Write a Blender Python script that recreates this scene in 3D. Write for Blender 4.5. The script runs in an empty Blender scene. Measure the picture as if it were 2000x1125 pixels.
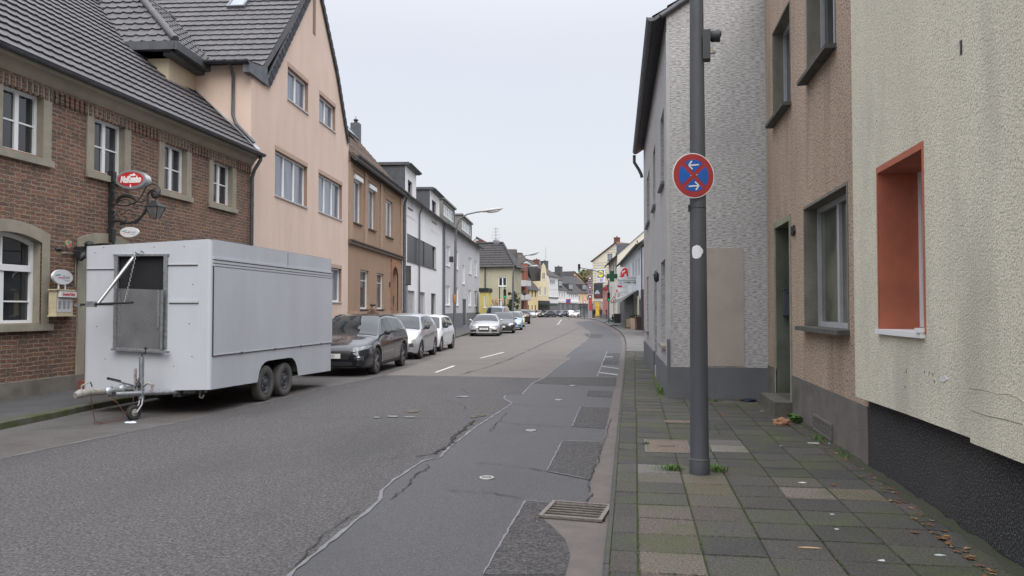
import bpy, bmesh, math, random
from mathutils import Vector, Matrix
from mathutils.geometry import delaunay_2d_cdt
from mathutils.bvhtree import BVHTree
random.seed(7)
C = bpy.context.scene.collection
RD = math.radians
# ---------------------------------------------------------------- camera
H = 1.62; F = 1500.0; HOR = 604.0; VP = 1240.0; PW, PH = 2000, 1125
pitch = math.atan((HOR-562.5)/F); yaw = math.atan((VP-1000)/F*math.cos(pitch))
EYE = Vector((0, 0, H))
fwd = Vector((-math.sin(yaw)*math.cos(pitch), math.cos(yaw)*math.cos(pitch), math.sin(pitch)))
rgt = Vector((math.cos(yaw), math.sin(yaw), 0)); upv = rgt.cross(fwd)
def ray(px, py): return (fwd + rgt*((px-1000)/F) + upv*((562.5-py)/F))
def G(px, py, z=0.0):
    d = ray(px, py); k = (z-H)/d.z; return EYE + d*k
def D(px, py, dist):            # the point at a given distance along the view axis
    return EYE + ray(px, py)*dist
def gdir(px):                   # ground direction towards a vanishing point
    d = ray(px, HOR); d.z = 0; return d.normalized()
cam_d = bpy.data.cameras.new('camera'); cam = bpy.data.objects.new('camera', cam_d); C.objects.link(cam)
cam_d.sensor_width = 36; cam_d.lens = F/PW*36; cam_d.clip_end = 3000; cam_d.clip_start = .05
m = Matrix((rgt, upv, -fwd)).transposed().to_4x4(); m.translation = EYE; cam.matrix_world = m
bpy.context.scene.camera = cam
# ---------------------------------------------------------------- materials
MATS = {}
def N(nt, t, **k):
    n = nt.nodes.new(t)
    for a, b in k.items():
        if a.startswith('i_'): n.inputs[a[2:].replace('_', ' ')].default_value = b
        else: setattr(n, a, b)
    return n
def rgba(c): return (c[0], c[1], c[2], 1)
def mat(name, c1, c2=None, scale=6, rough=.8, bump=0, bscale=60, stretch=(1,1,1), bstretch=(1,1,1), detail=6, metal=0,
        c3=None, s3=.6, a3=.5, st3=(1,1,1), emit=0, spec=.5, coat=0, lo=.35, hi=.65, bdetail=3, rvar=0, speck=None, spscale=200, spth=.62):
    if name in MATS: return MATS[name]
    m = bpy.data.materials.new(name); m.use_nodes = True; nt = m.node_tree; L = nt.links
    b = nt.nodes['Principled BSDF']; b.inputs['Roughness'].default_value = rough; b.inputs['Metallic'].default_value = metal
    b.inputs['Specular IOR Level'].default_value = spec; b.inputs['Coat Weight'].default_value = coat; b.inputs['Coat Roughness'].default_value = .04
    b.inputs['Base Color'].default_value = rgba(c1)
    tc = N(nt, 'ShaderNodeTexCoord')
    def noise(sc, st, det):
        mp = N(nt, 'ShaderNodeMapping'); mp.inputs['Scale'].default_value = st; L.new(tc.outputs['Object'], mp.inputs['Vector'])
        n = N(nt, 'ShaderNodeTexNoise'); n.inputs['Scale'].default_value = sc; n.inputs['Detail'].default_value = det
        n.inputs['Roughness'].default_value = .6; L.new(mp.outputs[0], n.inputs['Vector']); return n
    def ramp(n, lo, hi):
        r = N(nt, 'ShaderNodeMapRange'); r.inputs[1].default_value = lo; r.inputs[2].default_value = hi; L.new(n.outputs['Fac'], r.inputs[0]); return r
    col = None
    if c2 is not None:
        n = noise(scale, stretch, detail); r = ramp(n, lo, hi)
        mx = N(nt, 'ShaderNodeMixRGB'); mx.inputs[1].default_value = rgba(c1); mx.inputs[2].default_value = rgba(c2); L.new(r.outputs[0], mx.inputs[0]); col = mx.outputs[0]
        if rvar:
            rr = N(nt, 'ShaderNodeMapRange'); rr.inputs[3].default_value = rough-rvar; rr.inputs[4].default_value = rough+rvar
            L.new(r.outputs[0], rr.inputs[0]); L.new(rr.outputs[0], b.inputs['Roughness'])
    if c3 is not None:
        n = noise(s3, st3, 5); r = ramp(n, .5, .68)
        ml = N(nt, 'ShaderNodeMath', operation='MULTIPLY'); ml.inputs[1].default_value = a3; L.new(r.outputs[0], ml.inputs[0])
        mx = N(nt, 'ShaderNodeMixRGB'); mx.inputs[2].default_value = rgba(c3); L.new(ml.outputs[0], mx.inputs[0])
        if col is not None: L.new(col, mx.inputs[1])
        else: mx.inputs[1].default_value = rgba(c1)
        col = mx.outputs[0]
    if speck is not None:
        n = noise(spscale, (1,1,1), 2); r = ramp(n, spth, spth+.06)
        mx = N(nt, 'ShaderNodeMixRGB'); mx.inputs[2].default_value = rgba(speck); L.new(r.outputs[0], mx.inputs[0]); L.new(col, mx.inputs[1]); col = mx.outputs[0]
    if col is not None: L.new(col, b.inputs['Base Color'])
    if bump:
        n = noise(bscale, bstretch, bdetail); bp = N(nt, 'ShaderNodeBump'); bp.inputs['Distance'].default_value = bump
        L.new(n.outputs['Fac'], bp.inputs['Height']); L.new(bp.outputs[0], b.inputs['Normal'])
    if emit: b.inputs['Emission Color'].default_value = rgba(c1); b.inputs['Emission Strength'].default_value = emit
    MATS[name] = m; return m
def brick_mat(name, ca, cb, cm, bw=.24, bh=.075, mortar=.012, dist=.012, third=(.16,.12,.1), bump=.012):
    m = bpy.data.materials.new(name); m.use_nodes = True; nt = m.node_tree; L = nt.links; b = nt.nodes['Principled BSDF']
    b.inputs['Roughness'].default_value = .85
    tc = N(nt, 'ShaderNodeTexCoord'); sp = N(nt, 'ShaderNodeSeparateXYZ'); L.new(tc.outputs['Object'], sp.inputs[0])
    ad = N(nt, 'ShaderNodeMath', operation='ADD'); L.new(sp.outputs[0], ad.inputs[0]); L.new(sp.outputs[1], ad.inputs[1])
    cb_ = N(nt, 'ShaderNodeCombineXYZ'); L.new(ad.outputs[0], cb_.inputs[0]); L.new(sp.outputs[2], cb_.inputs[1])
    nz = N(nt, 'ShaderNodeTexNoise'); nz.inputs['Scale'].default_value = 7; nz.inputs['Detail'].default_value = 4; L.new(cb_.outputs[0], nz.inputs['Vector'])
    s = N(nt, 'ShaderNodeVectorMath', operation='SCALE'); s.inputs['Scale'].default_value = dist*3
    sb = N(nt, 'ShaderNodeVectorMath', operation='SUBTRACT'); sb.inputs[1].default_value = (.5,.5,.5); L.new(nz.outputs['Color'], sb.inputs[0]); L.new(sb.outputs[0], s.inputs[0])
    av = N(nt, 'ShaderNodeVectorMath', operation='ADD'); L.new(cb_.outputs[0], av.inputs[0]); L.new(s.outputs[0], av.inputs[1])
    br = N(nt, 'ShaderNodeTexBrick'); L.new(av.outputs[0], br.inputs['Vector'])
    for k, v in (('Scale',1),('Mortar Size',mortar),('Mortar Smooth',.25),('Bias',0.1),('Brick Width',bw),('Row Height',bh)): br.inputs[k].default_value = v
    br.inputs['Color1'].default_value = rgba(ca); br.inputs['Color2'].default_value = rgba(cb); br.inputs['Mortar'].default_value = rgba(cm)
    n2 = N(nt, 'ShaderNodeTexNoise'); n2.inputs['Scale'].default_value = 3.2; n2.inputs['Detail'].default_value = 8; n2.inputs['Roughness'].default_value = .75; L.new(av.outputs[0], n2.inputs['Vector'])
    r = N(nt, 'ShaderNodeMapRange'); r.inputs[1].default_value = .48; r.inputs[2].default_value = .7; L.new(n2.outputs['Fac'], r.inputs[0])
    mx = N(nt, 'ShaderNodeMixRGB'); mx.inputs[2].default_value = rgba(third); L.new(r.outputs[0], mx.inputs[0]); L.new(br.outputs['Color'], mx.inputs[1])
    n3 = N(nt, 'ShaderNodeTexNoise'); n3.inputs['Scale'].default_value = 38; n3.inputs['Detail'].default_value = 5; L.new(cb_.outputs[0], n3.inputs['Vector'])
    r3 = N(nt, 'ShaderNodeMapRange'); r3.inputs[1].default_value = .56; r3.inputs[2].default_value = .72; L.new(n3.outputs['Fac'], r3.inputs[0])
    mx2 = N(nt, 'ShaderNodeMixRGB'); mx2.inputs[2].default_value = rgba([min(1, x*1.15) for x in cm]); L.new(r3.outputs[0], mx2.inputs[0]); L.new(mx.outputs[0], mx2.inputs[1])
    L.new(mx2.outputs[0], b.inputs['Base Color'])
    bp = N(nt, 'ShaderNodeBump'); bp.inputs['Distance'].default_value = bump
    ma = N(nt, 'ShaderNodeMath', operation='MULTIPLY_ADD'); ma.inputs[1].default_value = -1; L.new(br.outputs['Fac'], ma.inputs[0]); L.new(n3.outputs['Fac'], ma.inputs[2])
    L.new(ma.outputs[0], bp.inputs['Height']); L.new(bp.outputs[0], b.inputs['Normal'])
    MATS[name] = m; return m
def attr_mat(name, rough=.9, moss=(.062,.078,.018), bump=.006):   # slabs: own colour per slab, moss in patches
    m = bpy.data.materials.new(name); m.use_nodes = True; nt = m.node_tree; L = nt.links; b = nt.nodes['Principled BSDF']
    b.inputs['Roughness'].default_value = rough
    at = N(nt, 'ShaderNodeAttribute', attribute_name='Col'); tc = N(nt, 'ShaderNodeTexCoord')
    def nz(sc, det, lo, hi):
        n = N(nt, 'ShaderNodeTexNoise'); n.inputs['Scale'].default_value = sc; n.inputs['Detail'].default_value = det; n.inputs['Roughness'].default_value = .65
        L.new(tc.outputs['Object'], n.inputs['Vector']); r = N(nt, 'ShaderNodeMapRange'); r.inputs[1].default_value = lo; r.inputs[2].default_value = hi
        L.new(n.outputs['Fac'], r.inputs[0]); return n, r
    n1, r1 = nz(62, 4, .35, .65)
    mx = N(nt, 'ShaderNodeMixRGB', blend_type='MULTIPLY'); mx.inputs[0].default_value = 1; L.new(at.outputs['Color'], mx.inputs[1])
    cr = N(nt, 'ShaderNodeMapRange'); cr.inputs[3].default_value = .45; cr.inputs[4].default_value = 1.5; L.new(r1.outputs[0], cr.inputs[0]); L.new(cr.outputs[0], mx.inputs[2])
    n2, r2 = nz(1.5, 9, .49, .66)
    ml = N(nt, 'ShaderNodeMath', operation='MULTIPLY'); ml.inputs[1].default_value = .62; L.new(r2.outputs[0], ml.inputs[0])
    mx2 = N(nt, 'ShaderNodeMixRGB'); mx2.inputs[2].default_value = rgba(moss); L.new(ml.outputs[0], mx2.inputs[0]); L.new(mx.outputs[0], mx2.inputs[1])
    n3, r3 = nz(240, 1, .69, .73)
    mx3 = N(nt, 'ShaderNodeMixRGB'); mx3.inputs[2].default_value = (.3,.29,.26,1); L.new(r3.outputs[0], mx3.inputs[0]); L.new(mx2.outputs[0], mx3.inputs[1])
    L.new(mx3.outputs[0], b.inputs['Base Color'])
    bp = N(nt, 'ShaderNodeBump'); bp.inputs['Distance'].default_value = bump; L.new(n1.outputs['Fac'], bp.inputs['Height']); L.new(bp.outputs[0], b.inputs['Normal'])
    MATS[name] = m; return m
# ---------------------------------------------------------------- mesh helpers
class MB:
    def __init__(s): s.v = []; s.f = []; s.m = []; s.smooth = []
    def face(s, pts, mi=0, sm=False):
        k = len(s.v); s.v += [tuple(p) for p in pts]; s.f.append(tuple(range(k, k+len(pts)))); s.m.append(mi); s.smooth.append(sm); return s
    def grid(s, rows, mi=0, sm=True, closed=False, flip=False):
        k = len(s.v); n = len(rows[0])
        for r in rows: s.v += [tuple(p) for p in r]
        for i in range(len(rows)-1):
            for j in range(n if closed else n-1):
                a = k+i*n+j; b = k+i*n+(j+1) % n; q = (a, b, b+n, a+n)
                if flip: q = q[::-1]
                s.f.append(q); s.m.append(mi if isinstance(mi, int) else mi(i, j)); s.smooth.append(sm)
        return s
    def box(s, x0, x1, y0, y1, z0, z1, mi=0, M=None):
        p = [Vector((x, y, z)) for z in (z0, z1) for y in (y0, y1) for x in (x0, x1)]
        if M is not None: p = [M @ q for q in p]
        k = len(s.v); s.v += [tuple(q) for q in p]
        for f in ((0,2,3,1),(4,5,7,6),(0,1,5,4),(2,6,7,3),(0,4,6,2),(1,3,7,5)):
            s.f.append(tuple(k+i for i in f)); s.m.append(mi); s.smooth.append(False)
        return s
    def tube(s, pts, r, n=8, mi=0, caps=True):
        pts = [Vector(p) for p in pts]; rs = r if isinstance(r, (list, tuple)) else [r]*len(pts); rows = []; prev = None
        for i, p in enumerate(pts):
            t = (pts[min(i+1, len(pts)-1)] - pts[max(i-1, 0)]).normalized()
            if prev is None: a = t.orthogonal().normalized()
            else: a = (prev - t*prev.dot(t)).normalized()
            prev = a; b = t.cross(a)
            rows.append([p + (a*math.cos(2*math.pi*k/n)+b*math.sin(2*math.pi*k/n))*rs[i] for k in range(n)])
        s.grid(rows, mi, True, closed=True)
        if caps: s.face(rows[0][::-1], mi); s.face(rows[-1], mi)
        return s
    def lathe(s, prof, M=None, n=24, mi=0):   # profile (r,z) round local z
        rows = []
        for r, z in prof:
            q = [Vector((r*math.cos(2*math.pi*k/n), r*math.sin(2*math.pi*k/n), z)) for k in range(n)]
            rows.append([M @ p for p in q] if M is not None else q)
        return s.grid(rows, mi, True, closed=True)
    def ell(s, c, r, n=12, mi=0, M=None):
        rows = []
        for i in range(n//2+1):
            a = math.pi*i/(n//2); q = [Vector((c[0]+r[0]*math.sin(a)*math.cos(2*math.pi*k/n), c[1]+r[1]*math.sin(a)*math.sin(2*math.pi*k/n), c[2]+r[2]*math.cos(a))) for k in range(n)]
            rows.append([M @ p for p in q] if M is not None else q)
        return s.grid(rows, mi, True, closed=True)
    def prism(s, poly, y0, y1, mi=0, M=None, side=None):   # polygon in (x,z), extruded along y
        a = [Vector((p[0], y0, p[1])) for p in poly]; b = [Vector((p[0], y1, p[1])) for p in poly]
        if M is not None: a = [M @ p for p in a]; b = [M @ p for p in b]
        s.face(a, mi); s.face(b[::-1], mi); n = len(poly)
        for i in range(n):
            j = (i+1) % n; s.face([a[j], a[i], b[i], b[j]], mi if side is None else side)
        return s
    def build(s, name, mats, parent=None, M=None, link=True, merge=False):
        me = bpy.data.meshes.new(name); v = s.v
        if M is not None: v = [tuple(M @ Vector(p)) for p in v]
        me.from_pydata(v, [], s.f)
        for k in (mats if isinstance(mats, (list, tuple)) else [mats]): me.materials.append(k)
        me.polygons.foreach_set('material_index', s.m); me.polygons.foreach_set('use_smooth', s.smooth)
        if merge:
            bm = bmesh.new(); bm.from_mesh(me); bmesh.ops.remove_doubles(bm, verts=bm.verts, dist=1e-4); bm.to_mesh(me); bm.free()
        me.update()
        o = bpy.data.objects.new(name, me); C.objects.link(o)
        if parent is not None: o.parent = parent
        return o
def tag(o, label=None, cat=None, group=None, kind=None):
    if label: o['label'] = label
    if cat: o['category'] = cat
    if group: o['group'] = group
    if kind: o['kind'] = kind
    return o
def empty(name, loc=(0,0,0), rz=0, M=None):
    o = bpy.data.objects.new(name, None); C.objects.link(o); o.empty_display_size = .2
    if M is not None: o.matrix_world = M
    else: o.location = loc; o.rotation_euler = (0, 0, rz)
    return o
def text(name, s, size, M, m, parent, ext=.002, align='CENTER', shear=0, bold=0, sx=1):
    c = bpy.data.curves.new(name, 'FONT'); c.body = s; c.size = size; c.extrude = ext; c.align_x = align; c.align_y = 'CENTER'; c.shear = shear; c.offset = bold
    c.materials.append(m); t = bpy.data.objects.new(name, c); C.objects.link(t); me = bpy.data.meshes.new_from_object(t.evaluated_get(bpy.context.evaluated_depsgraph_get())); bpy.data.objects.remove(t)
    o = bpy.data.objects.new(name, me); C.objects.link(o); o.parent = parent
    o.matrix_local = M @ Matrix.Scale(sx, 4, (1,0,0)); return o
FRONT = Matrix.Rotation(RD(90), 4, 'X')    # text lying in local x-z, facing local -y
class Fr:   # facade frame: local +x along the facade, +y inwards, z up
    def __init__(s, A, B=None, d=None):
        s.A = Vector((A[0], A[1], 0)); s.t = (Vector((B[0], B[1], 0))-s.A).normalized() if B is not None else d.normalized()
        s.n = Vector((-s.t.y, s.t.x, 0)); M = Matrix((s.t, s.n, Vector((0,0,1)))).transposed().to_4x4(); M.translation = s.A; s.M = M
    def loc(s, px, py, off=0):
        r = ray(px, py); k = ((s.A-EYE).dot(s.n)+off)/r.dot(s.n); p = EYE+r*k
        q = p-s.A; return q.dot(s.t), p.z
    def x(s, px, py=604, off=0): return s.loc(px, py, off)[0]
    def z(s, px, py, off=0): return s.loc(px, py, off)[1]
    def R(s, xl, xr, yt, yb, at='l', off=0):
        q = xl if at == 'l' else xr
        a, b = sorted((s.x(xl, (yt+yb)/2, off), s.x(xr, (yt+yb)/2, off)))
        return (a, b, s.z(q, yb, off), s.z(q, yt, off))
    def side(s, x, px, py):    # intersection with the plane local x = const -> (y,z)
        r = ray(px, py); A = s.A+s.t*x; k = (A-EYE).dot(s.t)/r.dot(s.t); p = EYE+r*k; return (p-A).dot(s.n), p.z
    def W(s, x, y, z): return s.M @ Vector((x, y, z))
def rect(o): return [(o[0], o[2]), (o[1], o[2]), (o[1], o[3]), (o[0], o[3])]
def inside(p, poly):
    c = False; n = len(poly)
    for i in range(n):
        a, b = poly[i], poly[i-1]
        if (a[1] > p[1]) != (b[1] > p[1]) and p[0] < (b[0]-a[0])*(p[1]-a[1])/(b[1]-a[1])+a[0]: c = not c
    return c
def holed(mb, outer, holes, f, mi=0):      # triangulated polygon with holes; f maps (u,v) to 3-D
    V = []; E = []
    for poly in [outer]+holes:
        k = len(V); V += [Vector(p) for p in poly]; E += [(k+i, k+(i+1) % len(poly)) for i in range(len(poly))]
    vs, es, fs, *_ = delaunay_2d_cdt(V, E, [], 0, 1e-5)
    for t in fs:
        c = [sum(vs[i][k] for i in t)/3 for k in (0, 1)]
        if inside(c, outer) and not any(inside(c, h) for h in holes):
            p = [vs[i] for i in t]
            if (p[1]-p[0]).cross(p[2]-p[0]) < 0: p = p[::-1]
            mb.face([f(q.x, q.y) for q in p], mi)
def reveals(mb, hole, y0, y1, mi=0):
    n = len(hole)
    for i in range(n):
        a, b = hole[i], hole[(i+1) % n]
        mb.face([(a[0], y0, a[1]), (b[0], y0, b[1]), (b[0], y1, b[1]), (a[0], y1, a[1])], mi)
def arch(x0, x1, z0, zs, rise, n=10):
    pts = [(x0, z0), (x1, z0)]; w = (x1-x0)/2; c = (x0+x1)/2
    if rise <= 0: return pts+[(x1, zs), (x0, zs)]
    R = (w*w+rise*rise)/(2*rise); a0 = math.asin(min(1, w/R))
    return pts+[(c+R*math.sin(a0-2*a0*i/n), zs+rise-R+R*math.cos(a0-2*a0*i/n)) for i in range(n+1)]
# ---------------------------------------------------------------- shared materials
asph_far = mat('aged_asphalt', (.1,.088,.08), (.165,.15,.138), scale=26, detail=5, lo=.4, hi=.6, rough=.9, bump=.006, bscale=90, c3=(.1,.09,.085), s3=.5, a3=.6, speck=(.3,.28,.26), spscale=120, spth=.64)
asph = mat('coarse_asphalt', (.036,.034,.035), (.112,.107,.107), scale=46, rough=.86, bump=.02, bscale=55, detail=3, lo=.38, hi=.62, c3=(.042,.04,.04), s3=.55, st3=(1.3,.35,1), a3=.55, speck=(.24,.23,.225), spscale=42, spth=.66)
asph_s = mat('smooth_asphalt', (.042,.042,.046), (.076,.075,.079), scale=60, detail=4, lo=.4, hi=.6, rough=.72, bump=.003, bscale=130, c3=(.045,.045,.048), s3=.7, st3=(1.5,.5,1), a3=.6, speck=(.17,.17,.17), spscale=150, spth=.66)
asph_p = mat('patch_asphalt', (.025,.024,.026), (.095,.09,.09), scale=46, detail=3, lo=.38, hi=.62, rough=.9, bump=.02, bscale=55, speck=(.2,.19,.185), spscale=44, spth=.66)
seal = mat('joint_sealant', (.12,.122,.13), (.16,.162,.168), scale=9, rough=.55)
crackm = mat('crack_dark', (.02,.019,.018), (.04,.036,.03), scale=30, rough=1)
lane = mat('road_paint', (.62,.62,.6), (.42,.41,.4), scale=25, rough=.7, lo=.5, hi=.75)
gutm = mat('gutter_concrete', (.132,.112,.103), (.102,.09,.085), scale=5, rough=.9, bump=.004, bscale=100, c3=(.1,.085,.08), s3=1.5, st3=(2,.5,1), a3=.7)
kerbm = mat('kerb_stone', (.045,.045,.044), (.07,.07,.066), scale=8, rough=.9, bump=.005, bscale=70, c3=(.055,.07,.02), s3=1.2, a3=.7)
kerbmoss = mat('mossy_kerb', (.1,.098,.085), (.05,.065,.018), scale=4, rough=.95, bump=.01, bscale=50)
pave_l = mat('pavement_asphalt', (.06,.06,.064), (.085,.084,.087), scale=2, rough=.85, bump=.006, bscale=90, c3=(.045,.06,.018), s3=.8, a3=.5)
pave_r = mat('far_paving', (.1,.098,.098), (.145,.14,.137), scale=1.5, rough=.9, bump=.006, bscale=60, c3=(.075,.08,.045), s3=.5, a3=.6)
slabm = attr_mat('slab_concrete')
jointm = mat('mossy_joint', (.035,.038,.018), (.085,.13,.02), scale=14, rough=1, bump=.01, bscale=120, lo=.4, hi=.6)
zinc = mat('zinc_metal', (.14,.15,.17), (.2,.21,.235), scale=6, rough=.45, metal=.5)
zincd = mat('dark_zinc', (.07,.075,.085), (.1,.105,.115), scale=6, rough=.5, metal=.4)
lead = mat('lead_flashing', (.4,.42,.45), (.3,.32,.35), scale=8, rough=.5, metal=.3)
white = mat('white_window_frame', (.74,.75,.76), rough=.35)
whitew = mat('weathered_white_wood', (.66,.66,.64), (.5,.49,.46), scale=18, rough=.5, lo=.5, hi=.8)
black = mat('black_metal', (.02,.022,.024), (.032,.034,.036), scale=20, rough=.5, metal=.2)
rubber = mat('tyre_rubber', (.022,.022,.023), (.035,.035,.035), scale=30, rough=.8)
alu = mat('alloy_rim', (.42,.43,.45), rough=.3, metal=.8)
chrome = mat('chrome_trim', (.6,.61,.63), rough=.15, metal=1)
lensm = mat('clear_lamp', (.62,.64,.66), (.35,.37,.4), scale=22, rough=.1, spec=.8)
lensy = mat('aged_lamp', (.6,.57,.42), (.72,.7,.6), scale=16, rough=.15, spec=.8)
plas = mat('black_plastic', (.018,.018,.02), rough=.5)
def glass_mat(name, c, c2=None, sc=1.5, rough=.04, st=(1,1,1)):
    return mat(name, c, c2, scale=sc, rough=rough, spec=.9, detail=2, stretch=st)
gl_dark = glass_mat('window_glass', (.012,.014,.017), (.03,.034,.04), 1.2)
gl_blue = glass_mat('curtained_glass', (.09,.11,.15), (.16,.185,.23), 1.5, .06, (3,3,.5))
gl_car = glass_mat('car_glass', (.012,.016,.019), (.028,.034,.04), 1.8, .03); gl_car.node_tree.nodes['Principled BSDF'].inputs['Specular IOR Level'].default_value = .45
gl_pale = glass_mat('pale_glass', (.16,.19,.22), (.24,.27,.3), 1.2, .08)
stone = mat('sandstone_surround', (.31,.285,.225), (.25,.23,.18), scale=3, rough=.9, bump=.003, bscale=80, c3=(.17,.155,.13), s3=1, a3=.6)
tile_r = mat('concrete_tile', (.062,.06,.064), (.095,.09,.095), scale=2.2, rough=.6, c3=(.045,.044,.047), s3=5, a3=.6, bump=.002, bscale=120)
# ---------------------------------------------------------------- world and light
w = bpy.data.worlds.new('World'); bpy.context.scene.world = w; w.use_nodes = True; nt = w.node_tree; L = nt.links
for n in list(nt.nodes): nt.nodes.remove(n)
SUN_EL, SUN_ROT = RD(46), RD(160)
sky = N(nt, 'ShaderNodeTexSky'); sky.sky_type = 'NISHITA'; sky.sun_disc = False; sky.sun_elevation = SUN_EL; sky.sun_rotation = SUN_ROT
sky.air_density = 1.2; sky.dust_density = 4; sky.ozone_density = 1
bg1 = N(nt, 'ShaderNodeBackground'); bg1.inputs[1].default_value = .05; L.new(sky.outputs[0], bg1.inputs[0])
# overcast deck: even towards the horizon, brighter overhead, as a clouded sky is
tc = N(nt, 'ShaderNodeTexCoord'); sp = N(nt, 'ShaderNodeSeparateXYZ'); L.new(tc.outputs['Generated'], sp.inputs[0])
mr = N(nt, 'ShaderNodeMapRange', interpolation_type='SMOOTHSTEP'); mr.inputs[1].default_value = .30; mr.inputs[2].default_value = 1.0; mr.inputs[3].default_value = .515; mr.inputs[4].default_value = 2.1
L.new(sp.outputs[2], mr.inputs[0])
cn = N(nt, 'ShaderNodeTexNoise'); cn.inputs['Scale'].default_value = 1.6; cn.inputs['Detail'].default_value = 4; L.new(tc.outputs['Generated'], cn.inputs['Vector'])
cm = N(nt, 'ShaderNodeMixRGB'); cm.inputs[1].default_value = (.93,.95,1.02,1); cm.inputs[2].default_value = (1.03,1.035,1.08,1); L.new(cn.outputs['Fac'], cm.inputs[0])
bg1.inputs[1].default_value = .03
bg2 = N(nt, 'ShaderNodeBackground'); L.new(cm.outputs[0], bg2.inputs[0]); L.new(mr.outputs[0], bg2.inputs[1])
ads = N(nt, 'ShaderNodeAddShader'); L.new(bg1.outputs[0], ads.inputs[0]); L.new(bg2.outputs[0], ads.inputs[1])
wo = N(nt, 'ShaderNodeOutputWorld'); L.new(ads.outputs[0], wo.inputs[0])
sl = bpy.data.lights.new('sun', 'SUN'); sl.energy = 1.3; sl.angle = RD(45); sl.color = (1,.97,.93)
so = bpy.data.objects.new('sun', sl); C.objects.link(so)
# azimuth measured so the light comes from the right and slightly behind the camera
az = RD(160); sd = Vector((math.sin(az)*math.cos(SUN_EL), math.cos(az)*math.cos(SUN_EL), math.sin(SUN_EL)))
so.rotation_euler = (-sd).to_track_quat('-Z', 'Y').to_euler()
vs_ = bpy.context.scene.view_settings; vs_.view_transform = 'Standard'; vs_.look = 'None'; vs_.exposure = .42; vs_.gamma = 1
bpy.context.scene.cycles.max_bounces = 6
# ---------------------------------------------------------------- ground, road, pavements
def sheet(name, pts, z, m, parent=None):
    mb = MB(); holed(mb, [(p[0], p[1]) for p in pts], GR if name != 'ground' else [], lambda u, v: (u, v, z)); return mb.build(name, m, parent)
def gp(l, z=0): return [G(x, y, z) for x, y in l]
GR = [[tuple(p[:2]) for p in gp([(1064,1011),(1181,1020.5),(1187,993),(1074,985.5)])]]
gm = mat('ground_soil', (.1,.1,.095), (.13,.128,.12), scale=1, rough=1)
o = sheet('ground', [(-600,-60),(600,-60),(600,1500),(-600,1500)], -.06, gm); tag(o, kind='structure')
# kerb lines (top of road level)
KR = [(-.10,-8),(-.14,2)] + [tuple(G(x, y)[:2]) for x, y in ((1178,1125),(1190,1012),(1206,840),(1219,720),(1222,690),(1222.5,672),(1219,659),(1212,650),(1202,642.5),(1181,632),(1163,624.5))]
KR += [(KR[-1][0]-6, KR[-1][1]+30), (KR[-1][0]+2, KR[-1][1]+90)]
KL = [(-7.9,-8),(-8.15,3)] + [tuple(G(x, y)[:2]) for x, y in ((0,840),(100,819),(187,799))] + [(-8.9,25),(-9.5,36),(-9.9,42),(-11.8,60),(-14,80),(-17,105),(-22,150),(-26,200),(-26,300)]
road = sheet('road', KL + KR[::-1] + [(-.1,-8.1)], 0, asph_far); tag(road, kind='structure')
def off_line(line, d):
    out = []
    for i, p in enumerate(line):
        a = Vector(line[max(i-1,0)]); b = Vector(line[min(i+1, len(line)-1)]); t = (b-a).normalized(); out.append((p[0]+t.y*d, p[1]-t.x*d))
    return out
# nearer asphalt, the smooth trench strip, patches
SEAM = [(564.7,1125),(642,1062.6),(700,1014),(741.5,980.6),(743.6,961),(770,938),(801.8,918),(827.7,901),(858,895),(879.5,873),(931,834),(974,806),(1000,788.8),(984,779),(987,773),(1019.6,770.7),(1039,750),(1065,737),(1090,716),(1114.5,699),(1104,696),(1144.6,665),(1151,657),(1153,648),(1140,640),(1122,630)]
seam = [(-2.3,-8),(-1.75,3.2)] + [tuple(p[:2]) for p in gp(SEAM)]
GUT = [(1104,1125),(1114.5,1084),(1103.7,1054),(1078,1030),(1062,1018),(1072,985),(1149,984),(1155.4,937.5),(1172,880),(1181,851),(1198.6,769),(1211.5,704.7),(1215,675),(1214,664),(1208,655),(1192,644),(1172,634),(1156,626)]
gut = [(-.42,-8),(-.46,3.2)] + [tuple(p[:2]) for p in gp(GUT)]
near = [(-9,-8),(-9,14)] + [tuple(p[:2]) for p in gp([(400,812),(500,790),(620,762),(750,733),(900,735),(1062,739)])]
nseam = [p for p, q in zip(seam[2:], SEAM) if q[1] >= 739]
def clipx(poly): return poly
pk = [(-8.0,-8),(-8.2,3)] + [(KL[2][0]+.02, KL[2][1]), (KL[3][0]+.02, KL[3][1]), (KL[4][0]+.02, KL[4][1]), (-8.85,24.9)]
lane_edge = [tuple(p[:2]) for p in gp([(0,897),(170,861),(330,829),(500,790),(620,762),(750,733)])]
o = sheet('near_asphalt', [(-7.2,-8)] + [(-6.9,2)] + lane_edge + [tuple(p[:2]) for p in gp([(900,735),(1062,739)])] + nseam[::-1] + [(-1.75,3.2),(-2.3,-8)], .004, asph, road)
parkm = mat('parking_asphalt', (.07,.066,.066), (.1,.094,.092), scale=2, rough=.9, bump=.009, bscale=80, c3=(.06,.045,.035), s3=.9, a3=.5, speck=(.2,.19,.18), spscale=95)
far_park = [(-8.8,26),(-9.3,34)]
o = sheet('parking_strip', pk + [(-6.6,24.9)] + [lane_edge[-1]] + lane_edge[::-1][1:] + [(-6.9,2),(-7.2,-8)], .004, parkm, road)
o = sheet('trench_asphalt', seam + gut[::-1], .004, asph_s, road)
o = sheet('gutter', gut[:]+ [p for p in KR[::-1][2:]], .004, gutm, road)
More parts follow.
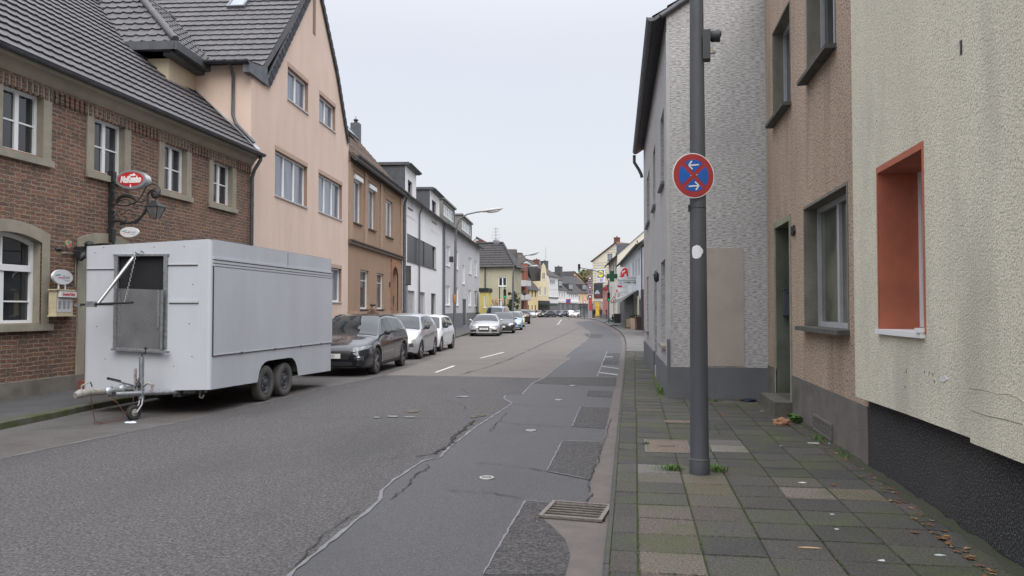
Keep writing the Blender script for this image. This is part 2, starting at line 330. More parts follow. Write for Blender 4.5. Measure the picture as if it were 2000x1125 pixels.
def ribbon(mb, line, w, z, jit=0, wj=0, sub=1):
    pts = []
    for i in range(len(line)-1):
        a, b = Vector(line[i][:2]), Vector(line[i+1][:2]); n = max(1, int((b-a).length/sub)) if jit else 1
        for k in range(n):
            p = a.lerp(b, k/n)
            if jit and (i or k): p += Vector((random.uniform(-jit, jit), random.uniform(-jit, jit)))
            pts.append(p)
    pts.append(Vector(line[-1][:2])); L_ = []; R_ = []
    for i, p in enumerate(pts):
        t = (pts[min(i+1, len(pts)-1)]-pts[max(i-1,0)]).normalized(); n = Vector((t.y, -t.x)); ww = w*(1+random.uniform(-wj, wj))/2
        if jit and i in (0, len(pts)-1): ww *= .2
        L_.append((p.x-n.x*ww, p.y-n.y*ww, z)); R_.append((p.x+n.x*ww, p.y+n.y*ww, z))
    mb.grid([R_, L_], sm=False, flip=True)
mb = MB(); ribbon(mb, seam[1:], .028, .010, .008, .5, .1); mb.build('sealed_joint', seal, road)
mb = MB(); ribbon(mb, lane_edge[:], .035, .008, .01, .5, .2); mb.build('sealed_joint', mat('worn_joint', (.16,.15,.14), (.11,.105,.1), scale=5, rough=.9), road)
for pl in ([(1026,978.5),(1071,984),(1060,1015),(1078,1029),(1103,1054),(1113.5,1084),(1103,1125),(944,1125)], [(1099,862),(1177,864.5),(1157.6,927),(1153,940),(1067,922)],
           [(1134,795),(1192,797),(1181,838),(1117,834)], [(1149,763),(1197,765),(1195,777),(1145.5,774)], [(1065,737),(1205,738),(1203,755),(1041,749)],
           [(1140,652),(1180,654),(1172,661),(1150,660)], [(1185,690),(1211,690),(1208,712),(1176,712)]):
    q = gp(pl); o = sheet('asphalt_patch', q, .008, asph_p, road)
mb = MB()
for pl in ([(944,1125),(1026,978.5)], [(1067,922),(1099,862)], [(1026,978.5),(1071,984)], [(1099,862),(1177,864.5)], [(1067,922),(1153,938)], [(1117,834),(1134,795)], [(1134,795),(1192,797)], [(1041,749),(1203,755)]):
    ribbon(mb, gp(pl), .014, .0125, .006, .5, .08)
mb.build('sealed_joint', seal, road)
mb = MB()
for a in ([(848,728),(853,728),(890,715),(884,715)], [(936,700),(940,700),(986,688.5),(981,688.5)], [(1087,634),(1089,634),(1094,631),(1092.5,631)], [(1090,630),(1092,630),(1096,627.5),(1094.5,627.5)], [(1093,626.5),(1095,626.5),(1098,624.5),(1096.5,624.5)]):
    mb.face([(p.x, p.y, .009) for p in gp(a)])
mb.build('lane_marking', lane, road)
mb = MB()
for a in ([(1168,727),(1169,729.5),(1206,734.5),(1206,731.5)], [(1173,715),(1174,717),(1209,722),(1209,720)], [(1183,697),(1183,698.5),(1197,698.5),(1197,697)], [(1174,711),(1177,711),(1178,707),(1177,707)]):
    mb.face([(p.x, p.y, .0135) for p in gp(a)])
ribbon(mb, gp([(1186,687),(1176,712),(1166,736)]), .02, .0135)
mb.build('lane_marking', mat('faded_paint', (.34,.33,.32), (.2,.195,.19), scale=20, rough=.7), road)
mb = MB()
CR = [[(735,903),(772,897),(800,893)], [(812,893),(845,888),(880,868),(889,850),(905,840),(925,822),(945,822)], [(566,1118),(600,1085),(610,1068),(640,1042),(700,1000)], [(762,978),(790,955),(812,930),(836,915),(832,908)],
      [(510,820),(600,818),(760,815),(880,822)], [(900,760),(915,770),(975,768),(1018,770)], [(870,960),(960,965),(1026,977)], [(890,735),(960,715),(1000,700),(1060,672),(1100,655),(1130,640)], [(1148,984),(1156,965),(1150,950),(1156,935),(1168,900),(1180,868),(1186,850),(1192,820)],
      [(975,825),(1020,830),(1110,836)], [(1004,790),(1060,796),(1130,795)], [(955,845),(975,825),(990,806)], [(930,905),(1000,912),(1066,922)], [(560,775),(700,745),(760,735)],
      [(780,700),(860,706),(960,704),(1000,699)], [(1060,672),(1090,668),(1140,668)], [(905,655),(1000,662),(1140,663),(1200,662)], [(960,735),(1000,742),(1040,741)], [(860,780),(900,790),(912,800)]]
for c in CR: ribbon(mb, gp(c), .009 if c[0][1] > 740 else .02, .0145, .022, .9, .07 if c[0][1] > 740 else .4)
ribbon(mb, gp([(812,894),(850,887),(882,868),(890,850),(906,839),(926,822)]), .028, .0142, .03, .9, .07)
mb.build('crack', crackm, road)
mb = MB()
for cx, cy, rx, ry in ((806,804,15,3.5),(925,815,8,2.4),(940,812,10,2)):
    mb.face([(p.x, p.y, .013) for p in [G(cx+rx*math.cos(a)*random.uniform(.8,1.1), cy+ry*math.sin(a)*random.uniform(.8,1.1)) for a in [2*math.pi*k/14 for k in range(14)]]][::-1])
mb.build('pothole', mat('pothole_gravel', (.15,.125,.1), (.08,.07,.06), scale=40, rough=1, bump=.02, bscale=60), road)
mb = MB()
for cx, cy, rx, ry in ((767,815,12,2),(800,816,14,1.4),(905,776,14,1.8),(736,817,8,1.5)):
    mb.face([(p.x, p.y, .0155) for p in [G(cx+rx*math.cos(a)*random.uniform(.7,1.1), cy+ry*math.sin(a)*random.uniform(.7,1.1)) for a in [2*math.pi*k/12 for k in range(12)]]][::-1])
mb.build('sealed_joint', seal, road)
for cx, cy, r, lb in ((950.6,935,.078,'small round valve cover in the smooth asphalt nearest the drain grate'),(1037,842,.075,'small round valve cover in the smooth asphalt beside the square patch'),(1091,782,.07,'small round valve cover in the smooth asphalt near the kink of the sealed joint'),(1118,754,.07,'small round valve cover just before the dark asphalt band, farthest of the four')):
    p = G(cx, cy); e = empty('valve_cover', (p.x, p.y, 0)); tag(e, lb, 'valve cover', 'valve covers set in the road')
    mb = MB(); mb.lathe([(0,.014),(r*.55,.014),(r*.56,.011),(r*.66,.011),(r*.68,.014),(r*.9,.014),(r,.013),(r,.002)], n=28); mb.build('lid', mat('worn_iron', (.2,.2,.19), (.1,.1,.1), scale=60, rough=.5, metal=.4), e)
    mb = MB()
    mb.lathe([(r*.7,.0145),(r*.72,.0165),(r*.84,.0165),(r*.86,.0145)], None, 28)
    mb.build('raised_ring', mat('pale_iron', (.45,.44,.42), rough=.5), e)
# drain grate
q = gp([(1059,1014),(1184,1024),(1190,991),(1071,983)]); c = sum(q, Vector())/4; tx = (q[1]-q[0]).normalized()
e = empty('drain_grate', (c.x, c.y, 0), math.atan2(tx.y, tx.x)); tag(e, 'rusty cast iron drain grate with long slots at the kerb', 'drain grate')
gw = (q[1]-q[0]).length/2; gd = ((q[3]-q[0]).length+(q[2]-q[1]).length)/4*.97
iron = mat('cast_iron', (.15,.13,.115), (.24,.215,.19), scale=30, rough=.6, metal=.4, bump=.002, bscale=90)
mb = MB(); mb.box(-gw+.01, gw-.01, -gd+.01, gd-.01, -.055, -.03); mb.build('pit', mat('pit_black', (.004,.004,.004), rough=1), e)
mb = MB(); t = .022
for a in ((-gw, gw, -gd, -gd+t), (-gw, gw, gd-t, gd), (-gw, -gw+t*1.5, -gd+t, gd-t), (gw-t*1.5, gw, -gd+t, gd-t)): mb.box(a[0], a[1], a[2], a[3], .012, .03)
mb.build('frame', iron, e)
mb = MB(); n = 6
for k in range(n):
    y = -gd+t+(k+.5)*(2*gd-2*t)/n; mb.box(-gw+t*1.5, gw-t*1.5, y-.0075, y+.0075, .014, .024)
mb.build('bars', iron, e)
# kerbs
def kerb(name, line, w, h, m, side, seg=1.0):
    mb = MB(); pts = [Vector(line[0])]
    for i in range(len(line)-1):
        a, b = Vector(line[i]), Vector(line[i+1]); n = max(1, int((b-a).length/seg)); pts += [a.lerp(b, (k+1)/n) for k in range(n)]
    for i in range(len(pts)-1):
        a, b = pts[i], pts[i+1]; t = (b-a).normalized(); n = Vector((t.y, -t.x))*side; g = t*.004; hh = h+random.uniform(-.003,.003); a2, b2 = a+g, b-g
        p = [(a2, 0, -.05), (a2, 0, hh-.012), (a2, .012, hh), (a2, w, hh), (a2, w, -.05)]
        r = []
        for base in (a2, b2): r.append([(base.x+n.x*o_, base.y+n.y*o_, z_) for _, o_, z_ in p])
        mb.grid([r[0], r[1]], sm=False, flip=side > 0); mb.face(r[0]); mb.face(r[1][::-1])
    return mb.build(name, m)
o = kerb('kerb', [p for p in KR], .035, .076, kerbm, 1); tag(o, kind='structure')
o = kerb('kerb', [p for p in KL], .16, .10, kerbmoss, -1, 1.2); tag(o, kind='structure')
# left pavement
o = sheet('pavement', off_line(KL, -.15) + [(-60,300),(-60,-8)], .098, pave_l); tag(o, kind='structure')
# right pavement: base sheet and near slabs
KRi = off_line(KR, .03)
o = sheet('pavement', KRi + [(60,KRi[-1][1]),(60,-8)], .064, jointm); tag(o, kind='structure')
i0 = next(i for i, p in enumerate(KRi) if p[1] > 26)
o2 = sheet('far_paving', [(KRi[i0][0], KRi[i0][1])] + KRi[i0+1:] + [(40,KRi[-1][1]),(40,KRi[i0][1])], .074, pave_r, o)
mb = MB(); cols = []
def slab(x0, x1, y0, y1, c, z=.08):
    g = .004; dz = [random.uniform(-.004,.004) for _ in range(4)]; b = .006
    x0 += g; x1 -= g; y0 += g; y1 -= g
    T = [(x0+b,y0+b,z+dz[0]),(x1-b,y0+b,z+dz[1]),(x1-b,y1-b,z+dz[2]),(x0+b,y1-b,z+dz[3])]; B = [(x0,y0,z-.008),(x1,y0,z-.008),(x1,y1,z-.008),(x0,y1,z-.008)]; Z = [(p[0],p[1],.05) for p in B]
    mb.face(T); cols.append(c)
    for i in range(4):
        j = (i+1) % 4; mb.face([B[i], B[j], T[j], T[i]]); cols.append(c); mb.face([Z[i], Z[j], B[j], B[i]]); cols.append(c)
def kx(y):
    for a, b in zip(KRi, KRi[1:]):
        if a[1] <= y <= b[1]: return a[0]+(b[0]-a[0])*(y-a[1])/(b[1]-a[1])
    return KRi[-1][0]
yy = -1.0; r = 0
SPC = [(G(a, b, .08).x, G(a, b, .08).y, c) for a, b, c in ((1430,872,(.17,.155,.135)),(1583,955,(.15,.125,.105)),(1690,965,(.12,.1,.075)),(1290,920,(.13,.125,.115)),(1640,1010,(.06,.06,.05)),(1290,1000,(.1,.085,.072)),(1295,1040,(.1,.082,.072)),(1300,1085,(.115,.098,.08)),(1390,960,(.095,.085,.055)),(1385,938,(.11,.095,.07)))]
pal = [(.05,.047,.043),(.058,.055,.05),(.044,.043,.041),(.064,.061,.055),(.052,.05,.042),(.058,.053,.046)]; warm = [(.08,.067,.059),(.084,.075,.059),(.072,.062,.053)]; light = [(.105,.098,.09),(.1,.088,.078)]
while yy < 28:
    k0 = kx(yy)+.005; k1 = max(k0+.17, .015 if yy < 12 else 0)
    def pick(col, r):
        u = random.random()
        for sx, sy, cc in SPC:
            if yy <= sy < yy+.4 and xs[col-1] <= sx < xs[col]: return cc
        if col == 1 and yy < 6.2: return random.choice(warm)
        if col == 2 and 5.6 < yy < 7.3 and u < .8: return random.choice(warm)
        return random.choice(light) if u < .035 else random.choice(warm) if u < .07 else random.choice(pal)
    n2 = 1
    slab(k0, k1, yy, yy+.4*.97+.012, random.choice(pal))
    xs = [k1, .42, .82, 1.22, 1.62, 2.02, 2.262] if yy < 13.7 else [k1, min(k1+.4, .47)]
    for ci in range(len(xs)-1):
        offy = .2 if ci % 2 else 0
        if xs[ci+1]-xs[ci] > .03: slab(xs[ci], xs[ci+1], yy+offy*0, yy+.4, pick(ci+1, r))
    yy += .4; r += 1
mo = MB(); rg = random.Random(11)
def mossline(x0, y0, x1, y1, dens=1.0):
    a, b = Vector((x0, y0)), Vector((x1, y1)); L_ = (b-a).length; n = int(L_/.03*dens)
    for i in range(n):
        if math.sin(i*.13+x0*9+y0*3)+math.sin(i*.047+x0*5) < rg.uniform(-1.1, 1.3): continue
        p = a.lerp(b, (i+rg.random())/n)+Vector((rg.gauss(0,.003), rg.gauss(0,.003))); r_ = rg.uniform(.004,.011)
        mo.face([(p.x+r_*rg.uniform(.6,1.2)*math.cos(k*1.047), p.y+r_*rg.uniform(.8,1.6)*math.sin(k*1.047), .0835+rg.uniform(0,.002)) for k in range(6)])
for x in (.015,.42,.82,1.22,1.62,2.02):
    mossline(x, 3.8, x, 13.4)
for k in range(24):
    y = -1.0+.4*(k+12); mossline(.1, y, 2.2, y, .5)
# slabs towards the recessed front before the grey house
o3 = mb.build('slabs', slabm, o); at = o3.data.color_attributes.new('Col', 'FLOAT_COLOR', 'CORNER'); k = 0; arr = []
for c, p in zip(cols, o3.data.polygons): arr += [c[0], c[1], c[2], 1]*len(p.vertices)
at.data.foreach_set('color', arr)

mo.build('moss', mat('bright_moss', (.032,.055,.012), (.055,.085,.015), scale=20, rough=1, bump=.004, bscale=120), o)
# ---------------------------------------------------------------- house kit
def tiles(mb, O, U, V, lu, lv, tw=.3, th=.36, lift=.032, roll=.028, mi=0, clip=None):
    O, U, V = Vector(O), Vector(U).normalized(), Vector(V).normalized(); Nn = U.cross(V).normalized()
    if Nn.z < 0: Nn = -Nn
    nc = max(1, int(round(lv/th))); th = lv/nc; nt_ = max(1, int(round(lu/tw))); tw = lu/nt_
    prof = [(0,0),(.1,roll*.8),(.22,roll),(.36,roll*.35),(.5,0),(.8,0)]
    for j in range(nc):
        a, b = 0, lu
        if clip:
            a, b = clip((j+.5)*th)
            if b-a < tw: continue
        us = []
        for k in range(nt_):
            for f, h in prof:
                u = (k+f)*tw
                if a <= u <= b: us.append((u, h))
        us.append((b, 0)); base = j*th; sh = random.uniform(-.004, .004)
        r0 = [O+U*u+V*(base-.02)+Nn*(h+lift-.03) for u, h in us]; r1 = [O+U*u+V*(base-.02)+Nn*(h+lift+sh) for u, h in us]; r2 = [O+U*u+V*(base+th)+Nn*(h*.9) for u, h in us]
        flip = U.cross(V).z < 0
        mb.grid([r0, r1], mi, False, flip=flip); mb.grid([r1, r2], mi, True, flip=flip)
    return mb
def window(P, o, dep, fm=None, gm_=None, cols=2, rows=(), fw=.055, sill=None, top=None, y=0, vfr=None, sm=None, label=None, so=.06, split=None):
    """rectangular or arched window part: frame, pane and sill under it; o = (x0,x1,z0,z1) or polygon"""
    fm = fm or white; gm_ = gm_ or gl_dark
    if isinstance(o[0], (tuple, list)): poly = o; x0, x1 = min(p[0] for p in o), max(p[0] for p in o); z0, z1 = min(p[1] for p in o), max(p[1] for p in o)
    else: x0, x1, z0, z1 = o; poly = rect(o)
    ya, yb = y+dep-.06, y+dep
    mb = MB(); c = ((x0+x1)/2, (z0+z1)/2); sx = 1-2*fw/(x1-x0); sz = 1-2*fw/(z1-z0)
    inner = [(c[0]+(p[0]-c[0])*sx, c[1]+(p[1]-c[1])*sz) for p in poly]
    holed(mb, poly, [inner], lambda u, v: (u, ya, v)); reveals(mb, inner[::-1], ya, yb)
    xi0, xi1, zi0, zi1 = x0+fw, x1-fw, z0+fw, z1-fw
    zt = split if split else zi1
    for k in range(1, cols):
        xm = xi0+(xi1-xi0)*k/cols; mb.box(xm-fw*.75, xm+fw*.75, ya+.004, yb, zi0, zt)
    if split:
        mb.box(xi0, xi1, ya-.02, yb, split-fw*.8, split+fw*.8)
        for k in range(1, cols):
            xm = xi0+(xi1-xi0)*k/cols; mb.box(xm-fw*.3, xm+fw*.3, ya+.01, yb, split, z1-fw)
    for r in rows:
        zm = zi0+(zt-zi0)*r; mb.box(xi0, xi1, ya+.012, yb, zm-.014, zm+.014)
    f = mb.build('window', fm, P); 
    if label: f['label'] = label
    mb = MB(); mb.face([(p[0], yb-.02, p[1]) for p in inner]); mb.build('pane', gm_, f)
    if sill:
        mb = MB(); mb.box(x0-so, x1+so, y-sill, y+dep-.05, z0-.05, z0+.002); mb.build('sill', sm or fm, f)
    return f
def gutter(mb, x0, x1, y, z, r=.07):
    rows = []
    for x in (x0, x1): rows.append([(x, y-r*math.cos(a), z-r*math.sin(a)) for a in [math.pi*k/8 for k in range(9)]])
    mb.grid(rows, 0, True); mb.grid([[(p[0], p[1], p[2]+.004) for p in r_] for r_ in rows], 0, True, flip=True)
    for r_ in rows: mb.face(r_)
    mb.tube([(x0, y-r, z), (x1, y-r, z)], .012, 6)
    n = int(abs(x1-x0)/1.0)
    for k in range(1, n): 
        x = x0+(x1-x0)*k/n
        mb.grid([[(xx, y-(r+.006)*math.cos(a), z-(r+.006)*math.sin(a)) for a in [math.pi*q/8 for q in range(9)]] for xx in (x-.02, x+.02)], 0, True)
def house(fr, name, label, cat, x0, x1, ze, dep, wallm, holes=(), plinth=None, roof=None, group=None, front=True, gable=None, rev=None, sides=True, gut=True, floor=-.06):
    """walls with real openings; holes = [(polygon, reveal depth)]; gable = apex (x,z) list for a front gable"""
    R = empty(name, M=fr.M); tag(R, label, cat, group)
    outer = [(x0, floor), (x1, floor), (x1, ze)] + (gable[::-1] if gable else []) + [(x0, ze)]
    mb = MB(); hp = [rect(h[0]) if not isinstance(h[0][0], (tuple, list)) else h[0] for h in holes]
    holed(mb, outer, hp, lambda u, v: (u, 0, v))
    for h, p in zip(holes, hp): reveals(mb, p, 0, h[1], 1)
    zr = roof['rise']+ze if roof and roof.get('type') == 'par' else ze; ym = dep/2
    if sides:
        for x, fl in ((x0, False), (x1, True)):
            s = [(x, 0, floor), (x, 0, ze)] + ([(x, ym, zr)] if zr > ze else []) + [(x, dep, ze), (x, dep, floor)]
            mb.face(s[::-1] if fl else s)
        mb.face([(x1, dep, floor), (x0, dep, floor), (x0, dep, ze), (x1, dep, ze)])
    if not roof: mb.face([(x0, 0, ze-.01), (x1, 0, ze-.01), (x1, dep, ze-.01), (x0, dep, ze-.01)])
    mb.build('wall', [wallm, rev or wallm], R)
    if plinth:
        z, pm, pr = plinth[:3]; ivs = [x0, x1]
        mb = MB(); cuts = sorted([(min(q[0] for q in p), max(q[0] for q in p)) for p in hp if min(q[1] for q in p) < z])
        x = x0-pr
        for a, b in cuts + [(x1+pr, None)]:
            if a-x > .05: mb.box(x, a, -pr, .02, floor, z)
            x = b
        if sides: mb.box(x0-pr, x0, .02, dep, floor, z); mb.box(x1, x1+pr, .02, dep, floor, z)
        mb.build('plinth', pm, R)
    if roof and roof['type'] == 'par':
        oh = roof.get('oh', .35); rise = roof['rise']; sl = math.hypot(ym, rise); V = Vector((0, ym/sl, rise/sl)); so_ = roof.get('side', .12)
        lo = Vector((x0-so_, 0, ze))-V*(oh/V.y); lv = sl+oh/V.y; mb = MB(); rm = roof['mat']
        if roof.get('relief'): tiles(mb, lo+Vector((0,0,.06)), (1,0,0), V, x1-x0+2*so_, lv, roof.get('tw', .3), roof.get('th', .36), roof.get('lift', .032), roof.get('roll', .028))
        a, b = x0-so_, x1+so_; t = .055
        Pf = [(lo.y, lo.z), (ym, ze+rise), (2*ym-lo.y, lo.z), (2*ym-lo.y, lo.z-t*1.2), (ym, ze+rise-t*1.6), (lo.y, lo.z-t*1.2)]
        Pf = [(p[0], p[1]+.05) for p in Pf]
        for i in range(6):
            p, q = Pf[i], Pf[(i+1) % 6]; mb.face([(a, p[0], p[1]), (a, q[0], q[1]), (b, q[0], q[1]), (b, p[0], p[1])], 1 if i >= 2 else 0)
        for x, fl in ((a, 0), (b, 1)):
            for qd in ([0,1,4,5], [1,2,3,4]):
                f = [(x, Pf[i][0], Pf[i][1]) for i in qd]; mb.face(f if fl else f[::-1], 1)
        rf = mb.build('roof', [rm, zincd], R)
        mb = MB(); mb.tube([(a, ym, ze+rise+.09), (b, ym, ze+rise+.09)], .11, 8); mb.build('ridge', rm, rf)
        if gut:
            mb = MB(); gutter(mb, x0-so_, x1+so_, lo.y-.05, lo.z+.05); mb.build('gutter', zincd, R)
    return R
def downpipe(R, x, z0, z1, oh=.35, m=None, r=.045, elbow=True):
    mb = MB(); pts = ([(x, -oh-.02, z1), (x, -oh, z1-.12), (x, -oh*.45, z1-.4), (x, -.09, z1-.6)] if elbow else [(x, -.09, z1)])
    mb.tube(pts+[(x, -.09, z0)], r, 8); z = z0+.6
    while z < z1-.8: mb.tube([(x, -.09, z), (x, -.09, z+.05)], r+.008, 8); z += 1.9
    mb.build('downpipe', m or zincd, R)
def roof_plane_z(fr, ze, rise, ym, px, py):   # intersection of a pixel with the front roof slope -> (x,y,z)
    d = ray(px, py); E = fr.M.inverted() @ EYE; dl = fr.M.to_3x3().inverted() @ d; k = rise/ym
    t = (E.z-ze-k*E.y)/(k*dl.y-dl.z); p = E+dl*t; return p
# ================================================================= LEFT: brick inn
B = Fr(G(148,760,.1), d=gdir(1217))
bx1 = B.x(487)
ze_b = B.z(300, 214, -.33)                 # gutter height in front of the wall
brick = brick_mat('old_brick', (.225,.098,.06), (.115,.058,.042), (.27,.23,.175), .24, .078, .011, .022, third=(.085,.065,.05), bump=.02)
zb_top = B.z(95, 172)                     # top of the brickwork
w2 = (B.x(182), B.x(242), B.z(182,335), B.z(182,226))
ws = []
for xl, xr in ((2,82),(182,242),(320,364),(416.5,453.5)): ws.append((B.x(xl,260), B.x(xr,260), w2[2], w2[3]))
lowR = (B.x(77), B.z(77,634), B.z(77,470))
lowx0 = B.x(-52); lw = arch(lowx0, lowR[0], B.z(20,634), B.z(77,474), .13)
dx0, dx1 = B.x(163), B.x(243); door = arch(dx0, dx1, .1, B.z(163,483), .13)
wneg = (ws[0][0]-2.15-(ws[0][1]-ws[0][0]), ws[0][0]-2.15, w2[2], w2[3])
holes = [(o_, .2) for o_ in ws] + [(lw, .24), (door, .34)]
# how steep the roof is: read off where its verge meets the gabled house
yv, zv = B.side(bx1-.05, 335, 137)
slope_b = (zv-ze_b)/(yv+.33); depb = 9.0
print('BRICK ze', ze_b, 'top', zb_top, 'slope', slope_b, 'w2', w2, 'x1', bx1, 'yv', yv, zv)
RB = house(B, 'brick_inn', 'old brown brick inn with sandstone window surrounds and dark tiled roof behind the trailer', 'house', -9.5, bx1, ze_b+.33*slope_b-.03, depb, brick, holes,
           plinth=(B.z(100,738,-.04), mat('cement_plinth', (.2,.185,.165), (.13,.12,.105), scale=2.5, rough=.9, bump=.006, bscale=40, c3=(.08,.07,.055), s3=1.2, a3=.6), .05),
           roof=dict(type='par', rise=slope_b*depb/2, oh=.33, mat=tile_r, relief=True, side=.02, th=.335, tw=.26, lift=.042, roll=.013), rev=stone)
# cove under the eaves, dentil course, surrounds
mb = MB(); cove = mat('eaves_cove', (.3,.265,.2), (.24,.215,.165), scale=2, rough=.9, c3=(.16,.14,.11), s3=.8, st3=(2,1,1), a3=.5)
pr = [(-.005, zb_top), (-.06, zb_top+.02), (-.1, zb_top+(ze_b-zb_top)*.35), (-.2, zb_top+(ze_b-zb_top)*.75), (-.29, ze_b-.1), (-.29, ze_b-.02)]
mb.grid([[(x, p[0], p[1]) for p in pr] for x in (-9.5, bx1+.02)], 0, True, flip=True); mb.face([(bx1+.02, p[0], p[1]) for p in pr]+[(bx1+.02, 0, ze_b)]); mb.build('eaves_cove', cove, RB)
mb = MB(); x = -9.4
while x < bx1-.1:
    mb.box(x, x+.075, -.045, .01, zb_top-.24, zb_top-.02); x += .13
mb.box(-9.5, bx1, -.05, .01, zb_top-.02, zb_top+.012); mb.build('dentil_course', brick, RB)
tw_ = .2
for o_ in ws:
    x0, x1, z0, z1 = o_; mb = MB()
    for r in ((x0-tw_, x0, z0-.14, z1+.2), (x1, x1+tw_, z0-.14, z1+.2)): mb.box(r[0], r[1], -.03, .0, r[2], r[3])
    mb.box(x0, x1, -.03, 0, z1, z1+.2); mb.box(x0, x1, -.03, 0, z0-.14, z0); mb.box(x0-tw_-.03, x1+tw_+.03, -.075, -.03, z0-.14, z0-.02)
    mb.box(x0-.005, x1+.005, 0, .14, z0-.0, z0+.022, 1); mb.build('window_surround', [stone, mat('clay_sill', (.3,.11,.06), (.22,.09,.06), scale=10, rough=.8)], RB)
    mb = MB(); n = int((x1-x0+.4)/.085)
    for k in range(n):
        xx = x0-.2+(x1-x0+.4)*(k+.5)/n; mb.box(xx-.033, xx+.033, -.012, .01, z1+.205, z1+.37)
    mb.build('lintel_course', brick, RB)
    window(RB, o_, .17, cols=2, rows=(.5,), fw=.06)
for poly, cols, spl in ((lw, 2, B.z(40,523)),):
    x0 = poly[0][0]; x1 = poly[1][0]; z0 = poly[0][1]; mb = MB()
    outer = arch(x0-.2, x1+.2, z0-.0, poly[2][1]+.17, .17); top = [p for p in outer[2:]]
    o2_ = [(x0-.2, z0)] + [(x0, z0)] + poly[2:][::-1] + [(x1, z0), (x1+.2, z0)] + top
    holed(mb, outer, [poly], lambda u, v: (u, -.03, v)); reveals(mb, outer[::-1], -.03, 0); mb.box(x0-.26, x1+.26, -.08, 0, z0-.12, z0-.001); mb.box(x0, x1, 0, .2, z0, z0+.02)
    mb.build('window_surround', stone, RB)
    window(RB, poly, .2, cols=2, rows=(.36,), fw=.07, split=spl)
outer = arch(dx0-.2, dx1+.2, .1, door[2][1]+.16, .17); mb = MB(); holed(mb, outer, [door], lambda u, v: (u, -.04, v)); reveals(mb, outer[::-1], -.04, 0); mb.build('door_surround', stone, RB)
wood = mat('carved_oak', (.1,.045,.025), (.06,.028,.018), scale=5, stretch=(4,1,.6), rough=.5, bump=.004, bscale=30)
mb = MB(); mb.box(dx0, dx1, .28, .33, .28, 3.0)
for k in range(8):
    z = .42+k*.27
    for xa in (dx0+.08, (dx0+dx1)/2+.06): mb.box(xa, xa+(dx1-dx0)/2-.16, .25, .28, z, z+.2); mb.ell((xa+(dx1-dx0)/4-.07, .245, z+.1), (.06,.02,.07), 10)
dr = mb.build('door', wood, RB); mb = MB(); mb.tube([((dx0+dx1)/2-.05, .2, 1.15), ((dx0+dx1)/2-.05, .2, 1.35)], .012); mb.build('handle', black, dr)
mb = MB(); st = mat('red_step_brick', (.25,.08,.045), (.16,.06,.04), scale=12, rough=.85)
mb.box(dx0-.18, dx1+.18, -.32, .3, 0, .26); mb.box(dx0-.25, dx1+.25, -.6, -.32, 0, .17); mb.build('step', st, RB)
downpipe(RB, bx1-.08, .1, ze_b-.02, .33, zincd, .05)
mb = MB(); mb.prism([(0,0),(.05,.0),(1,slope_b*1+.05),(1,slope_b+.12),(0,.1)], 0, .03); 
# lead flashing where the tiles meet the gabled house
mb = MB(); k = slope_b
for i in range(10):
    y0 = -.3+i*.42; y1 = y0+.44; zz = lambda y: ze_b+(y+.33)*k+.1
    mb.face([(bx1-.22, y0, zz(y0)+.012+.01*(i % 2)), (bx1-.005, y0, zz(y0)+.05), (bx1-.005, y1, zz(y1)+.05), (bx1-.22, y1, zz(y1)+.012+.01*(i % 2))])
mb.build('flashing', lead, RB)
# ================================================================= LEFT: pink gabled house
A0 = B.W(bx1, 0, 0); P = Fr(A0, d=gdir(1100)); px1 = P.x(680, 450)
pinkm = mat('pink_render', (.62,.485,.405), (.56,.435,.36), scale=.7, rough=.9, bump=.006, bscale=28, stretch=(1.5,1,.6), c3=(.48,.36,.29), s3=.8, st3=(2,1,.35), a3=.3, bdetail=6)
lo_l = P.loc(519,153); lo_r = P.loc(679,272)
a1 = P.loc(594,0); a2 = P.loc(627.6,0); a3 = P.loc(658,142)
sl1 = (a1[1]-lo_l[1])/(a1[0]-lo_l[0]); sl2 = (a2[1]-a3[1])/(a2[0]-a3[0])
ax = (a3[1]-a1[1]+sl1*a1[0]-sl2*a3[0])/(sl1-sl2); az_ = a1[1]+sl1*(ax-a1[0])
ze_p = P.z(489, 128)
print('PINK x1', px1, 'eaveL', lo_l, 'eaveR', lo_r, 'mid', a3, 'apex', ax, az_, 'ze', ze_p)
P_op = [P.R(561.8,602,128.7,192), P.R(623.7,655,183,234.7), P.R(537,600,291.6,380.5), P.R(622,668,337,412), P.R(622,669,505,590)]
P_op[4] = (P_op[3][0], P_op[3][1], P.z(669,590), P.z(669,526))
for a in P_op: print('P', [round(q,2) for q in a])
RP = empty('pink_gabled_house', M=P.M); tag(RP, 'tall pink rendered gabled house with slate-edged verges beside the brick inn', 'house')
depp = 11.0; gp_l = [(lo_l[0], lo_l[1]), (a1[0], a1[1]), (ax, az_), (a3[0], a3[1]), (lo_r[0], lo_r[1])]
outer = [(0,-.06), (px1,-.06), (px1, lo_r[1]-.02)] + gp_l[::-1] + [(.0, lo_l[1])]
outer = [(0,-.06), (px1,-.06), (px1, lo_r[1])] + [gp_l[3], gp_l[2], gp_l[0]] + [(0, lo_l[1])]
mb = MB(); holed(mb, outer, [rect(o_) for o_ in P_op], lambda u, v: (u, 0, v))
for o_ in P_op: reveals(mb, rect(o_), 0, .2, 1)
mb.face([(0,0,-.06),(0,0,ze_p+.05),(0,depp,ze_p+.05),(0,depp,-.06)]); mb.face([(px1,0,-.06),(px1,depp,-.06),(px1,depp,lo_r[1]),(px1,0,lo_r[1])])
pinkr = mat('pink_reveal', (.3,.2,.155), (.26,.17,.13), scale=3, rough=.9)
mb.build('wall', [pinkm, pinkr], RP)
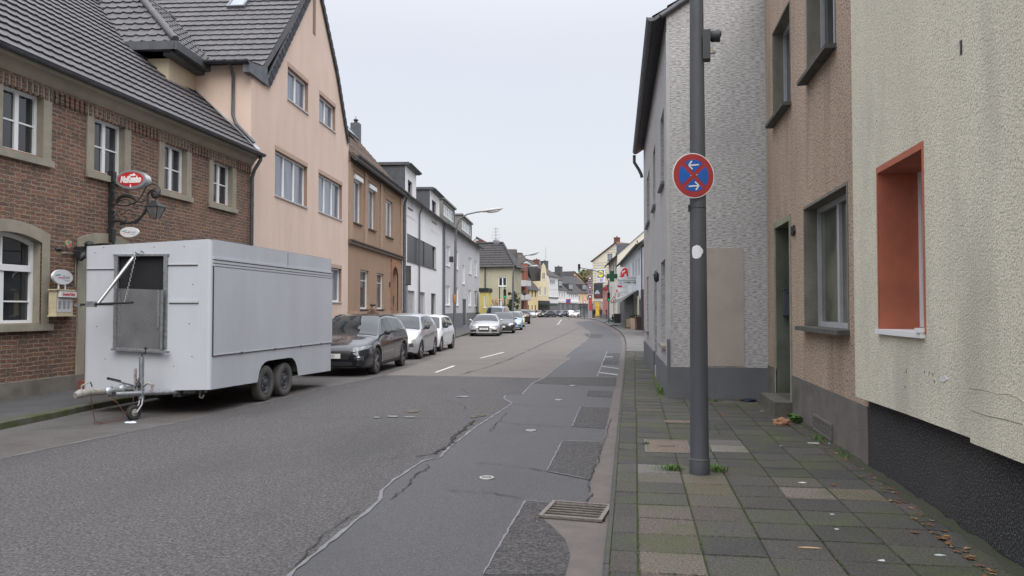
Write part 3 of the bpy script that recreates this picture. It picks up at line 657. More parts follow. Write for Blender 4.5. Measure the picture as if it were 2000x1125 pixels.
for i, o_ in enumerate(P_op):
    window(RP, o_, .17, cols=3 if i == 2 else 2 if i < 2 else 3 if i == 3 else 2, gm_=gl_blue, fw=.06, sill=.04, so=.02, sm=mat('metal_sill', (.4,.38,.37), rough=.5))
    x0, x1, z0, z1 = o_; mb = MB(); mb.box(x0-.03, x1+.03, -.012, .0, z1, z1+.14); mb.build('shutter_box', mat('pink_trim', (.42,.3,.235), (.37,.27,.21), scale=3, rough=.9), RP)
mb = MB(); mb.box(P.x(611,40), P.x(616,40), -.012, 0, P.z(613,67), az_-.6); mb.build('vent_slot', mat('brown_slot', (.2,.14,.11), rough=.9), RP)
# roof slopes: near one faces the camera
mb = MB(); apx = Vector((ax, 0, az_)); e1 = Vector((lo_l[0]-.12, 0, lo_l[1]-.12)); l1 = 0
ev = Vector((-.38, 0, ze_p)); kn = Vector((lo_l[0]-.12, 0, lo_l[1]+.42)); kk = sl1
kn = Vector((lo_l[0]-.30, 0, lo_l[1]+.22)); apx = Vector((ax-.0, 0, az_+.1)); V1 = apx-kn; km = Vector((kn.x*.45+ev.x*.55, 0, ev.z+(kn.z-ev.z)*.33))
for a, b in ((ev, km), (km, kn), (kn, apx)):
    tiles(mb, (a.x, -.05, a.z+.05), (0,1,0), b-a, depp, (b-a).length, .3, .35, .04, .014)
    mb.face([(a.x, -.05, a.z+.03), (a.x, depp, a.z+.03), (b.x, depp, b.z+.03), (b.x, -.05, b.z+.03)])
    for q_ in (1,): mb.face([(a.x, -.05, a.z+.05), (b.x, -.05, b.z+.05), (b.x, -.05, b.z-.4), (a.x, -.05, a.z-.2)])
ev = kn
ev2 = Vector((lo_r[0]+.1, 0, lo_r[1]-.05)); m3 = Vector((a3[0]+.05, 0, a3[1]+.05))
for a, b in ((ev2, m3), (m3, apx)):
    tiles(mb, (a.x, -.05, a.z+.04), (0,1,0), b-a, depp, (b-a).length, .3, .35, .045, .03)
    mb.face([(a.x, -.05, a.z+.02), (b.x, -.05, b.z+.02), (b.x, depp, b.z+.02), (a.x, depp, a.z+.02)])
rf = mb.build('roof', [tile_r], RP)
slate = mat('slate_verge', (.06,.066,.078), (.1,.108,.122), scale=5, rough=.55)
def verge(mb, pts, w=.3, t=.05, step=.16):
    for a, b in zip(pts, pts[1:]):
        a, b = Vector((a[0], 0, a[1])), Vector((b[0], 0, b[1])); d = (b-a); n = max(1, int(d.length/step)); d /= n; nn = Vector((d.z, 0, -d.x)).normalized()
        if nn.z > 0: nn = -nn
        for i in range(n):
            p, q = a+d*i, a+d*(i+1.15); u = t+.012*(i % 2)
            f = [p-nn*.03, q-nn*.03, q+nn*w, p+nn*(w+.03)]; mb.face([(v.x, -u, v.z) for v in f]); mb.face([(v.x, -u, v.z) for v in f][::-1]); mb.face([(p.x-nn.x*.03, -u, p.z-nn.z*.03), (p.x-nn.x*.03, 0, p.z-nn.z*.03), (q.x-nn.x*.03, 0, q.z-nn.z*.03), (q.x-nn.x*.03, -u, q.z-nn.z*.03)])
mb = MB(); verge(mb, [(lo_l[0]-.05, lo_l[1]-.1), (ax, az_+.05)], .24, .07); verge(mb, [(ax, az_+.05), a3, (lo_r[0]+.05, lo_r[1]-.1)], .2, .07)
# boxed return at the eave
mb.box(-.36, lo_l[0]-.02, -.09, .1, ze_p-.26, ze_p+.04); mb.prism([(0, ze_p+.04), (lo_l[0]-.02, ze_p+.04), (lo_l[0]-.02, lo_l[1]+.3), (lo_l[0]-.3, lo_l[1]+.24)], -.06, 0); mb.build('verge', slate, RP)
mb = MB(); rows = []
for y in (-.1, depp): rows.append([(-.40-.07*math.cos(a), y, ze_p+.04-.07*math.sin(a)) for a in [math.pi*k/8 for k in range(9)]])
mb.grid(rows); mb.grid(rows, flip=True); mb.face(rows[0]); mb.build('gutter', zincd, RP)
yd, zd = P.side(-.0, 457, 200); mb = MB(); k2 = slope_b
zroof = lambda y: ze_b + k2*(y+.33)+.13
mb.tube([(-.36, yd, ze_p), (-.2, yd, ze_p-.12), (-.07, yd, ze_p-.3), (-.07, yd, zroof(yd)+.25), (-.12, yd-.12, zroof(yd-.12)+.1), (-.12, .2, zroof(.2)+.08), (-.14,-.15,zroof(-.15)+.05)], .045, 8); mb.build('downpipe', zincd, RP)
# a skylight on the near slope, and the hipped side wing above the inn's roof
def skylight(root, O, U, V, u, v, w_, h_):
    U, V = Vector(U).normalized(), Vector(V).normalized(); Nn = U.cross(V); Nn = Nn if Nn.z > 0 else -Nn; M = Matrix((U, V, Nn)).transposed().to_4x4(); M.translation = Vector(O)+U*u+V*v+Nn*.06
    mb = MB(); f = .07
    for r in ((0,w_,0,f),(0,w_,h_-f,h_),(0,f,f,h_-f),(w_-f,w_,f,h_-f)): mb.box(r[0], r[1], r[2], r[3], 0, .1, M=M)
    s = mb.build('skylight', zinc, root); mb = MB(); mb.face([M @ Vector(p) for p in ((f,f,.08),(w_-f,f,.08),(w_-f,h_-f,.08),(f,h_-f,.08))]); mb.build('pane', gl_pale, s)
def onslope(px, py):   # pixel on near pink slope -> (depth y, v along slope)
    r = ray(px, py); E = P.M.inverted() @ EYE; dl = P.M.to_3x3().inverted() @ r; nn = Vector((V1.z, 0, -V1.x)); t = (ev-E).dot(nn)/dl.dot(nn); p = E+dl*t; return p.y, (p-ev).dot(V1.normalized())
y_, v_ = onslope(450,20); y2_, v2_ = onslope(480,18); skylight(RP, (ev.x, 0, ev.z), (0,1,0), V1, min(y_,y2_), v_, abs(y2_-y_)+.1, .9)
y_, v_ = onslope(262,10); y2_, v2_ = onslope(287,10); skylight(RP, (ev.x, 0, ev.z), (0,1,0), V1, min(y_,y2_), v_, abs(y2_-y_)+.1, .5)
wx = -1.5; wy0, wz0 = P.side(wx, 330, 92); wy1, _ = P.side(wx, 200, 52); wy1 = max(wy1, wy0+3)
print('WING', wy0, wz0, wy1)
mb = MB(); mb.box(wx, 1.5, wy0, wy0+4.5, 4, wz0-.3); wg = mb.build('side_wing', mat('cream_wing', (.5,.42,.3), (.44,.37,.27), scale=3, rough=.9, bump=.004, bscale=50), RP)
mb = MB(); e = .35; X0, X1, Y0, Y1 = wx-e, 2.5, wy0-e, wy0+4.5+e; zr = wz0+2.5
c0, c1, c2, c3 = Vector((X0,Y0,wz0)), Vector((X1,Y0,wz0)), Vector((X1,Y1,wz0)), Vector((X0,Y1,wz0)); r0 = Vector((X0+2.4, (Y0+Y1)/2, zr)); r1 = Vector((X1+1, (Y0+Y1)/2, zr))
for f in ((c0,c1,r1,r0),(c3,c0,r0),(c2,c3,r0,r1)): mb.face([v+Vector((0,0,.0)) for v in f])
tiles(mb, (X0,Y0,wz0+.02), (1,0,0), Vector((0,(Y1-Y0)/2,2.5)), X1-X0, math.hypot((Y1-Y0)/2, 2.5), .3, .35, .04, .03, clip=lambda v: (min(2.4, v/math.hypot((Y1-Y0)/2, 2.5)*2.4), X1-X0))
tiles(mb, (X0,Y1,wz0+.02), (0,-1,0), Vector((2.4,0,2.5)), Y1-Y0, math.hypot(2.4, 2.5), .3, .35, .04, .03, clip=lambda v: (v/math.hypot(2.4, 2.5)*(Y1-Y0)/2, (Y1-Y0)*(1-v/math.hypot(2.4, 2.5)/2)))
mb.tube([c0+Vector((0,0,.08)), r0+Vector((0,0,.08))], .1, 8); mb.tube([c3+Vector((0,0,.08)), r0+Vector((0,0,.08))], .1, 8); mb.tube([r0, r1], .1, 8)
mb.build('hipped_roof', tile_r, wg)
mb = MB(); mb.box(X0-.06, X1, Y0-.08, Y0+.1, wz0-.2, wz0+.02); mb.box(X0-.08, X0+.1, Y0, Y1, wz0-.2, wz0+.02); mb.box(X0+.1, X1, Y0+.1, wy0+.02, wz0-.3, wz0-.12); mb.build('fascia', zincd, wg)
# ================================================================= LEFT: tan stucco house
A1 = P.W(px1, 0, 0); Q = Fr(A1, d=gdir(1090)); qx1 = Q.x(786, 450)
tanm = mat('tan_pebbledash', (.36,.235,.155), (.22,.15,.105), scale=34, rough=.95, bump=.012, bscale=30, detail=3, c3=(.2,.14,.1), s3=.7, st3=(2,1,.3), a3=.35, lo=.42, hi=.6)
tans = mat('tan_smooth', (.36,.25,.175), (.3,.21,.15), scale=3, rough=.9, bump=.003, bscale=60)
brownc = mat('brown_cornice', (.12,.085,.065), (.09,.068,.055), scale=5, rough=.8)
ze_q = Q.z(683, 300); rq = Q.z(700, 256, 5)-ze_q; print('rise tan', rq); zc = Q.z(681,470)
Qo = [Q.R(691,706,347,432), Q.R(720,733,366,446), Q.R(753.6,767,392,461), Q.R(703.6,720,526,603.6), Q.R(736,749.6,534,605)]
up = sorted(Qo[i][2] for i in range(3))[1]; ut = sorted(Qo[i][3] for i in range(3))[1]
Qo = [(o_[0], o_[1], up, ut) for o_ in Qo[:3]] + [(o_[0], o_[1], Qo[3][2], Qo[3][3]) for o_ in Qo[3:]]
qd = arch(Q.x(764.5), Q.x(775), .25, Q.z(764,535), .4)
print('TAN', px1, qx1, ze_q, Qo)
RQ = house(Q, 'tan_stucco_house', 'tan pebble-dashed house with brown cornices and pilasters beyond the pink gable', 'house', 0, qx1, ze_q, 10, tanm, [(o_, .2) for o_ in Qo]+[(qd, .4)],
           plinth=(Q.z(690,608), tans, .05), roof=dict(type='par', rise=rq, oh=.25, mat=mat('old_clay_tile', (.085,.062,.05), (.15,.105,.08), scale=3, rough=.9, c3=(.05,.045,.04), s3=2, a3=.7), relief=True, side=.0, th=.3, tw=.24), rev=tans)
mb = MB()
mb.box(0, qx1, -.07, 0, ze_q-.34, ze_q-.1); mb.box(0, qx1, -.2, 0, ze_q-.1, ze_q+.02); mb.box(0, qx1, -.12, 0, zc-.12, zc+.02); mb.box(0, qx1, -.17, -.0, zc+.02, zc+.07); mb.build('cornice', brownc, RQ)
mb = MB()
for a in (.05, (Qo[0][1]+Qo[1][0])/2-.2, (Qo[1][1]+Qo[2][0])/2-.2, qx1-.65): mb.box(a, a+.45, -.06, 0, zc+.07, ze_q-.34)
for i in range(3): mb.box(Qo[i][0]-.35, Qo[i][1]+.35, -.03, 0, ut+.3, ut+.38)
mb.build('pilasters', tans, RQ)
for i, o_ in enumerate(Qo):
    window(RQ, o_, .16, cols=1, gm_=gl_blue if i < 3 else gl_dark, fw=.07, sill=.08, sm=brownc, rows=(.75,) if i >= 3 else ())
    if i < 2: mb = MB(); mb.box(o_[0]-.02, o_[1]+.02, -.08, .1, o_[3]-.02, o_[3]+.16); mb.build('roller_box', white, RQ)
mb = MB(); x0, x1 = qd[0][0], qd[1][0]; outer = [(x0-.22,.0),(x1+.22,.0),(x1+.22,qd[2][1]+.75),(x0-.22,qd[2][1]+.75)]; holed(mb, outer, [qd], lambda u, v: (u, -.06, v)); reveals(mb, outer[::-1], -.06, 0)
mb.build('door_surround', brick_mat('orange_brick', (.42,.16,.075), (.33,.12,.06), (.3,.22,.15), .24, .075, .01, .004), RQ)
mb = MB(); mb.box(x0, x1, .3, .36, .2, qd[2][1]+.45); mb.box(x0+.1, x1-.1, .27, .3, 1.3, 2.2); mb.build('door', mat('slatted_wood_door', (.3,.13,.06), (.2,.085,.04), scale=3, stretch=(1,1,12), rough=.6), RQ)
mb = MB(); mb.box(x1-.5, x1-.1, .12, .3, Q.z(764,591), Q.z(764,577)); mb.build('letterbox', zincd, RQ)
mb = MB(); mb.box(x0-.6, x0-.4, -.03, 0, 2.75, 3.0); mb.build('house_number', black, RQ)
pl = Vector((Q.x(695,240,5.6), 5.6, Q.z(695,253,5.6))); mb = MB(); mb.box(pl.x-.32, pl.x+.32, pl.y-.3, pl.y+.3, pl.z-2.2, pl.z+.42); ch = mb.build('chimney', zincd, RQ)
mb = MB(); mb.tube([(pl.x, pl.y, pl.z+.42), (pl.x, pl.y, pl.z+.6)], .12); mb.ell((pl.x, pl.y, pl.z+.66), (.18,.18,.09)); mb.tube([(pl.x, pl.y, pl.z+.7),(pl.x, pl.y, pl.z+.95)], .02, 5); mb.build('chimney_cap', black, ch)
for k in range(2):
    sl_ = math.hypot(5, rq); skylight(RQ, (0,-.25,ze_q-.1), (1,0,0), (0,5,rq), 2.2+k*3.6, 3.2, 2.6, 1.5)
mb = MB(); gutter(mb, 0, qx1, -.37, ze_q-.08, .08); mb.build('front_gutter', zincd, RQ)
downpipe(RQ, qx1-.1, .1, ze_q-.1, .3)
# ================================================================= LEFT: white modern house
A2 = Q.W(qx1, 0, 0); Wf = Fr(A2, d=gdir(1095)); wx1 = Wf.x(864.5, 500)
whm = mat('white_render', (.76,.76,.765), (.7,.7,.71), scale=1, rough=.85, stretch=(1,1,.8), c3=(.62,.62,.62), s3=.4, st3=(1,1,.6), a3=.3)
anth = mat('anthracite_panel', (.022,.025,.032), (.03,.033,.04), scale=2, rough=.35)
ze_w = Wf.z(822, 400); dz1 = Wf.z(790.5, 322); 
d1 = (Wf.x(790.5,400), Wf.x(812,400)); d2 = (Wf.x(839,430), Wf.x(857.5,430)); d2z = Wf.z(839,370)
Wo = [Wf.R(796,804.5,350,405), Wf.R(843,851.3,389,432), Wf.R(795,843,456,512), Wf.R(796,809.6,567,612), Wf.R(819,829.7,567,612), Wf.R(842,851,570,612), Wf.R(842,851.5,480,521)]
Wo[2] = (Wo[2][0], Wo[6][1], Wo[2][2]*.5+Wo[6][2]*.5, Wo[2][3]*.5+Wf.z(843,479)*.5); Wo = Wo[:6]
Wo[3:] = [(o_[0], o_[1], .12, Wo[3][3]) for o_ in Wo[3:]]
print('WHITE', wx1, ze_w, dz1, d2z, Wo)
RW = house(Wf, 'white_modern_house', 'white rendered modern house with a dark ribbon window and two flush dormers', 'house', 0, wx1, ze_w, 10, whm, [(o_, .22) for o_ in Wo[2:]],
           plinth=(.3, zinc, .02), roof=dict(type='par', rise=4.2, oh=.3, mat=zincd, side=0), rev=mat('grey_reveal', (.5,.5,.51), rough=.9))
for (a, b), zt, o_ in ((d1, dz1, Wo[0]), (d2, d2z, Wo[1])):
    mb = MB(); holed(mb, [(a, ze_w-1.2), (b, ze_w-1.2), (b, zt), (a, zt)], [rect(o_)], lambda u, v: (u, -.02, v)); reveals(mb, rect(o_), -.02, .2, 2)
    mb.box(a, a+.02, -.02, 0, ze_w-1.2, zt); 
    for x, f in ((a, 0), (b, 1)):
        q_ = [(x, -.02, ze_w-.1), (x, 4, ze_w-.1), (x, 4, zt), (x, -.02, zt)]; mb.face(q_ if f else q_[::-1], 1)
    mb.box(a-.12, b+.12, -.25, 4.2, zt, zt+.16, 1); dm = mb.build('dormer', [whm, zincd, mat('grey_reveal', (.5,.5,.51))], RW)
    window(dm, o_, .18, fm=anth, cols=1, y=-.02, sill=.05, sm=zincd, so=.02)
    mb = MB(); gutter(mb, a-.1, b+.1, -.3, zt+.1); mb.build('gutter', zincd, dm)
o_ = Wo[2]; n = 4; xs = [o_[0]+(o_[1]-o_[0])*k for k in (0,.3,.55,.86,1)]
mb = MB()
for k in range(4):
    if k != 3: mb.box(xs[k]+.02, xs[k+1]-.02, .02+.03*(k % 2), .06+.03*(k % 2), o_[2]+.02, o_[3]-.02)
mb.build('shutter_panel', anth, RW); window(RW, (xs[0], xs[4], o_[2], o_[3]), .2, fm=anth, cols=4, sill=.05, sm=zincd, so=.02)
for k, o_ in enumerate(Wo[3:]):
    if k == 0:
        mb = MB(); mb.box(o_[0], o_[1], .12, .16, o_[2], o_[3])
        for q_ in range(1, 6): mb.box(o_[0], o_[1], .11, .12, o_[2]+(o_[3]-o_[2])*q_/6-.01, o_[2]+(o_[3]-o_[2])*q_/6+.01)
        mb.build('garage_door', mat('grey_garage', (.38,.385,.4), (.34,.345,.36), scale=2, rough=.6), RW)
    else:
        mb = MB(); mb.box(o_[0], o_[1], .14, .2, o_[2], o_[3]); mb.box(o_[0]+.25, o_[0]+.5, .12, .14, 1, 2.2, 0); dd = mb.build('door', anth if k == 2 else mat('grey_garage', (.38,.385,.4)), RW)
downpipe(RW, .35, .1, ze_w, .3, zinc, .055); downpipe(RW, Wf.x(816.5,480), .1, ze_w-.15, .3, zinc, .055); downpipe(RW, wx1-.25, .1, ze_w-.1, .3, zinc, .055)
# ================================================================= LEFT: grey rendered block
A3 = Wf.W(wx1, 0, 0); Gf = Fr(A3, d=gdir(1104)); gx1 = Gf.x(936.5, 500)
grym = mat('grey_render', (.53,.53,.545), (.48,.48,.495), scale=.6, rough=.9, stretch=(1,1,.8), c3=(.44,.44,.455), s3=.3, st3=(1,1,.5), a3=.4, bump=.003, bscale=40)
ze_g = Gf.z(872, 436)
Go = [Gf.R(871,878.8,478,518), Gf.R(890,895,488,525), Gf.R(903,907.5,517,554), Gf.R(915,921,503,535), Gf.R(926.7,931.8,508,539.5),
      Gf.R(870.7,878.8,557,596), Gf.R(890,895,561,598), Gf.R(915,920,566.6,598), Gf.R(926,931.6,568,599)]
uz = (Go[0][2], Go[0][3]); lz = (Go[5][2], Go[5][3])
Go = [(o_[0], o_[1], *((uz if i in (0,1,3,4) else (o_[2], o_[3])) if i < 5 else lz)) for i, o_ in enumerate(Go)]
gd_ = (Gf.x(903.5), Gf.x(911), .12, Gf.z(904,584)-.0)
RG = house(Gf, 'grey_rendered_block', 'long light grey rendered block with white windows and two box dormers behind the street lamp', 'house', 0, gx1, ze_g, 10, grym, [(o_, .16) for o_ in Go]+[(gd_, .4)],
           plinth=(Gf.z(880,612), mat('slate_grey_plinth', (.13,.135,.145), (.16,.165,.175), scale=2, rough=.8), .03), roof=dict(type='par', rise=3.8, oh=.35, mat=zincd, side=0), rev=white)
for o_ in Go: window(RG, o_, .13, cols=2 if o_[1]-o_[0] > 1.4 else 1, gm_=gl_pale, fw=.11, sill=.06, sm=white)
mb = MB(); mb.box(gd_[0]+.01, gd_[1]-.01, .04, .38, gd_[2], gd_[3]-.01); mb.build('door', zincd, RG)
for (a, b, yt, yb) in ((Gf.x(859,390), Gf.x(889,400), 384, 0), (Gf.x(901,430), Gf.x(922,430), 421, 0)):
    zt = Gf.z(860 if yt == 384 else 902, yt); mb = MB(); a = max(a, .05)
    z0 = ze_g+.12; zm = zt-.25; holed(mb, [(a, z0-.1), (b, z0-.1), (b, zt), (a, zt)], [[(a+.3, z0+.35), (b-.3, z0+.35), (b-.3, zm), (a+.3, zm)]], lambda u, v: (u, .02, v))
    for x, f in ((a, 0), (b, 1)):
        q_ = [(x, .02, z0-.1), (x, 4.2, z0-.1), (x, 4.2, zt), (x, .02, zt)]; mb.face(q_ if f else q_[::-1], 0)
    mb.box(a-.1, b+.1, -.12, 4.4, zt, zt+.14, 0); dm = mb.build('dormer', [mat('taupe_cladding', (.2,.195,.18), (.16,.155,.145), scale=2, rough=.7)], RG)
    window(dm, (a+.3, b-.3, z0+.35, zm), .12, cols=6, gm_=gl_pale, y=.02, fw=.12)
downpipe(RG, .35, .1, ze_g, .35, zinc, .055)
# ================================================================= RIGHT: cream rendered house (nearest)
XW = 2.24
creamm = mat('cream_roughcast', (.65,.61,.485), (.72,.68,.55), scale=1.1, rough=.95, bump=.011, bscale=62, stretch=(1.5,1,.35), c3=(.32,.32,.27), s3=.75, st3=(1.6,1,.5), a3=.5, bdetail=4, bstretch=(1,1,1.25), speck=(.44,.42,.335), spscale=68, spth=.53)  # dark speck grain stands in for relief shade and dirt in the pits
orange = mat('orange_reveal', (.44,.135,.075), (.38,.115,.065), scale=4, rough=.9, bump=.005, bscale=75, c3=(.26,.09,.06), s3=1.5, a3=.4)
darkpl = mat('dark_mosaic_plaster', (.014,.014,.016), (.17,.17,.18), scale=80, rough=.85, bump=.01, bscale=70, detail=3, lo=.5, hi=.66, c3=(.075,.07,.055), s3=.9, st3=(1,1,1), a3=.25)
K = Fr((XW, 7.95), d=Vector((0,-1,0)))
edge = [K.loc(x, y, -.12) for x, y in ((1693,783),(1770,808.7),(1897,856),(1899,865),(2000,903))]
KX = 15.0; cz = edge[0][1]
wo_ = K.R(1716, 1803.5, 338, 645, 'l', -.12); wo_ = (wo_[0], wo_[1], K.z(1716,645,-.12), K.z(1716,338,-.12))
print('CREAM', edge, wo_)
RK = empty('cream_roughcast_house', M=K.M); tag(RK, 'cream roughcast house with an orange window reveal and black speckled plinth at right edge', 'house')
outer = [(0, cz)] + [(max(0.0, e[0]), e[1]) for e in edge[1:]] + [(KX, edge[-1][1]), (KX, 7.4), (0, 7.4)]
mb = MB(); holed(mb, outer, [rect(wo_)], lambda u, v: (u, -.12, v)); reveals(mb, rect(wo_), -.12, .30, 1)
low = [(0, cz)] + [(max(0.0, e[0]), e[1]) for e in edge[1:]] + [(KX, edge[-1][1])]
for a, b in zip(low, low[1:]): mb.face([(a[0], -.12, a[1]), (a[0], 0.01, a[1]), (b[0], 0.01, b[1]), (b[0], -.12, b[1])])
mb.face([(0,-.12,cz),(0,-.12,7.4),(0,8,7.4),(0,8,cz)]); mb.face([(KX,-.12,0),(KX,8,0),(KX,8,7.4),(KX,-.12,7.4)]); mb.face([(0,8,0),(0,8,7.4),(KX,8,7.4),(KX,8,0)]); mb.face([(0,-.12,7.4),(KX,-.12,7.4),(KX,8,7.4),(0,8,7.4)])
mb.build('wall', [creamm, orange], RK)
x0, x1, z0, z1 = wo_; b_ = .055; mb = MB()
holed(mb, [(x0-b_, z0), (x1+b_*.3, z0), (x1+b_*.3, z1+b_), (x0-b_, z1+b_)], [[(x0, z0), (x1, z0), (x1, z1), (x0, z1)]] if False else [], lambda u, v: (u, -.123, v)) if False else None
for r in ((x0-.03, x0, z0, z1+.055), (x1, x1+.035, z0, z1+.055), (x0, x1, z1, z1+.055)): mb.box(r[0], r[1], -.124, -.118, r[2], r[3])
mb.build('painted_border', orange, RK)
mb = MB(); mb.box(0, KX, 0, .3, -.06, .8); mb.build('plinth', darkpl, RK)
wf = window(RK, (x0, x1, z0+.03, z1), .27, cols=2, fw=.06, rows=())
mb = MB(); mb.box(x0-.02, x1+.005, -.155, .2, z0-.03, z0+.012); mb.box(x1-.06, x1+.012, -.17, -.1, z0+.012, z0+.045); mb.build('sill', white, wf)
mb = MB(); xs_ = K.x(1877.5, 92, -.12); mb.box(xs_-.012, xs_+.014, -.125, -.118, K.z(1877,107,-.12), K.z(1877,79,-.12)); mb.build('wall_slot', black, RK)
mb = MB(); xa = K.x(1898,810,-.12); mb.prism([(xa, K.z(1898,864,-.12)), (KX, edge[-1][1]+.01), (KX, K.z(1898,762,-.12)+.02), (xa+.25, K.z(1898,762,-.12)+.01), (xa, K.z(1898,764,-.12))], -.132, -.119); mb.build('repaired_skirt', creamm, RK)
for i, (px, py, h) in enumerate(((1770,725,9),(1806,727,5),(1815,728,5),(1822,731,4),(1768,756,4),(1825,745,4),(1712,236,3),(1790,560,3))):
    mb = MB(); x = K.x(px,py,-.12); z = K.z(px,py,-.12); mb.prism([(x-.004,z-h*.0015),(x+.005,z-h*.002),(x+.007,z+h*.0015),(x,z+h*.0025)], -.1225, -.119); mb.build('chip', mat('chip_dark', (.12,.11,.09), rough=1), RK)
# swelling crack in the render
mb = MB()
for pl in ([(1898,760),(1925,762),(1950,770),(1975,772),(2002,784)], [(1900,800),(1930,812),(1965,818),(2002,830)]):
    pts = [K.loc(x+random.uniform(-1,1), y+random.uniform(-1.5,1.5), -.12) for x, y in pl]; mb.tube([(p[0], -.132, p[1]) for p in pts], .003, 5)
mb.build('render_crack', mat('crack_line', (.26,.25,.2), rough=1), RK)
mb = MB(); mb.prism([K.loc(x, y, -.12) for x, y in ((1836,738),(1846,733),(1852,741),(1843,747),(1834,744))], -.1235, -.119); mb.prism([K.loc(x, y, -.12) for x, y in ((1808,728),(1815,727),(1814,735),(1807,734))], -.1235, -.119)
mb.build('repair_patch', mat('white_filler', (.6,.6,.57), rough=.9), RK)
# ================================================================= RIGHT: brown roughcast house
Bn = Fr((XW, 13.62), d=Vector((0,-1,0))); bn1 = 13.62-7.95
brm = mat('brown_roughcast', (.52,.4,.305), (.44,.335,.25), scale=.9, rough=.95, bump=.012, bscale=55, stretch=(2,1,.4), c3=(.19,.14,.105), s3=.8, st3=(2.5,1,.3), a3=.55, bdetail=4, bstretch=(1,1,1.2), speck=(.15,.105,.07), spscale=44, spth=.52)  # specks put both the shade and the dirt of the coarse grain into colour
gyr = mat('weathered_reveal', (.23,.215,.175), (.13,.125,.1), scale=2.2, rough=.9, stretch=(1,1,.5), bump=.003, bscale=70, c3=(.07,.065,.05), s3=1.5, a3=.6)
grn = mat('green_grey_reveal', (.135,.145,.115), (.085,.09,.07), scale=1.4, rough=.9, bump=.004, bscale=50, c3=(.05,.052,.04), s3=1.2, a3=.6)
darksill = mat('dark_slate_sill', (.06,.06,.055), (.1,.1,.09), scale=9, rough=.85, bump=.006, bscale=40)
Bo = [(Bn.x(1510,120), Bn.x(1543.6,120), Bn.z(1510,245), Bn.z(1510,66.7)), (Bn.x(1577,60), Bn.x(1631,60), 0, 0), (Bn.x(1572,520), Bn.x(1656,520), Bn.z(1572,637), Bn.z(1572,409))]
Bo[1] = (Bo[1][0], Bo[1][1], Bo[0][2]-.02, Bo[0][3])
bd = (Bn.x(1516,600), Bn.x(1544.5,600), .28, Bn.z(1516,446)); ptop = (Bn.z(1549,738)+Bn.z(1690,785))/2
print('BROWN', Bo, bd, ptop)
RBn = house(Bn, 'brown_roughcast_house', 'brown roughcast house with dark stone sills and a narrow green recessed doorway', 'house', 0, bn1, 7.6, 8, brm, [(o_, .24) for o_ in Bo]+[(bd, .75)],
            plinth=(ptop, mat('rough_cement_plinth', (.17,.155,.14), (.12,.11,.1), scale=3, rough=.95, bump=.008, bscale=45, c3=(.06,.065,.04), s3=1.4, a3=.6), .0), rev=gyr, sides=False)
pln = [c for c in RBn.children if c.name.startswith('plinth')][0]; pln.location.y = -.012
mb = MB(); x0, x1, z0, z1 = bd
for q_ in ([(x0,0,z0),(x0,.75,z0),(x0,.75,z1),(x0,0,z1)], [(x0,0,z1),(x0,.75,z1),(x1,.75,z1),(x1,0,z1)], [(x1,0,z0),(x1,0,z1),(x1,.75,z1),(x1,.75,z0)], [(x0,0,z0),(x1,0,z0),(x1,.75,z0),(x0,.75,z0)]):
    c = Vector(((x0+x1)/2, 0, (z0+z1)/2)); mb.face([tuple(Vector(p)+(Vector((c.x-p[0], 0, c.z-p[2]))).normalized()*.006) for p in q_])
mb.build('doorway_lining', grn, RBn)
mb = MB()
for r in ((x0-.09, x0, z0-.2, z1+.09), (x1, x1+.075, z0-.2, z1+.09), (x0, x1, z1, z1+.09)): mb.box(r[0], r[1], -.018, .0, r[2], r[3])
mb.build('door_surround', mat('pale_green_trim', (.3,.3,.22), (.22,.22,.165), scale=3, rough=.9), RBn)
mb = MB(); mb.box(x0, x1, .7, .76, z0, z1); dd = mb.build('door', mat('brown_door', (.06,.04,.03), rough=.5), RBn)
stp = mat('worn_step', (.13,.12,.1), (.085,.08,.068), scale=5, rough=.95, bump=.006, bscale=50)
mb = MB(); mb.box(x0-.03, x1+.12, -.26, .7, .03, .28); mb.build('step', stp, RBn)
mb = MB(); yb, zb = 0, 0; y0_, zt_ = Bn.side(x0+.0, 1533, 566); y1_, zb_ = Bn.side(x0, 1545, 616); print('mailbox', y0_, zt_, zb_)
mb.box(x0+.006, x0+.13, .1, .34, zb_, zt_); mb.box(x0+.006, x0+.145, .09, .35, zt_, zt_+.02); ml_ = mb.build('letterbox', mat('grey_letterbox', (.09,.1,.12), (.12,.13,.15), scale=5, rough=.4, metal=.3), RBn)
mb = MB(); mb.box(x0+.13, x0+.136, .14, .3, zt_-.07, zt_-.05); mb.build('slot', black, ml_)
text('house_number', '84', .2, Matrix.Translation((Bn.x(1551.5,450), -.02, Bn.z(1551,452))) @ FRONT, black, RBn, .012, bold=.004)
for i, o_ in enumerate(Bo):
    x0, x1, z0, z1 = o_; mb = MB()
    for r in ((x0-.035, x0, z0, z1+.035), (x1, x1+.035, z0, z1+.035), (x0, x1, z1, z1+.035)): mb.box(r[0], r[1], -.008, .0, r[2], r[3])
    mb.build('window_border', mat('grey_border', (.2,.19,.16), (.15,.14,.12), scale=5, rough=.9), RBn)
    fr_ = window(RBn, o_, .22, cols=2, fw=.065, gm_=gl_dark if i < 2 else glass_mat('plant_window_glass', (.05,.055,.045), (.15,.15,.12), 1.8, .08), fm=mat('grey_white_frame', (.4,.41,.43), (.34,.35,.37), scale=6, rough=.4), sill=.13, sm=darksill, so=.05)
mb = MB(); vx0, vx1 = Bn.x(1595,830), Bn.x(1631,830); v0, v1 = Bn.z(1631,862), Bn.z(1631,826)
vx0, vx1 = Bn.x(1593,830), Bn.x(1629,830); v1 = Bn.z(1593,808); v0 = Bn.z(1593,838)
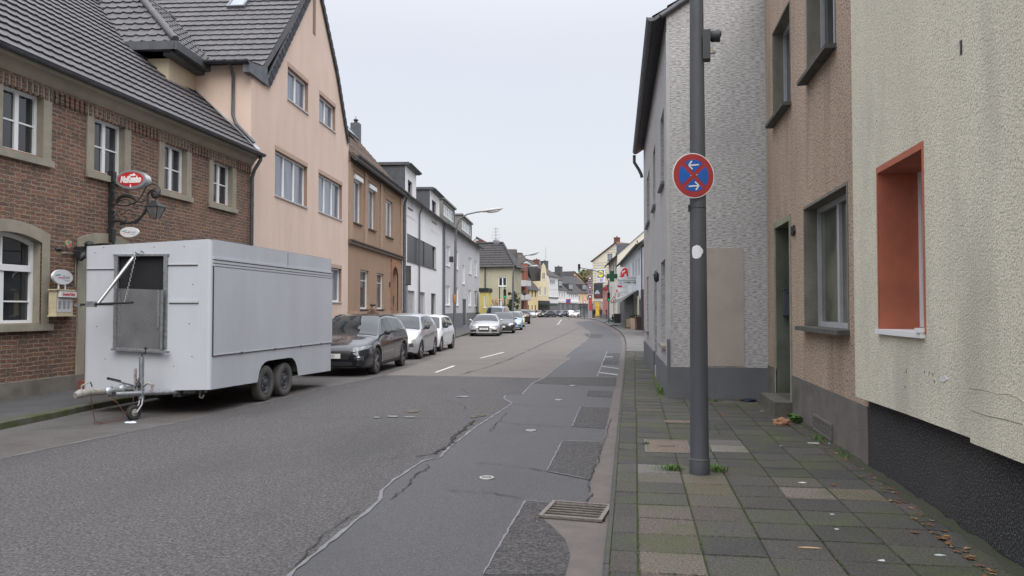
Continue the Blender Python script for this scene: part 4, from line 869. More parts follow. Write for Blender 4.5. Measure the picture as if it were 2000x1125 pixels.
for r in ((vx0, vx0+.03, v0, v1), (vx1-.03, vx1, v0, v1), (vx0+.03, vx1-.03, v0, v0+.03), (vx0+.03, vx1-.03, v1-.03, v1)): mb.box(r[0], r[1], -.035, -.013, r[2], r[3])
for k in range(1, 7): z = v0+(v1-v0)*k/7; mb.box(vx0+.006, vx1-.006, -.03, -.016, z-.008, z+.008)
for k in range(1, 9): x = vx0+(vx1-vx0)*k/9; mb.box(x-.004, x+.004, -.032, -.015, v0+.01, v1-.01)
mb.build('vent_grille', mat('painted_grille', (.12,.115,.105), (.16,.15,.14), scale=20, rough=.8), RBn)
# ================================================================= RIGHT: grey-white house standing forward
gyA = (.30, 25.2); gyB = (.57, 13.62); Y = Fr(gyA, gyB); yl = (Vector(gyB)-Vector(gyA)).length
grw = mat('streaked_grey_plaster', (.5,.492,.487), (.27,.268,.268), lo=.44, hi=.62, scale=12, rough=.95, bump=.02, bscale=16, stretch=(1,1,5), bstretch=(1,1,5), c3=(.28,.28,.28), s3=.7, a3=.4, bdetail=5)
grp = mat('grey_plinth_paint', (.115,.12,.13), (.14,.145,.155), scale=1.5, rough=.85, bump=.003, bscale=50, c3=(.09,.09,.095), s3=1, a3=.5)
zeY = 1.62 + (604-34)/1500*13.45
Yo = [Y.R(1284,1293,515,690), Y.R(1267.5,1270.5,545,670), Y.R(1275.5,1279,548,700)]
Yo = [(yl-2.1, yl-.75, .95, 2.55), (2.2, 3.4, 1.0, 2.55), (yl-4.9, yl-3.8, .3, 2.5), (yl-2.0, yl-.9, 4.0, 5.4), (yl-5.2, yl-4.1, 4.0, 5.4), (2.4, 3.4, 4.0, 5.4), (yl-8.2, yl-7.2, 4.0, 5.4)]
RY = house(Y, 'grey_streaked_house', 'grey-white plastered house with a dark grey plinth standing forward behind the sign pole', 'house', 0, yl, zeY+.1, 9, grw, [(o_, .18) for o_ in Yo],
           plinth=(.62, grp, .025), roof=dict(type='par', rise=2.9, oh=.22, mat=mat('red_clay_tile', (.22,.07,.045), (.15,.055,.04), scale=6, rough=.8), relief=True, side=.06, tw=.25, th=.32), rev=grw)
for i, o_ in enumerate(Yo):
    if i == 2: mb = MB(); mb.box(o_[0], o_[1], .12, .18, o_[2], o_[3]); mb.build('door', mat('brown_door', (.06,.04,.03)), RY)
    else: window(RY, o_, .15, cols=2 if i == 0 else 1, sill=.07, sm=stone if i == 0 else zinc)
# beige plaster patch on the gable wall facing the camera (local x = yl plane)
y0_, z0_ = Y.side(yl, 1378, 710); y1_, z1_ = Y.side(yl, 1452, 484); mb = MB(); mb.box(yl-.01, yl+.012, y0_, y1_, .64, z1_)
mb.build('plaster_patch', mat('beige_patch', (.38,.335,.3), (.34,.3,.265), scale=1.4, rough=.9, bump=.003, bscale=40, c3=(.24,.215,.19), s3=1.5, a3=.4), RY)
mb = MB(); mb.box(yl-.04, yl+.008, -.012, .05, .64, zeY-.25); mb.build('corner_strip', mat('corner_bead', (.4,.4,.4), (.34,.34,.34), scale=4, rough=.9), RY)
mb = MB(); mb.box(yl-.06, yl+.018, -.02, .035, .62, 1.1); mb.build('corner_guard', grp, RY)
mb = MB(); mb.tube([(yl+.05, -.10, zeY+.02), (yl+.05, 4.5, zeY+.02+2.9/4.5*4.5)], .05, 6); mb.box(yl+.0, yl+.07, -.2, 4.5, zeY-.3, zeY-.29) if False else None; mb.build('verge_trim', zincd, RY)
mb = MB(); mb.tube([(.1, -.3, zeY-.12), (.1, -.3, zeY-.35), (.1, -.15, zeY-.6), (.1, -.08, zeY-.75), (.1, -.06, zeY-.85)], .05, 8); mb.build('downpipe', zincd, RY)
# two iron wall ties beside the upper windows
mb = MB(); mb.ell((yl-2.9, -.05, 2.3), (.06,.06,.12), 8); mb.tube([(yl-2.9, 0, 2.3), (yl-2.9, -.12, 2.36)], .012); mb.build('wall_lantern', black, RY)
# ================================================================= FAR HOUSES
def mk(name, pxA, dA, pxB, dB):
    a, b = D(pxA, 604, dA), D(pxB, 604, dB); return Fr(a, b), (b.xy-a.xy).length
ft = mat('far_grey_tile', (.036,.034,.035), (.062,.058,.057), scale=1.4, rough=.8, stretch=(1,1,8), c3=(.07,.065,.062), s3=.5, a3=.4)
ftb = mat('far_brown_tile', (.055,.047,.042), (.08,.07,.062), scale=1.6, rough=.85, stretch=(1,1,6))
def wall_m(n, c): return mat(n, c, [x*.88 for x in c], scale=.8, rough=.9, stretch=(1,1,.8))
def far(name, label, pxA, dA, pxB, dB, ye, dep, m, wins=(), roof=None, gm_=gl_dark, fm=None, plinth=None, gable=None, shop=None, cat='house', sill=.06, cols=2, dormers=(), at='A', rd=.12):
    fr, ln = mk(name, pxA, dA, pxB, dB); ze = fr.z(pxA if at == 'A' else pxB, ye)
    hs = [fr.R(*w_) for w_ in wins]; hs = [(max(.15, a), min(ln-.15, b), max(.15, c), d) for a, b, c, d in hs]; hs = [h for h in hs if h[1]-h[0] > .2]
    g = [fr.loc(*p) for p in gable] if gable else None
    R = house(fr, name, label, cat, 0, ln, ze, dep, m, [(h, rd+.05) for h in hs], plinth=plinth, roof=roof, gable=g, gut=roof is not None and dA < 130)
    for h in hs: window(R, h, rd, fm=fm or white, gm_=gm_, cols=cols if h[1]-h[0] > .8 else 1, fw=.09, sill=sill, so=.04)
    return fr, ln, ze, R
def groof(R, fr, apex, ln, ze, dep, m, oh=.3, t=.18):     # roof over a front gable: ridge runs back from the apex
    ax_, az2 = apex; mb = MB()
    for x0 in (0, ln):
        dx = x0-ax_; dz = ze-az2; k = 1+oh/abs(dx); e = (ax_+dx*k, az2+dz*k+.08); a = (ax_, az2+.08)
        q1, q2 = (e[0], -oh, e[1]), (a[0], -oh, a[1]); q3, q4 = (a[0], dep, a[1]), (e[0], dep, e[1])
        mb.face([q1, q2, q3, q4]); dn = Vector((0, 0, -t)); mb.face([Vector(p)+dn for p in (q1, q4, q3, q2)]); mb.face([q1, Vector(q1)+dn, Vector(q2)+dn, q2]); mb.face([q1, q4, Vector(q4)+dn, Vector(q1)+dn])
    return mb.build('roof', m, R)
def chimney(R, x, y, z0, z1, w_=.5, m=None, pots=1):
    mb = MB(); mb.box(x-w_/2, x+w_/2, y-w_/2, y+w_/2, z0, z1); mb.box(x-w_/2-.06, x+w_/2+.06, y-w_/2-.06, y+w_/2+.06, z1-.12, z1+.02)
    for k in range(pots): mb.tube([(x+(k-(pots-1)/2)*.35, y, z1), (x+(k-(pots-1)/2)*.35, y, z1+.3)], .11, 8)
    return mb.build('chimney', m or mat('chimney_brick', (.16,.07,.05), (.12,.055,.042), scale=8, rough=.9), R)
def aerial(R, x, y, z, h, n=4, w_=.8):
    mb = MB(); mb.tube([(x, y, z), (x, y, z+h)], .03, 5)
    for k in range(n): mb.tube([(x-w_/2*(1-.12*k), y, z+h*(.4+.17*k)), (x+w_/2*(1-.12*k), y, z+h*(.4+.17*k))], .02, 4)
    return mb.build('aerial', zincd, R)
# green-yellow corner house
fr, ln, ze, R = far('olive_corner_house', 'olive yellow corner house with a hipped tiled roof and aerial beyond the grey block', 934, 97, 1001, 96, 522.5, 5, wall_m('olive_render', (.41,.385,.28)), [(973.5,989.5,541.5,559)], cols=2)
d_ = 5; mb = MB(); o_ = .5; rz = fr.z(962, 476, d_/2); c = [Vector(p) for p in ((-o_,-o_,ze), (ln+o_,-o_,ze), (ln+o_,d_+o_,ze), (-o_,d_+o_,ze))]; r0 = Vector((-o_-3, d_/2, rz)); r1 = Vector((ln-ln*.42, d_/2, rz))
for f in ((c[0],c[1],r1,r0),(c[1],c[2],r1),(c[2],c[3],r0,r1)): mb.face(f)
mb.face([c[0],c[3],c[2],c[1]])
tiles(mb, (-o_,-o_,ze+.02), (1,0,0), Vector((0,d_/2+o_,rz-ze)), ln+2*o_, math.hypot(d_/2+o_, rz-ze), .6, .45, .06, .02, clip=lambda v: (0, ln+2*o_-v/math.hypot(d_/2+o_, rz-ze)*(ln*.42+o_)))
mb.tube([c[1]+Vector((0,0,.1)), r1+Vector((0,0,.1))], .15, 6); mb.tube([r0+Vector((0,0,.1)), r1+Vector((0,0,.1))], .15, 6)
rf = mb.build('roof', ft, R); chimney(rf, fr.x(938,475,4), 4, rz-1, fr.z(938,471,4), .9, pots=1)
aerial(R, fr.x(968.5,480,d_/2), d_/2, rz-.2, fr.z(968,444,d_/2)-rz+.2, 4, 1.3)
mb = MB(); mb.ell((fr.x(970,477,2.5), 2.3, rz+.1), (.5,.12,.5), 12); mb.build('satellite_dish', zinc, R)
mb = MB(); mb.box(fr.x(948,540)-.08, fr.x(948,540)+.08, -.15, 0, 0, ze-.1); mb.build('downpipe', zincd, R)
# its rear neighbour with the curved white dormer gable
fr, ln, ze, R = far('curved_gable_house', 'grey roofed house with a curved white dormer gable behind the olive corner house', 990, 112, 1016, 128, 520, 9, wall_m('white_far', (.62,.61,.58)), (), roof=dict(type='par', rise=4.2, oh=.3, mat=ft, side=.1))
mb = MB(); a0 = fr.x(996,505,1); g_ = [(a0, ze-.5), (a0+2.6, ze-.5), (a0+2.6, ze+1.6), (a0+2.2, ze+2.6), (a0+1.6, ze+3.3), (a0+.9, ze+3.3), (a0+.4, ze+2.6), (a0, ze+1.6)]
mb.prism(g_, .2, 5); mb.prism([(p[0]+(.12 if p[0] > a0+1.3 else -.12), p[1]+.1) for p in g_[2:]], .1, 5, 1); dm = mb.build('dormer', [wall_m('white_far', (.62,.61,.58)), ft], R)
mb = MB(); mb.box(a0+1.1, a0+1.5, .17, .2, ze+1, ze+2.2); mb.build('window', gl_dark, dm)
# yellow annex
fr, ln, ze, R = far('yellow_annex', 'small bright yellow annex with a black flat roof edge beside the grey block', 937.5, 77.3, 952.5, 77.2, 570, 2.5, wall_m('bright_yellow', (.6,.5,.17)), [(945,949.5,577,601)], cols=1)
mb = MB(); mb.box(-.1, ln+.08, -.12, 2.6, ze-.02, ze+.38); mb.build('roof_edge', plas, R)
# red-brown block with balconies
fr, ln, ze, R = far('balcony_block', 'grey block with a red brick stair tower and stacked balconies', 1008.5, 140, 1028.5, 147, 525, 10, wall_m('taupe_render', (.27,.24,.21)), [(1011,1017,545,553), (1011,1017,571,580)], roof=dict(type='par', rise=3, oh=.3, mat=ftb, side=.1))
xr = fr.x(1020.5,560); mb = MB(); mb.box(xr, ln+.05, -.25, .2, -.05, ze+1.2); mb.build('stair_tower', wall_m('red_brick_far', (.27,.085,.05)), R)
for yt in (549, 576):
    mb = MB(); z = fr.z(1016,yt); mb.box(fr.x(1012,560), xr+1.2, -1.3, 0, z-1.0, z-.8); mb.box(fr.x(1012,560), xr+1.2, -1.35, -1.27, z-.9, z+.1); mb.box(fr.x(1012,560)-.02, fr.x(1012,560)+.06, -1.3, 0, z-.9, z+.1); mb.build('balcony', wall_m('pale_balcony', (.5,.5,.5)), R)
mb = MB(); mb.box(fr.x(1010,600), fr.x(1020,600), -.03, .0, .1, 2.4); mb.build('garage_opening', plas, R)
# small yellow house with steep side roof
fr, ln, ze, R = far('small_yellow_house', 'small pale yellow house with dark shutters right of the red stair tower', 1028.5, 152, 1051, 158, 562, 9, wall_m('pale_yellow', (.66,.54,.31)), [(1031.5,1033.5,566,579),(1038.5,1040.5,567,580),(1044.5,1047,568,580),(1031.5,1033.5,596,606),(1038.5,1040.5,596,606),(1044.5,1047,596,606)], roof=dict(type='par', rise=5.0, oh=.4, mat=ft, side=.15), fm=mat('dark_shutter', (.1,.04,.03), rough=.7), sill=None)
# cream gable behind the small yellow house
fr, ln, ze, R = far('cream_curly_gable_house', 'cream house with a tall rounded ornamental gable above a black shopfront', 1051, 160, 1071.5, 166, 549, 10, wall_m('cream_far', (.68,.59,.4)), [(1053.5,1057,560,577),(1063.5,1067,561,577),(1059.5,1065,533,545)], gable=[(1055.5,549),(1056.5,530),(1058.5,518),(1061.5,513.5),(1065,519),(1067,532),(1068.5,549)])
mb = MB(); mb.prism([fr.loc(x, y) for x, y in ((1049,547),(1073,552),(1071,527),(1040,514))], 1.2, 9); mb.build('roof', ft, R); chimney(R, fr.x(1048,520,5), 5, ze+2, fr.z(1048,507,5), 1.1)
mb = MB(); mb.box(0, ln, -.3, 0, 0, fr.z(1052,587)); mb.build('shopfront', plas, R)
mb = MB(); mb.box(-.2, ln-.5, -2.2, -.3, fr.z(1052,597), fr.z(1052,594)); mb.build('awning', mat('dark_green_awning', (.02,.04,.03), rough=.8), R)
# row roof behind with red chimneys
fr, ln, ze, R = far('red_chimney_house', 'brown roofed house with two red chimneys behind the small yellow house', 1014, 168, 1048, 172, 530, 9, wall_m('ochre_side', (.45,.36,.24)), (), roof=dict(type='par', rise=4.4, oh=.3, mat=ftb, side=.1))
chimney(R, fr.x(1024,520,4), 4, ze+2, fr.z(1023,508,4), 1.2, pots=2); chimney(R, fr.x(1030,520,4), 4, ze+2, fr.z(1028,508,4), 1.2, pots=1)
# white three storey
fr, ln, ze, R = far('white_three_storey_house', 'white three-storey house with a wide attic window and grey shopfront', 1071.5, 168, 1090, 176, 537, 10, wall_m('white_plaster', (.68,.68,.68)), [(1074,1084,545,555),(1073,1075.5,564,580),(1077,1079.5,565,580),(1081.5,1084,565,580),(1086,1088,566,580)], roof=dict(type='par', rise=3.4, oh=.4, mat=ft, side=.2), cols=5, plinth=(3.0, mat('shop_grey', (.05,.052,.055), (.1,.1,.1), scale=1.5, rough=.4), .04))
mb = MB(); mb.box(0, ln, -.15, 0, fr.z(1072,582), fr.z(1072,580)); mb.build('cornice', zincd, R); aerial(R, fr.x(1066,500,5), 5, ze+2, fr.z(1066,483,5)-ze-2, 3, 2.2); chimney(R, fr.x(1063,510,5), 5, ze+1, fr.z(1063,510,5), 1.6, zincd)
# white two storey, grey mansard
for nm, lb, a, da, b, db, ye, cr, cl, wn, ri in (
    ('white_mansard_house', 'white two-storey house with a grey mansard roof and dark shopfront, right of the three-storey one', 1090, 177, 1107, 184, 564, None, (.66,.66,.66), [(1092.5,1094.5,569,580),(1097,1099,570,580),(1101.5,1103.5,570,580)], 4.3),
    ('white_dormer_house', 'white shop house with a row of five windows and wide roof dormer', 1107, 185, 1130, 194, 570, None, (.7,.71,.72), [(1112,1114,573,582),(1116,1118,573,582),(1120,1122,573,582),(1124,1126,574,582),(1127.5,1129,574,582)], 4.6),
    ('peach_house', 'peach coloured house with dark slate attic beside the purple sign tower', 1130, 195, 1160, 206, 570, None, (.68,.46,.3), [(1138,1140,577,588),(1131,1133,577,588),(1146,1149,578,588)], 4.4)):
    fr, ln, ze, R = far(nm, lb, a, da, b, db, ye, 10, wall_m(nm+'_wall', cl), wn, roof=dict(type='par', rise=ri, oh=.3, mat=ft, side=.2), plinth=(3.0, mat('shop_grey', (.05,.052,.055)), .04), cols=1)
    mb = MB(); mb.box(.2, ln-.3, -.5, 0, 3.1, 3.5); mb.build('shop_fascia', mat('fascia_white', (.55,.55,.53), rough=.6), R)
    for k in range(3 if ln > 10 else 2):
        x = ln*(k+.5)/(3 if ln > 10 else 2); mb = MB(); mb.box(x-ln*.13, x+ln*.13, -.06, -.04, .5, 2.8); mb.build('shop_window', gl_dark, R)
    x = ln*.45; mb = MB(); mb.box(x-1.6, x+1.6, .4, 3.5, ze+.5, ze+2.1); dm = mb.build('dormer', ft, R); mb = MB()
    for k in (-1, 0, 1): mb.box(x+k-.42, x+k+.42, .36, .4, ze+.8, ze+1.9)
    mb.build('window', gl_pale, dm)
    if nm == 'white_mansard_house': chimney(R, fr.x(1091,540,5), 5, ze+2, fr.z(1091,521,5), 1.6, zincd, 2)
# orange gable behind the peach house
fr, ln, ze, R = far('orange_gable_house', 'tall house with an orange-brown gable end behind the peach house roof', 1113, 225, 1149, 232, 558, 9, wall_m('ochre_gable', (.56,.37,.22)), (), gable=[(1121,530)]); ap = fr.loc(1121,530); groof(R, fr, ap, ln, ze, 9, ft)
# ---- right side: blue-white shop house next beyond the grey house
b0 = G(1228,636,.08); S = Fr(b0, d=-gdir(1130)); sx0, sx1 = S.x(1211.5), S.x(1256.5); zes = S.z(1255,470)
So = [S.R(1222,1225.5,530,548,'r'), S.R(1234.5,1238,508,541,'r'), S.R(1239.5,1243.5,506,541,'r'), S.R(1245.5,1249.5,503,541,'r')]
sz = (So[2][2], So[2][3]); So = [(a, b, sz[0], sz[1]) for a, b, _, _ in So]
RS = house(S, 'pharmacy_house', 'pale blue-white shop house with grey ground floor under the pharmacy signs', 'house', sx0, sx1, zes, 9, wall_m('blue_white', (.62,.64,.68)), [(o_, .15) for o_ in So]+[((S.x(1237), S.x(1245.5), .15, 2.6), .3), ((S.x(1248), S.x(1252), .15, 2.4), .3)],
           plinth=(S.z(1250,567), mat('shop_anthracite', (.06,.065,.075), (.085,.09,.1), scale=2, rough=.6), .03), roof=dict(type='par', rise=3.4, oh=.4, mat=ft, side=.1), rev=white)
for o_ in So: window(RS, o_, .12, cols=1, fw=.08, gm_=gl_pale)
mb = MB(); a, b = S.x(1219), S.x(1246.5); z = S.z(1246,566)
mb.face([(a,0,z),(b,0,z),(b,-1.3,z-.65),(a,-1.3,z-.65)]); mb.face([(a,0,z-.03),(a,-1.3,z-.68),(b,-1.3,z-.68),(b,0,z-.03)]); mb.face([(a,-1.3,z-.65),(b,-1.3,z-.65),(b,-1.31,z-.95),(a,-1.31,z-.95)]); mb.face([(b,0,z-.02),(b,-1.3,z-.67),(b,-1.3,z-.9)]); mb.build('awning', mat('grey_awning', (.34,.34,.33), (.28,.28,.27), scale=2, rough=.8), RS)
downpipe(RS, sx1-.15, .1, zes, .4)
mb = MB(); mb.box(S.x(1245), S.x(1249.5), -.05, -.035, 1, S.z(1247,578)); mb.build('lit_poster', wall_m('pale_poster', (.6,.58,.42)), RS)
# orange-brown strip house between
S2 = Fr(G(1262,650,.08), d=-gdir(1150)); mb_a, mb_b = S2.x(1257.3), S2.x(1257.3)+9
RO = house(S2, 'terracotta_house', 'terracotta brick house front seen as a sliver beside the grey streaked house', 'house', mb_a, mb_b, S2.z(1258,480), 8, wall_m('terracotta', (.38,.17,.09)), [((mb_a+.6, mb_a+1.6, .15, 2.3), .2), ((mb_a+2.6, mb_a+3.8, 3.6, 5.0), .15)], roof=dict(type='par', rise=3, oh=.3, mat=ft, side=.05), plinth=(.5, wall_m('brown_plinth', (.15,.07,.045)), .02))
window(RO, (mb_a+2.6, mb_a+3.8, 3.6, 5.0), .12, cols=2); mb = MB(); mb.box(mb_a+.6, mb_a+1.6, .14, .2, .15, 2.3); mb.build('door', mat('brown_door', (.06,.04,.03)), RO)
# cream house with mansard beyond
fr, ln, ze, R = far('cream_mansard_house', 'cream house with a slate mansard dormer and bare side gable behind the green cross', 1189, 108, 1206, 88.5, 516, 12, wall_m('cream_side', (.66,.63,.54)), [(1192,1194,522,545),(1197,1199.5,515,545),(1201.5,1204,512,545),(1193,1195,560,590),(1200,1203,560,600)], roof=dict(type='par', rise=5.2, oh=.5, mat=ft, side=.1), at='A')
mb = MB(); x = ln*.62; mb.box(x-1.8, x+1.8, .35, 2.2, ze+.2, ze+1.75); dm = mb.build('dormer', mat('slate_cladding', (.09,.1,.115), (.12,.13,.145), scale=4, rough=.7), R); mb = MB(); mb.box(x-.9, x+.9, .31, .35, ze+.7, ze+1.6); mb.build('window', gl_pale, dm)
# pink-red small house
fr, ln, ze, R = far('coral_house', 'coral pink small house with slate roof behind the traffic light', 1177.5, 136, 1193, 112, 562, 8, wall_m('coral_render', (.52,.2,.17)), [(1181,1183,571,584)], roof=dict(type='par', rise=3, oh=.3, mat=ft, side=.1), plinth=(.8, zinc, .04))
# siding house facing us
fr, ln, ze, R = far('siding_gable_house', 'tall cream clapboard gable house carrying the shop banner and dark billboard', 1158, 147, 1250, 140, 509, 10, mat('clapboard', (.68,.65,.54), (.62,.59,.48), scale=1, rough=.7), [(1186.5,1196,496,509)], gable=[(1204,473)], cols=1, gm_=gl_pale, fm=zincd)
ap = fr.loc(1204,473); groof(R, fr, ap, ln, ze, 10, mat('brown_roof_edge', (.14,.07,.05), rough=.8)); chimney(R, fr.x(1205,470,3), 3, ap[1]-1.5, fr.z(1205,464,3), .85)
mb = MB(); z = 4.2
while z < ap[1]-.6:
    k = min(1, max(0, (ap[1]-z)/(ap[1]-ze))) if z > ze else 1
    xa, xb = ap[0]*(1-k), ap[0]+(ln-ap[0])*k
    if not (fr.z(1190,512) < z < fr.z(1190,494)): mb.box(xa+.05, xb-.05, -.05, 0, z, z+.05)
    z += .48
mb.build('clapboard_lines', mat('clapboard_edge', (.42,.39,.29), rough=.8), R)
ban = mat('banner_white', (.72,.72,.7), rough=.7)
mb = MB(); q0 = fr.loc(1166,552); q1 = fr.loc(1182,526); mb.box(q0[0], q1[0], -.12, -.06, q0[1], q1[1]); bn_ = mb.build('banner', ban, R)
bw_ = q1[0]-q0[0]; mb = MB(); mb.box(q0[0]+bw_*.12, q1[0]-bw_*.12, -.14, -.12, q1[1]-1.55, q1[1]-.15); mb.build('banner_square', mat('banner_blue', (.03,.1,.4), rough=.6), bn_)
mb = MB(); c = ((q0[0]+q1[0])/2, q1[1]-.85); mb.prism([(c[0]+.62*math.cos(a), c[1]+.62*math.sin(a)) for a in [2*math.pi*k/24 for k in range(24)]], -.16, -.14); mb.build('banner_disc', mat('banner_yellow', (.85,.75,.05), rough=.6), bn_)
text('banner_text', 'LIDL', .46, Matrix.Translation((c[0], -.17, c[1])) @ FRONT, mat('sign_blue', (.02,.08,.4)), bn_, bold=.01)
text('banner_text', '1', .75, Matrix.Translation((q0[0]+.35, -.13, q0[1]+.42)) @ FRONT, mat('sign_red', (.5,.03,.03)), bn_, bold=.02); text('banner_text', '50', .8, Matrix.Translation((q0[0]+1.1, -.13, q0[1]+.42)) @ FRONT, mat('sign_blue', (.02,.08,.4)), bn_, bold=.01)
mb = MB(); q0 = fr.loc(1161,582); q1 = fr.loc(1177.5,553); mb.box(q0[0], q1[0], -.2, -.05, q0[1], q1[1]); bb = mb.build('billboard', mat('billboard_dark', (.03,.035,.045), (.06,.06,.07), scale=.8, rough=.5), R)
mb = MB(); mb.box(q0[0]+.3, q1[0]-.3, -.22, -.2, q0[1]+.2, q0[1]+.55, 1); mb.prism([(q0[0]+.15+1.3*t_, q0[1]+.75+.75*math.sin(math.pi*t_)) for t_ in [k/10 for k in range(11)]], -.23, -.2, 0); mb.build('billboard_picture', [mat('silver_paint', (.35,.4,.47), rough=.4), mat('dark_red', (.2,.03,.04))], bb)
mb = MB(); mb.box(0, fr.x(1178,590), -.12, 0, .1, 3.2); mb.build('shopfront', mat('warm_shopfront', (.38,.36,.33), (.2,.19,.18), scale=.7, rough=.6), R)
mb = MB(); mb.box(fr.x(1163.5,600), fr.x(1171,600), -.2, -.12, .3, 3.0); mb.build('poster', mat('yellow_poster', (.75,.6,.06), (.55,.2,.04), scale=1.3, rough=.6), R)
# hills and far wood
mb = MB(); rows = []
for j in range(9):
    r = []
    for i in range(60):
        px = 900+i*8; dd_ = 420+j*40; p = D(px, 604, dd_); hgt = 26*math.exp(-((px-1150)/75)**2)*math.sin(math.pi*min(1, j/6))**.7; r.append((p.x, p.y, -1+hgt))
    rows.append(r)
mb.grid(rows, flip=False); hl = mb.build('hills', mat('wooded_hill', (.055,.06,.03), (.09,.08,.045), scale=.08, rough=1)); tag(hl, kind='structure')
leaf = mat('far_foliage', (.07,.075,.03), (.12,.095,.05), scale=.15, rough=1)
mb = MB(); rng = random.Random(3)
for k in range(2600):
    px = rng.uniform(1060, 1215); j = rng.uniform(0, 6); dd_ = 420+j*40; p = D(px, 604, dd_); hgt = 26*math.exp(-((px-1150)/75)**2)*math.sin(math.pi*min(1, j/6))**.7
    c = Vector((p.x, p.y, -1+hgt+rng.uniform(0,4))); s_ = rng.uniform(.8,1.9)
    a = Vector((rng.uniform(-1,1), rng.uniform(-1,1), rng.uniform(-1,1))).normalized(); b = a.orthogonal().normalized(); mb.face([c-a*s_, c-b*s_, c+a*s_, c+b*s_])
o = mb.build('far_wood', leaf); tag(o, 'autumn wooded hillside beyond the roofs', 'wood', kind='stuff')
# ================================================================= vending trailer
tw = 2.12; tl = 4.85; TB = (-6.36, 10.8)      # right front corner; local x = to the kerb side?  here: +x right, +y back
T = empty('vending_trailer', (TB[0], TB[1], 0)); tag(T, 'white twin-axle vending trailer with a propped front hatch parked at the kerb', 'trailer')
T.rotation_euler = (0, 0, RD(.6))
tp = mat('trailer_paint', (.46,.485,.525), (.42,.445,.485), scale=1.1, rough=.42, spec=.4, bump=.0015, bscale=9, stretch=(1.5,1.5,.4), c3=(.38,.4,.43), s3=1.2, st3=(1,1,.5), a3=.3)
tpd = mat('trailer_dark_gap', (.03,.032,.035), rough=.8)
galv = mat('galvanised_steel', (.38,.4,.42), (.24,.25,.27), scale=22, rough=.45, metal=.7)
galw = mat('worn_white_paint', (.27,.26,.235), (.14,.13,.11), scale=16, rough=.6, lo=.5, hi=.7)
zt = lambda x: 2.69 + x*.04          # roof height falls slightly to the kerb side (x is negative)
zb = lambda x, y: .40 + x*.03 - y*.018
wy1_, wy2_ = 1.95, 2.72; ay0, ay1, azt = 1.53, 3.14, .715
HX0, HX1, HZ0, HZ1 = -1.57, -.74, 1.03, 2.44        # front hatch opening
def arc(): 
    pts = [(ay0-.05, .0)]
    pts += [(ay0+.01, .42), (ay0+.05, .55), (ay0+.13, .64), (ay0+.27, .70), (ay0+.4, azt), (ay1-.4, azt), (ay1-.24, .70), (ay1-.12, .63), (ay1-.04, .53), (ay1, .42), (ay1+.03, .0)]
    return pts
mb = MB(); R0 = .05
# right side with wheel arch cut out
side = [(R0, zb(0,0)), (ay0-.02, zb(0,ay0))] + arc()[1:-1] + [(ay1+.02, zb(0,ay1)), (tl-R0, zb(0,tl)), (tl-R0, 2.69), (R0, 2.69)]
holed(mb, side, [], lambda u, v: (0, u, v))
# front with hatch opening
fo = [(-tw+R0, zb(-tw,0)), (-R0, zb(0,0)), (-R0, zt(0)), (-tw+R0, zt(-tw))]
hp_ = [(HX0, HZ0), (HX1, HZ0), (HX1, HZ1), (HX0, HZ1)]
holed(mb, fo, [hp_], lambda u, v: (u, 0, v)); reveals(mb, hp_, 0, .06)
# rounded corner, left side, back, roof, floor
cr = [(-R0+R0*math.sin(a), R0-R0*math.cos(a)) for a in [math.pi/2*k/5 for k in range(6)]]
mb.grid([[(c[0], c[1], zb(0,0)) for c in cr], [(c[0], c[1], 2.69) for c in cr]], 0, True)
cl = [(-tw+R0-R0*math.sin(a), R0-R0*math.cos(a)) for a in [math.pi/2*k/5 for k in range(6)]]
mb.grid([[(c[0], c[1], zb(-tw,0)) for c in cl], [(c[0], c[1], zt(-tw)) for c in cl]], 0, True, flip=True)
mb.face([(-tw,R0,zb(-tw,0)),(-tw,R0,zt(-tw)),(-tw,tl,zt(-tw)),(-tw,tl,zb(-tw,tl))]); mb.face([(-R0,tl,.32),(-tw+R0,tl,.28),(-tw+R0,tl,zt(-tw)),(-R0,tl,2.69)]); mb.face([(0,tl-R0,.3),(-R0,tl,.3),(-R0,tl,2.69),(0,tl-R0,2.69)]); mb.face([(-tw,tl,.28),(-tw,tl,zt(-tw)),(-tw+R0,tl,zt(-tw)),(-tw+R0,tl,.28)])
mb.face([(0,0.0,2.692),(0,tl,2.692),(-tw,tl,zt(-tw)+.002),(-tw,0.0,zt(-tw)+.002)])
mb.face([(-.03,.03,zb(0,0)+.012),(-.03,ay0-.05,.40),(-tw+.03,ay0-.05,.36),(-tw+.03,.03,.36)][::-1], 1); mb.face([(-.03,ay1,.38),(-.03,tl-.03,.34),(-tw+.03,tl-.03,.31),(-tw+.03,ay1,.34)][::-1], 1)
ap_ = arc(); mb.grid([[(-.002, p[0], p[1]) for p in ap_[1:-1]], [(-.4, p[0], p[1]) for p in ap_[1:-1]]], 1, False); mb.face([(-.4, p[0], p[1]) for p in ap_[1:-1]], 1)
mb.build('body', [tp, tpd], T)
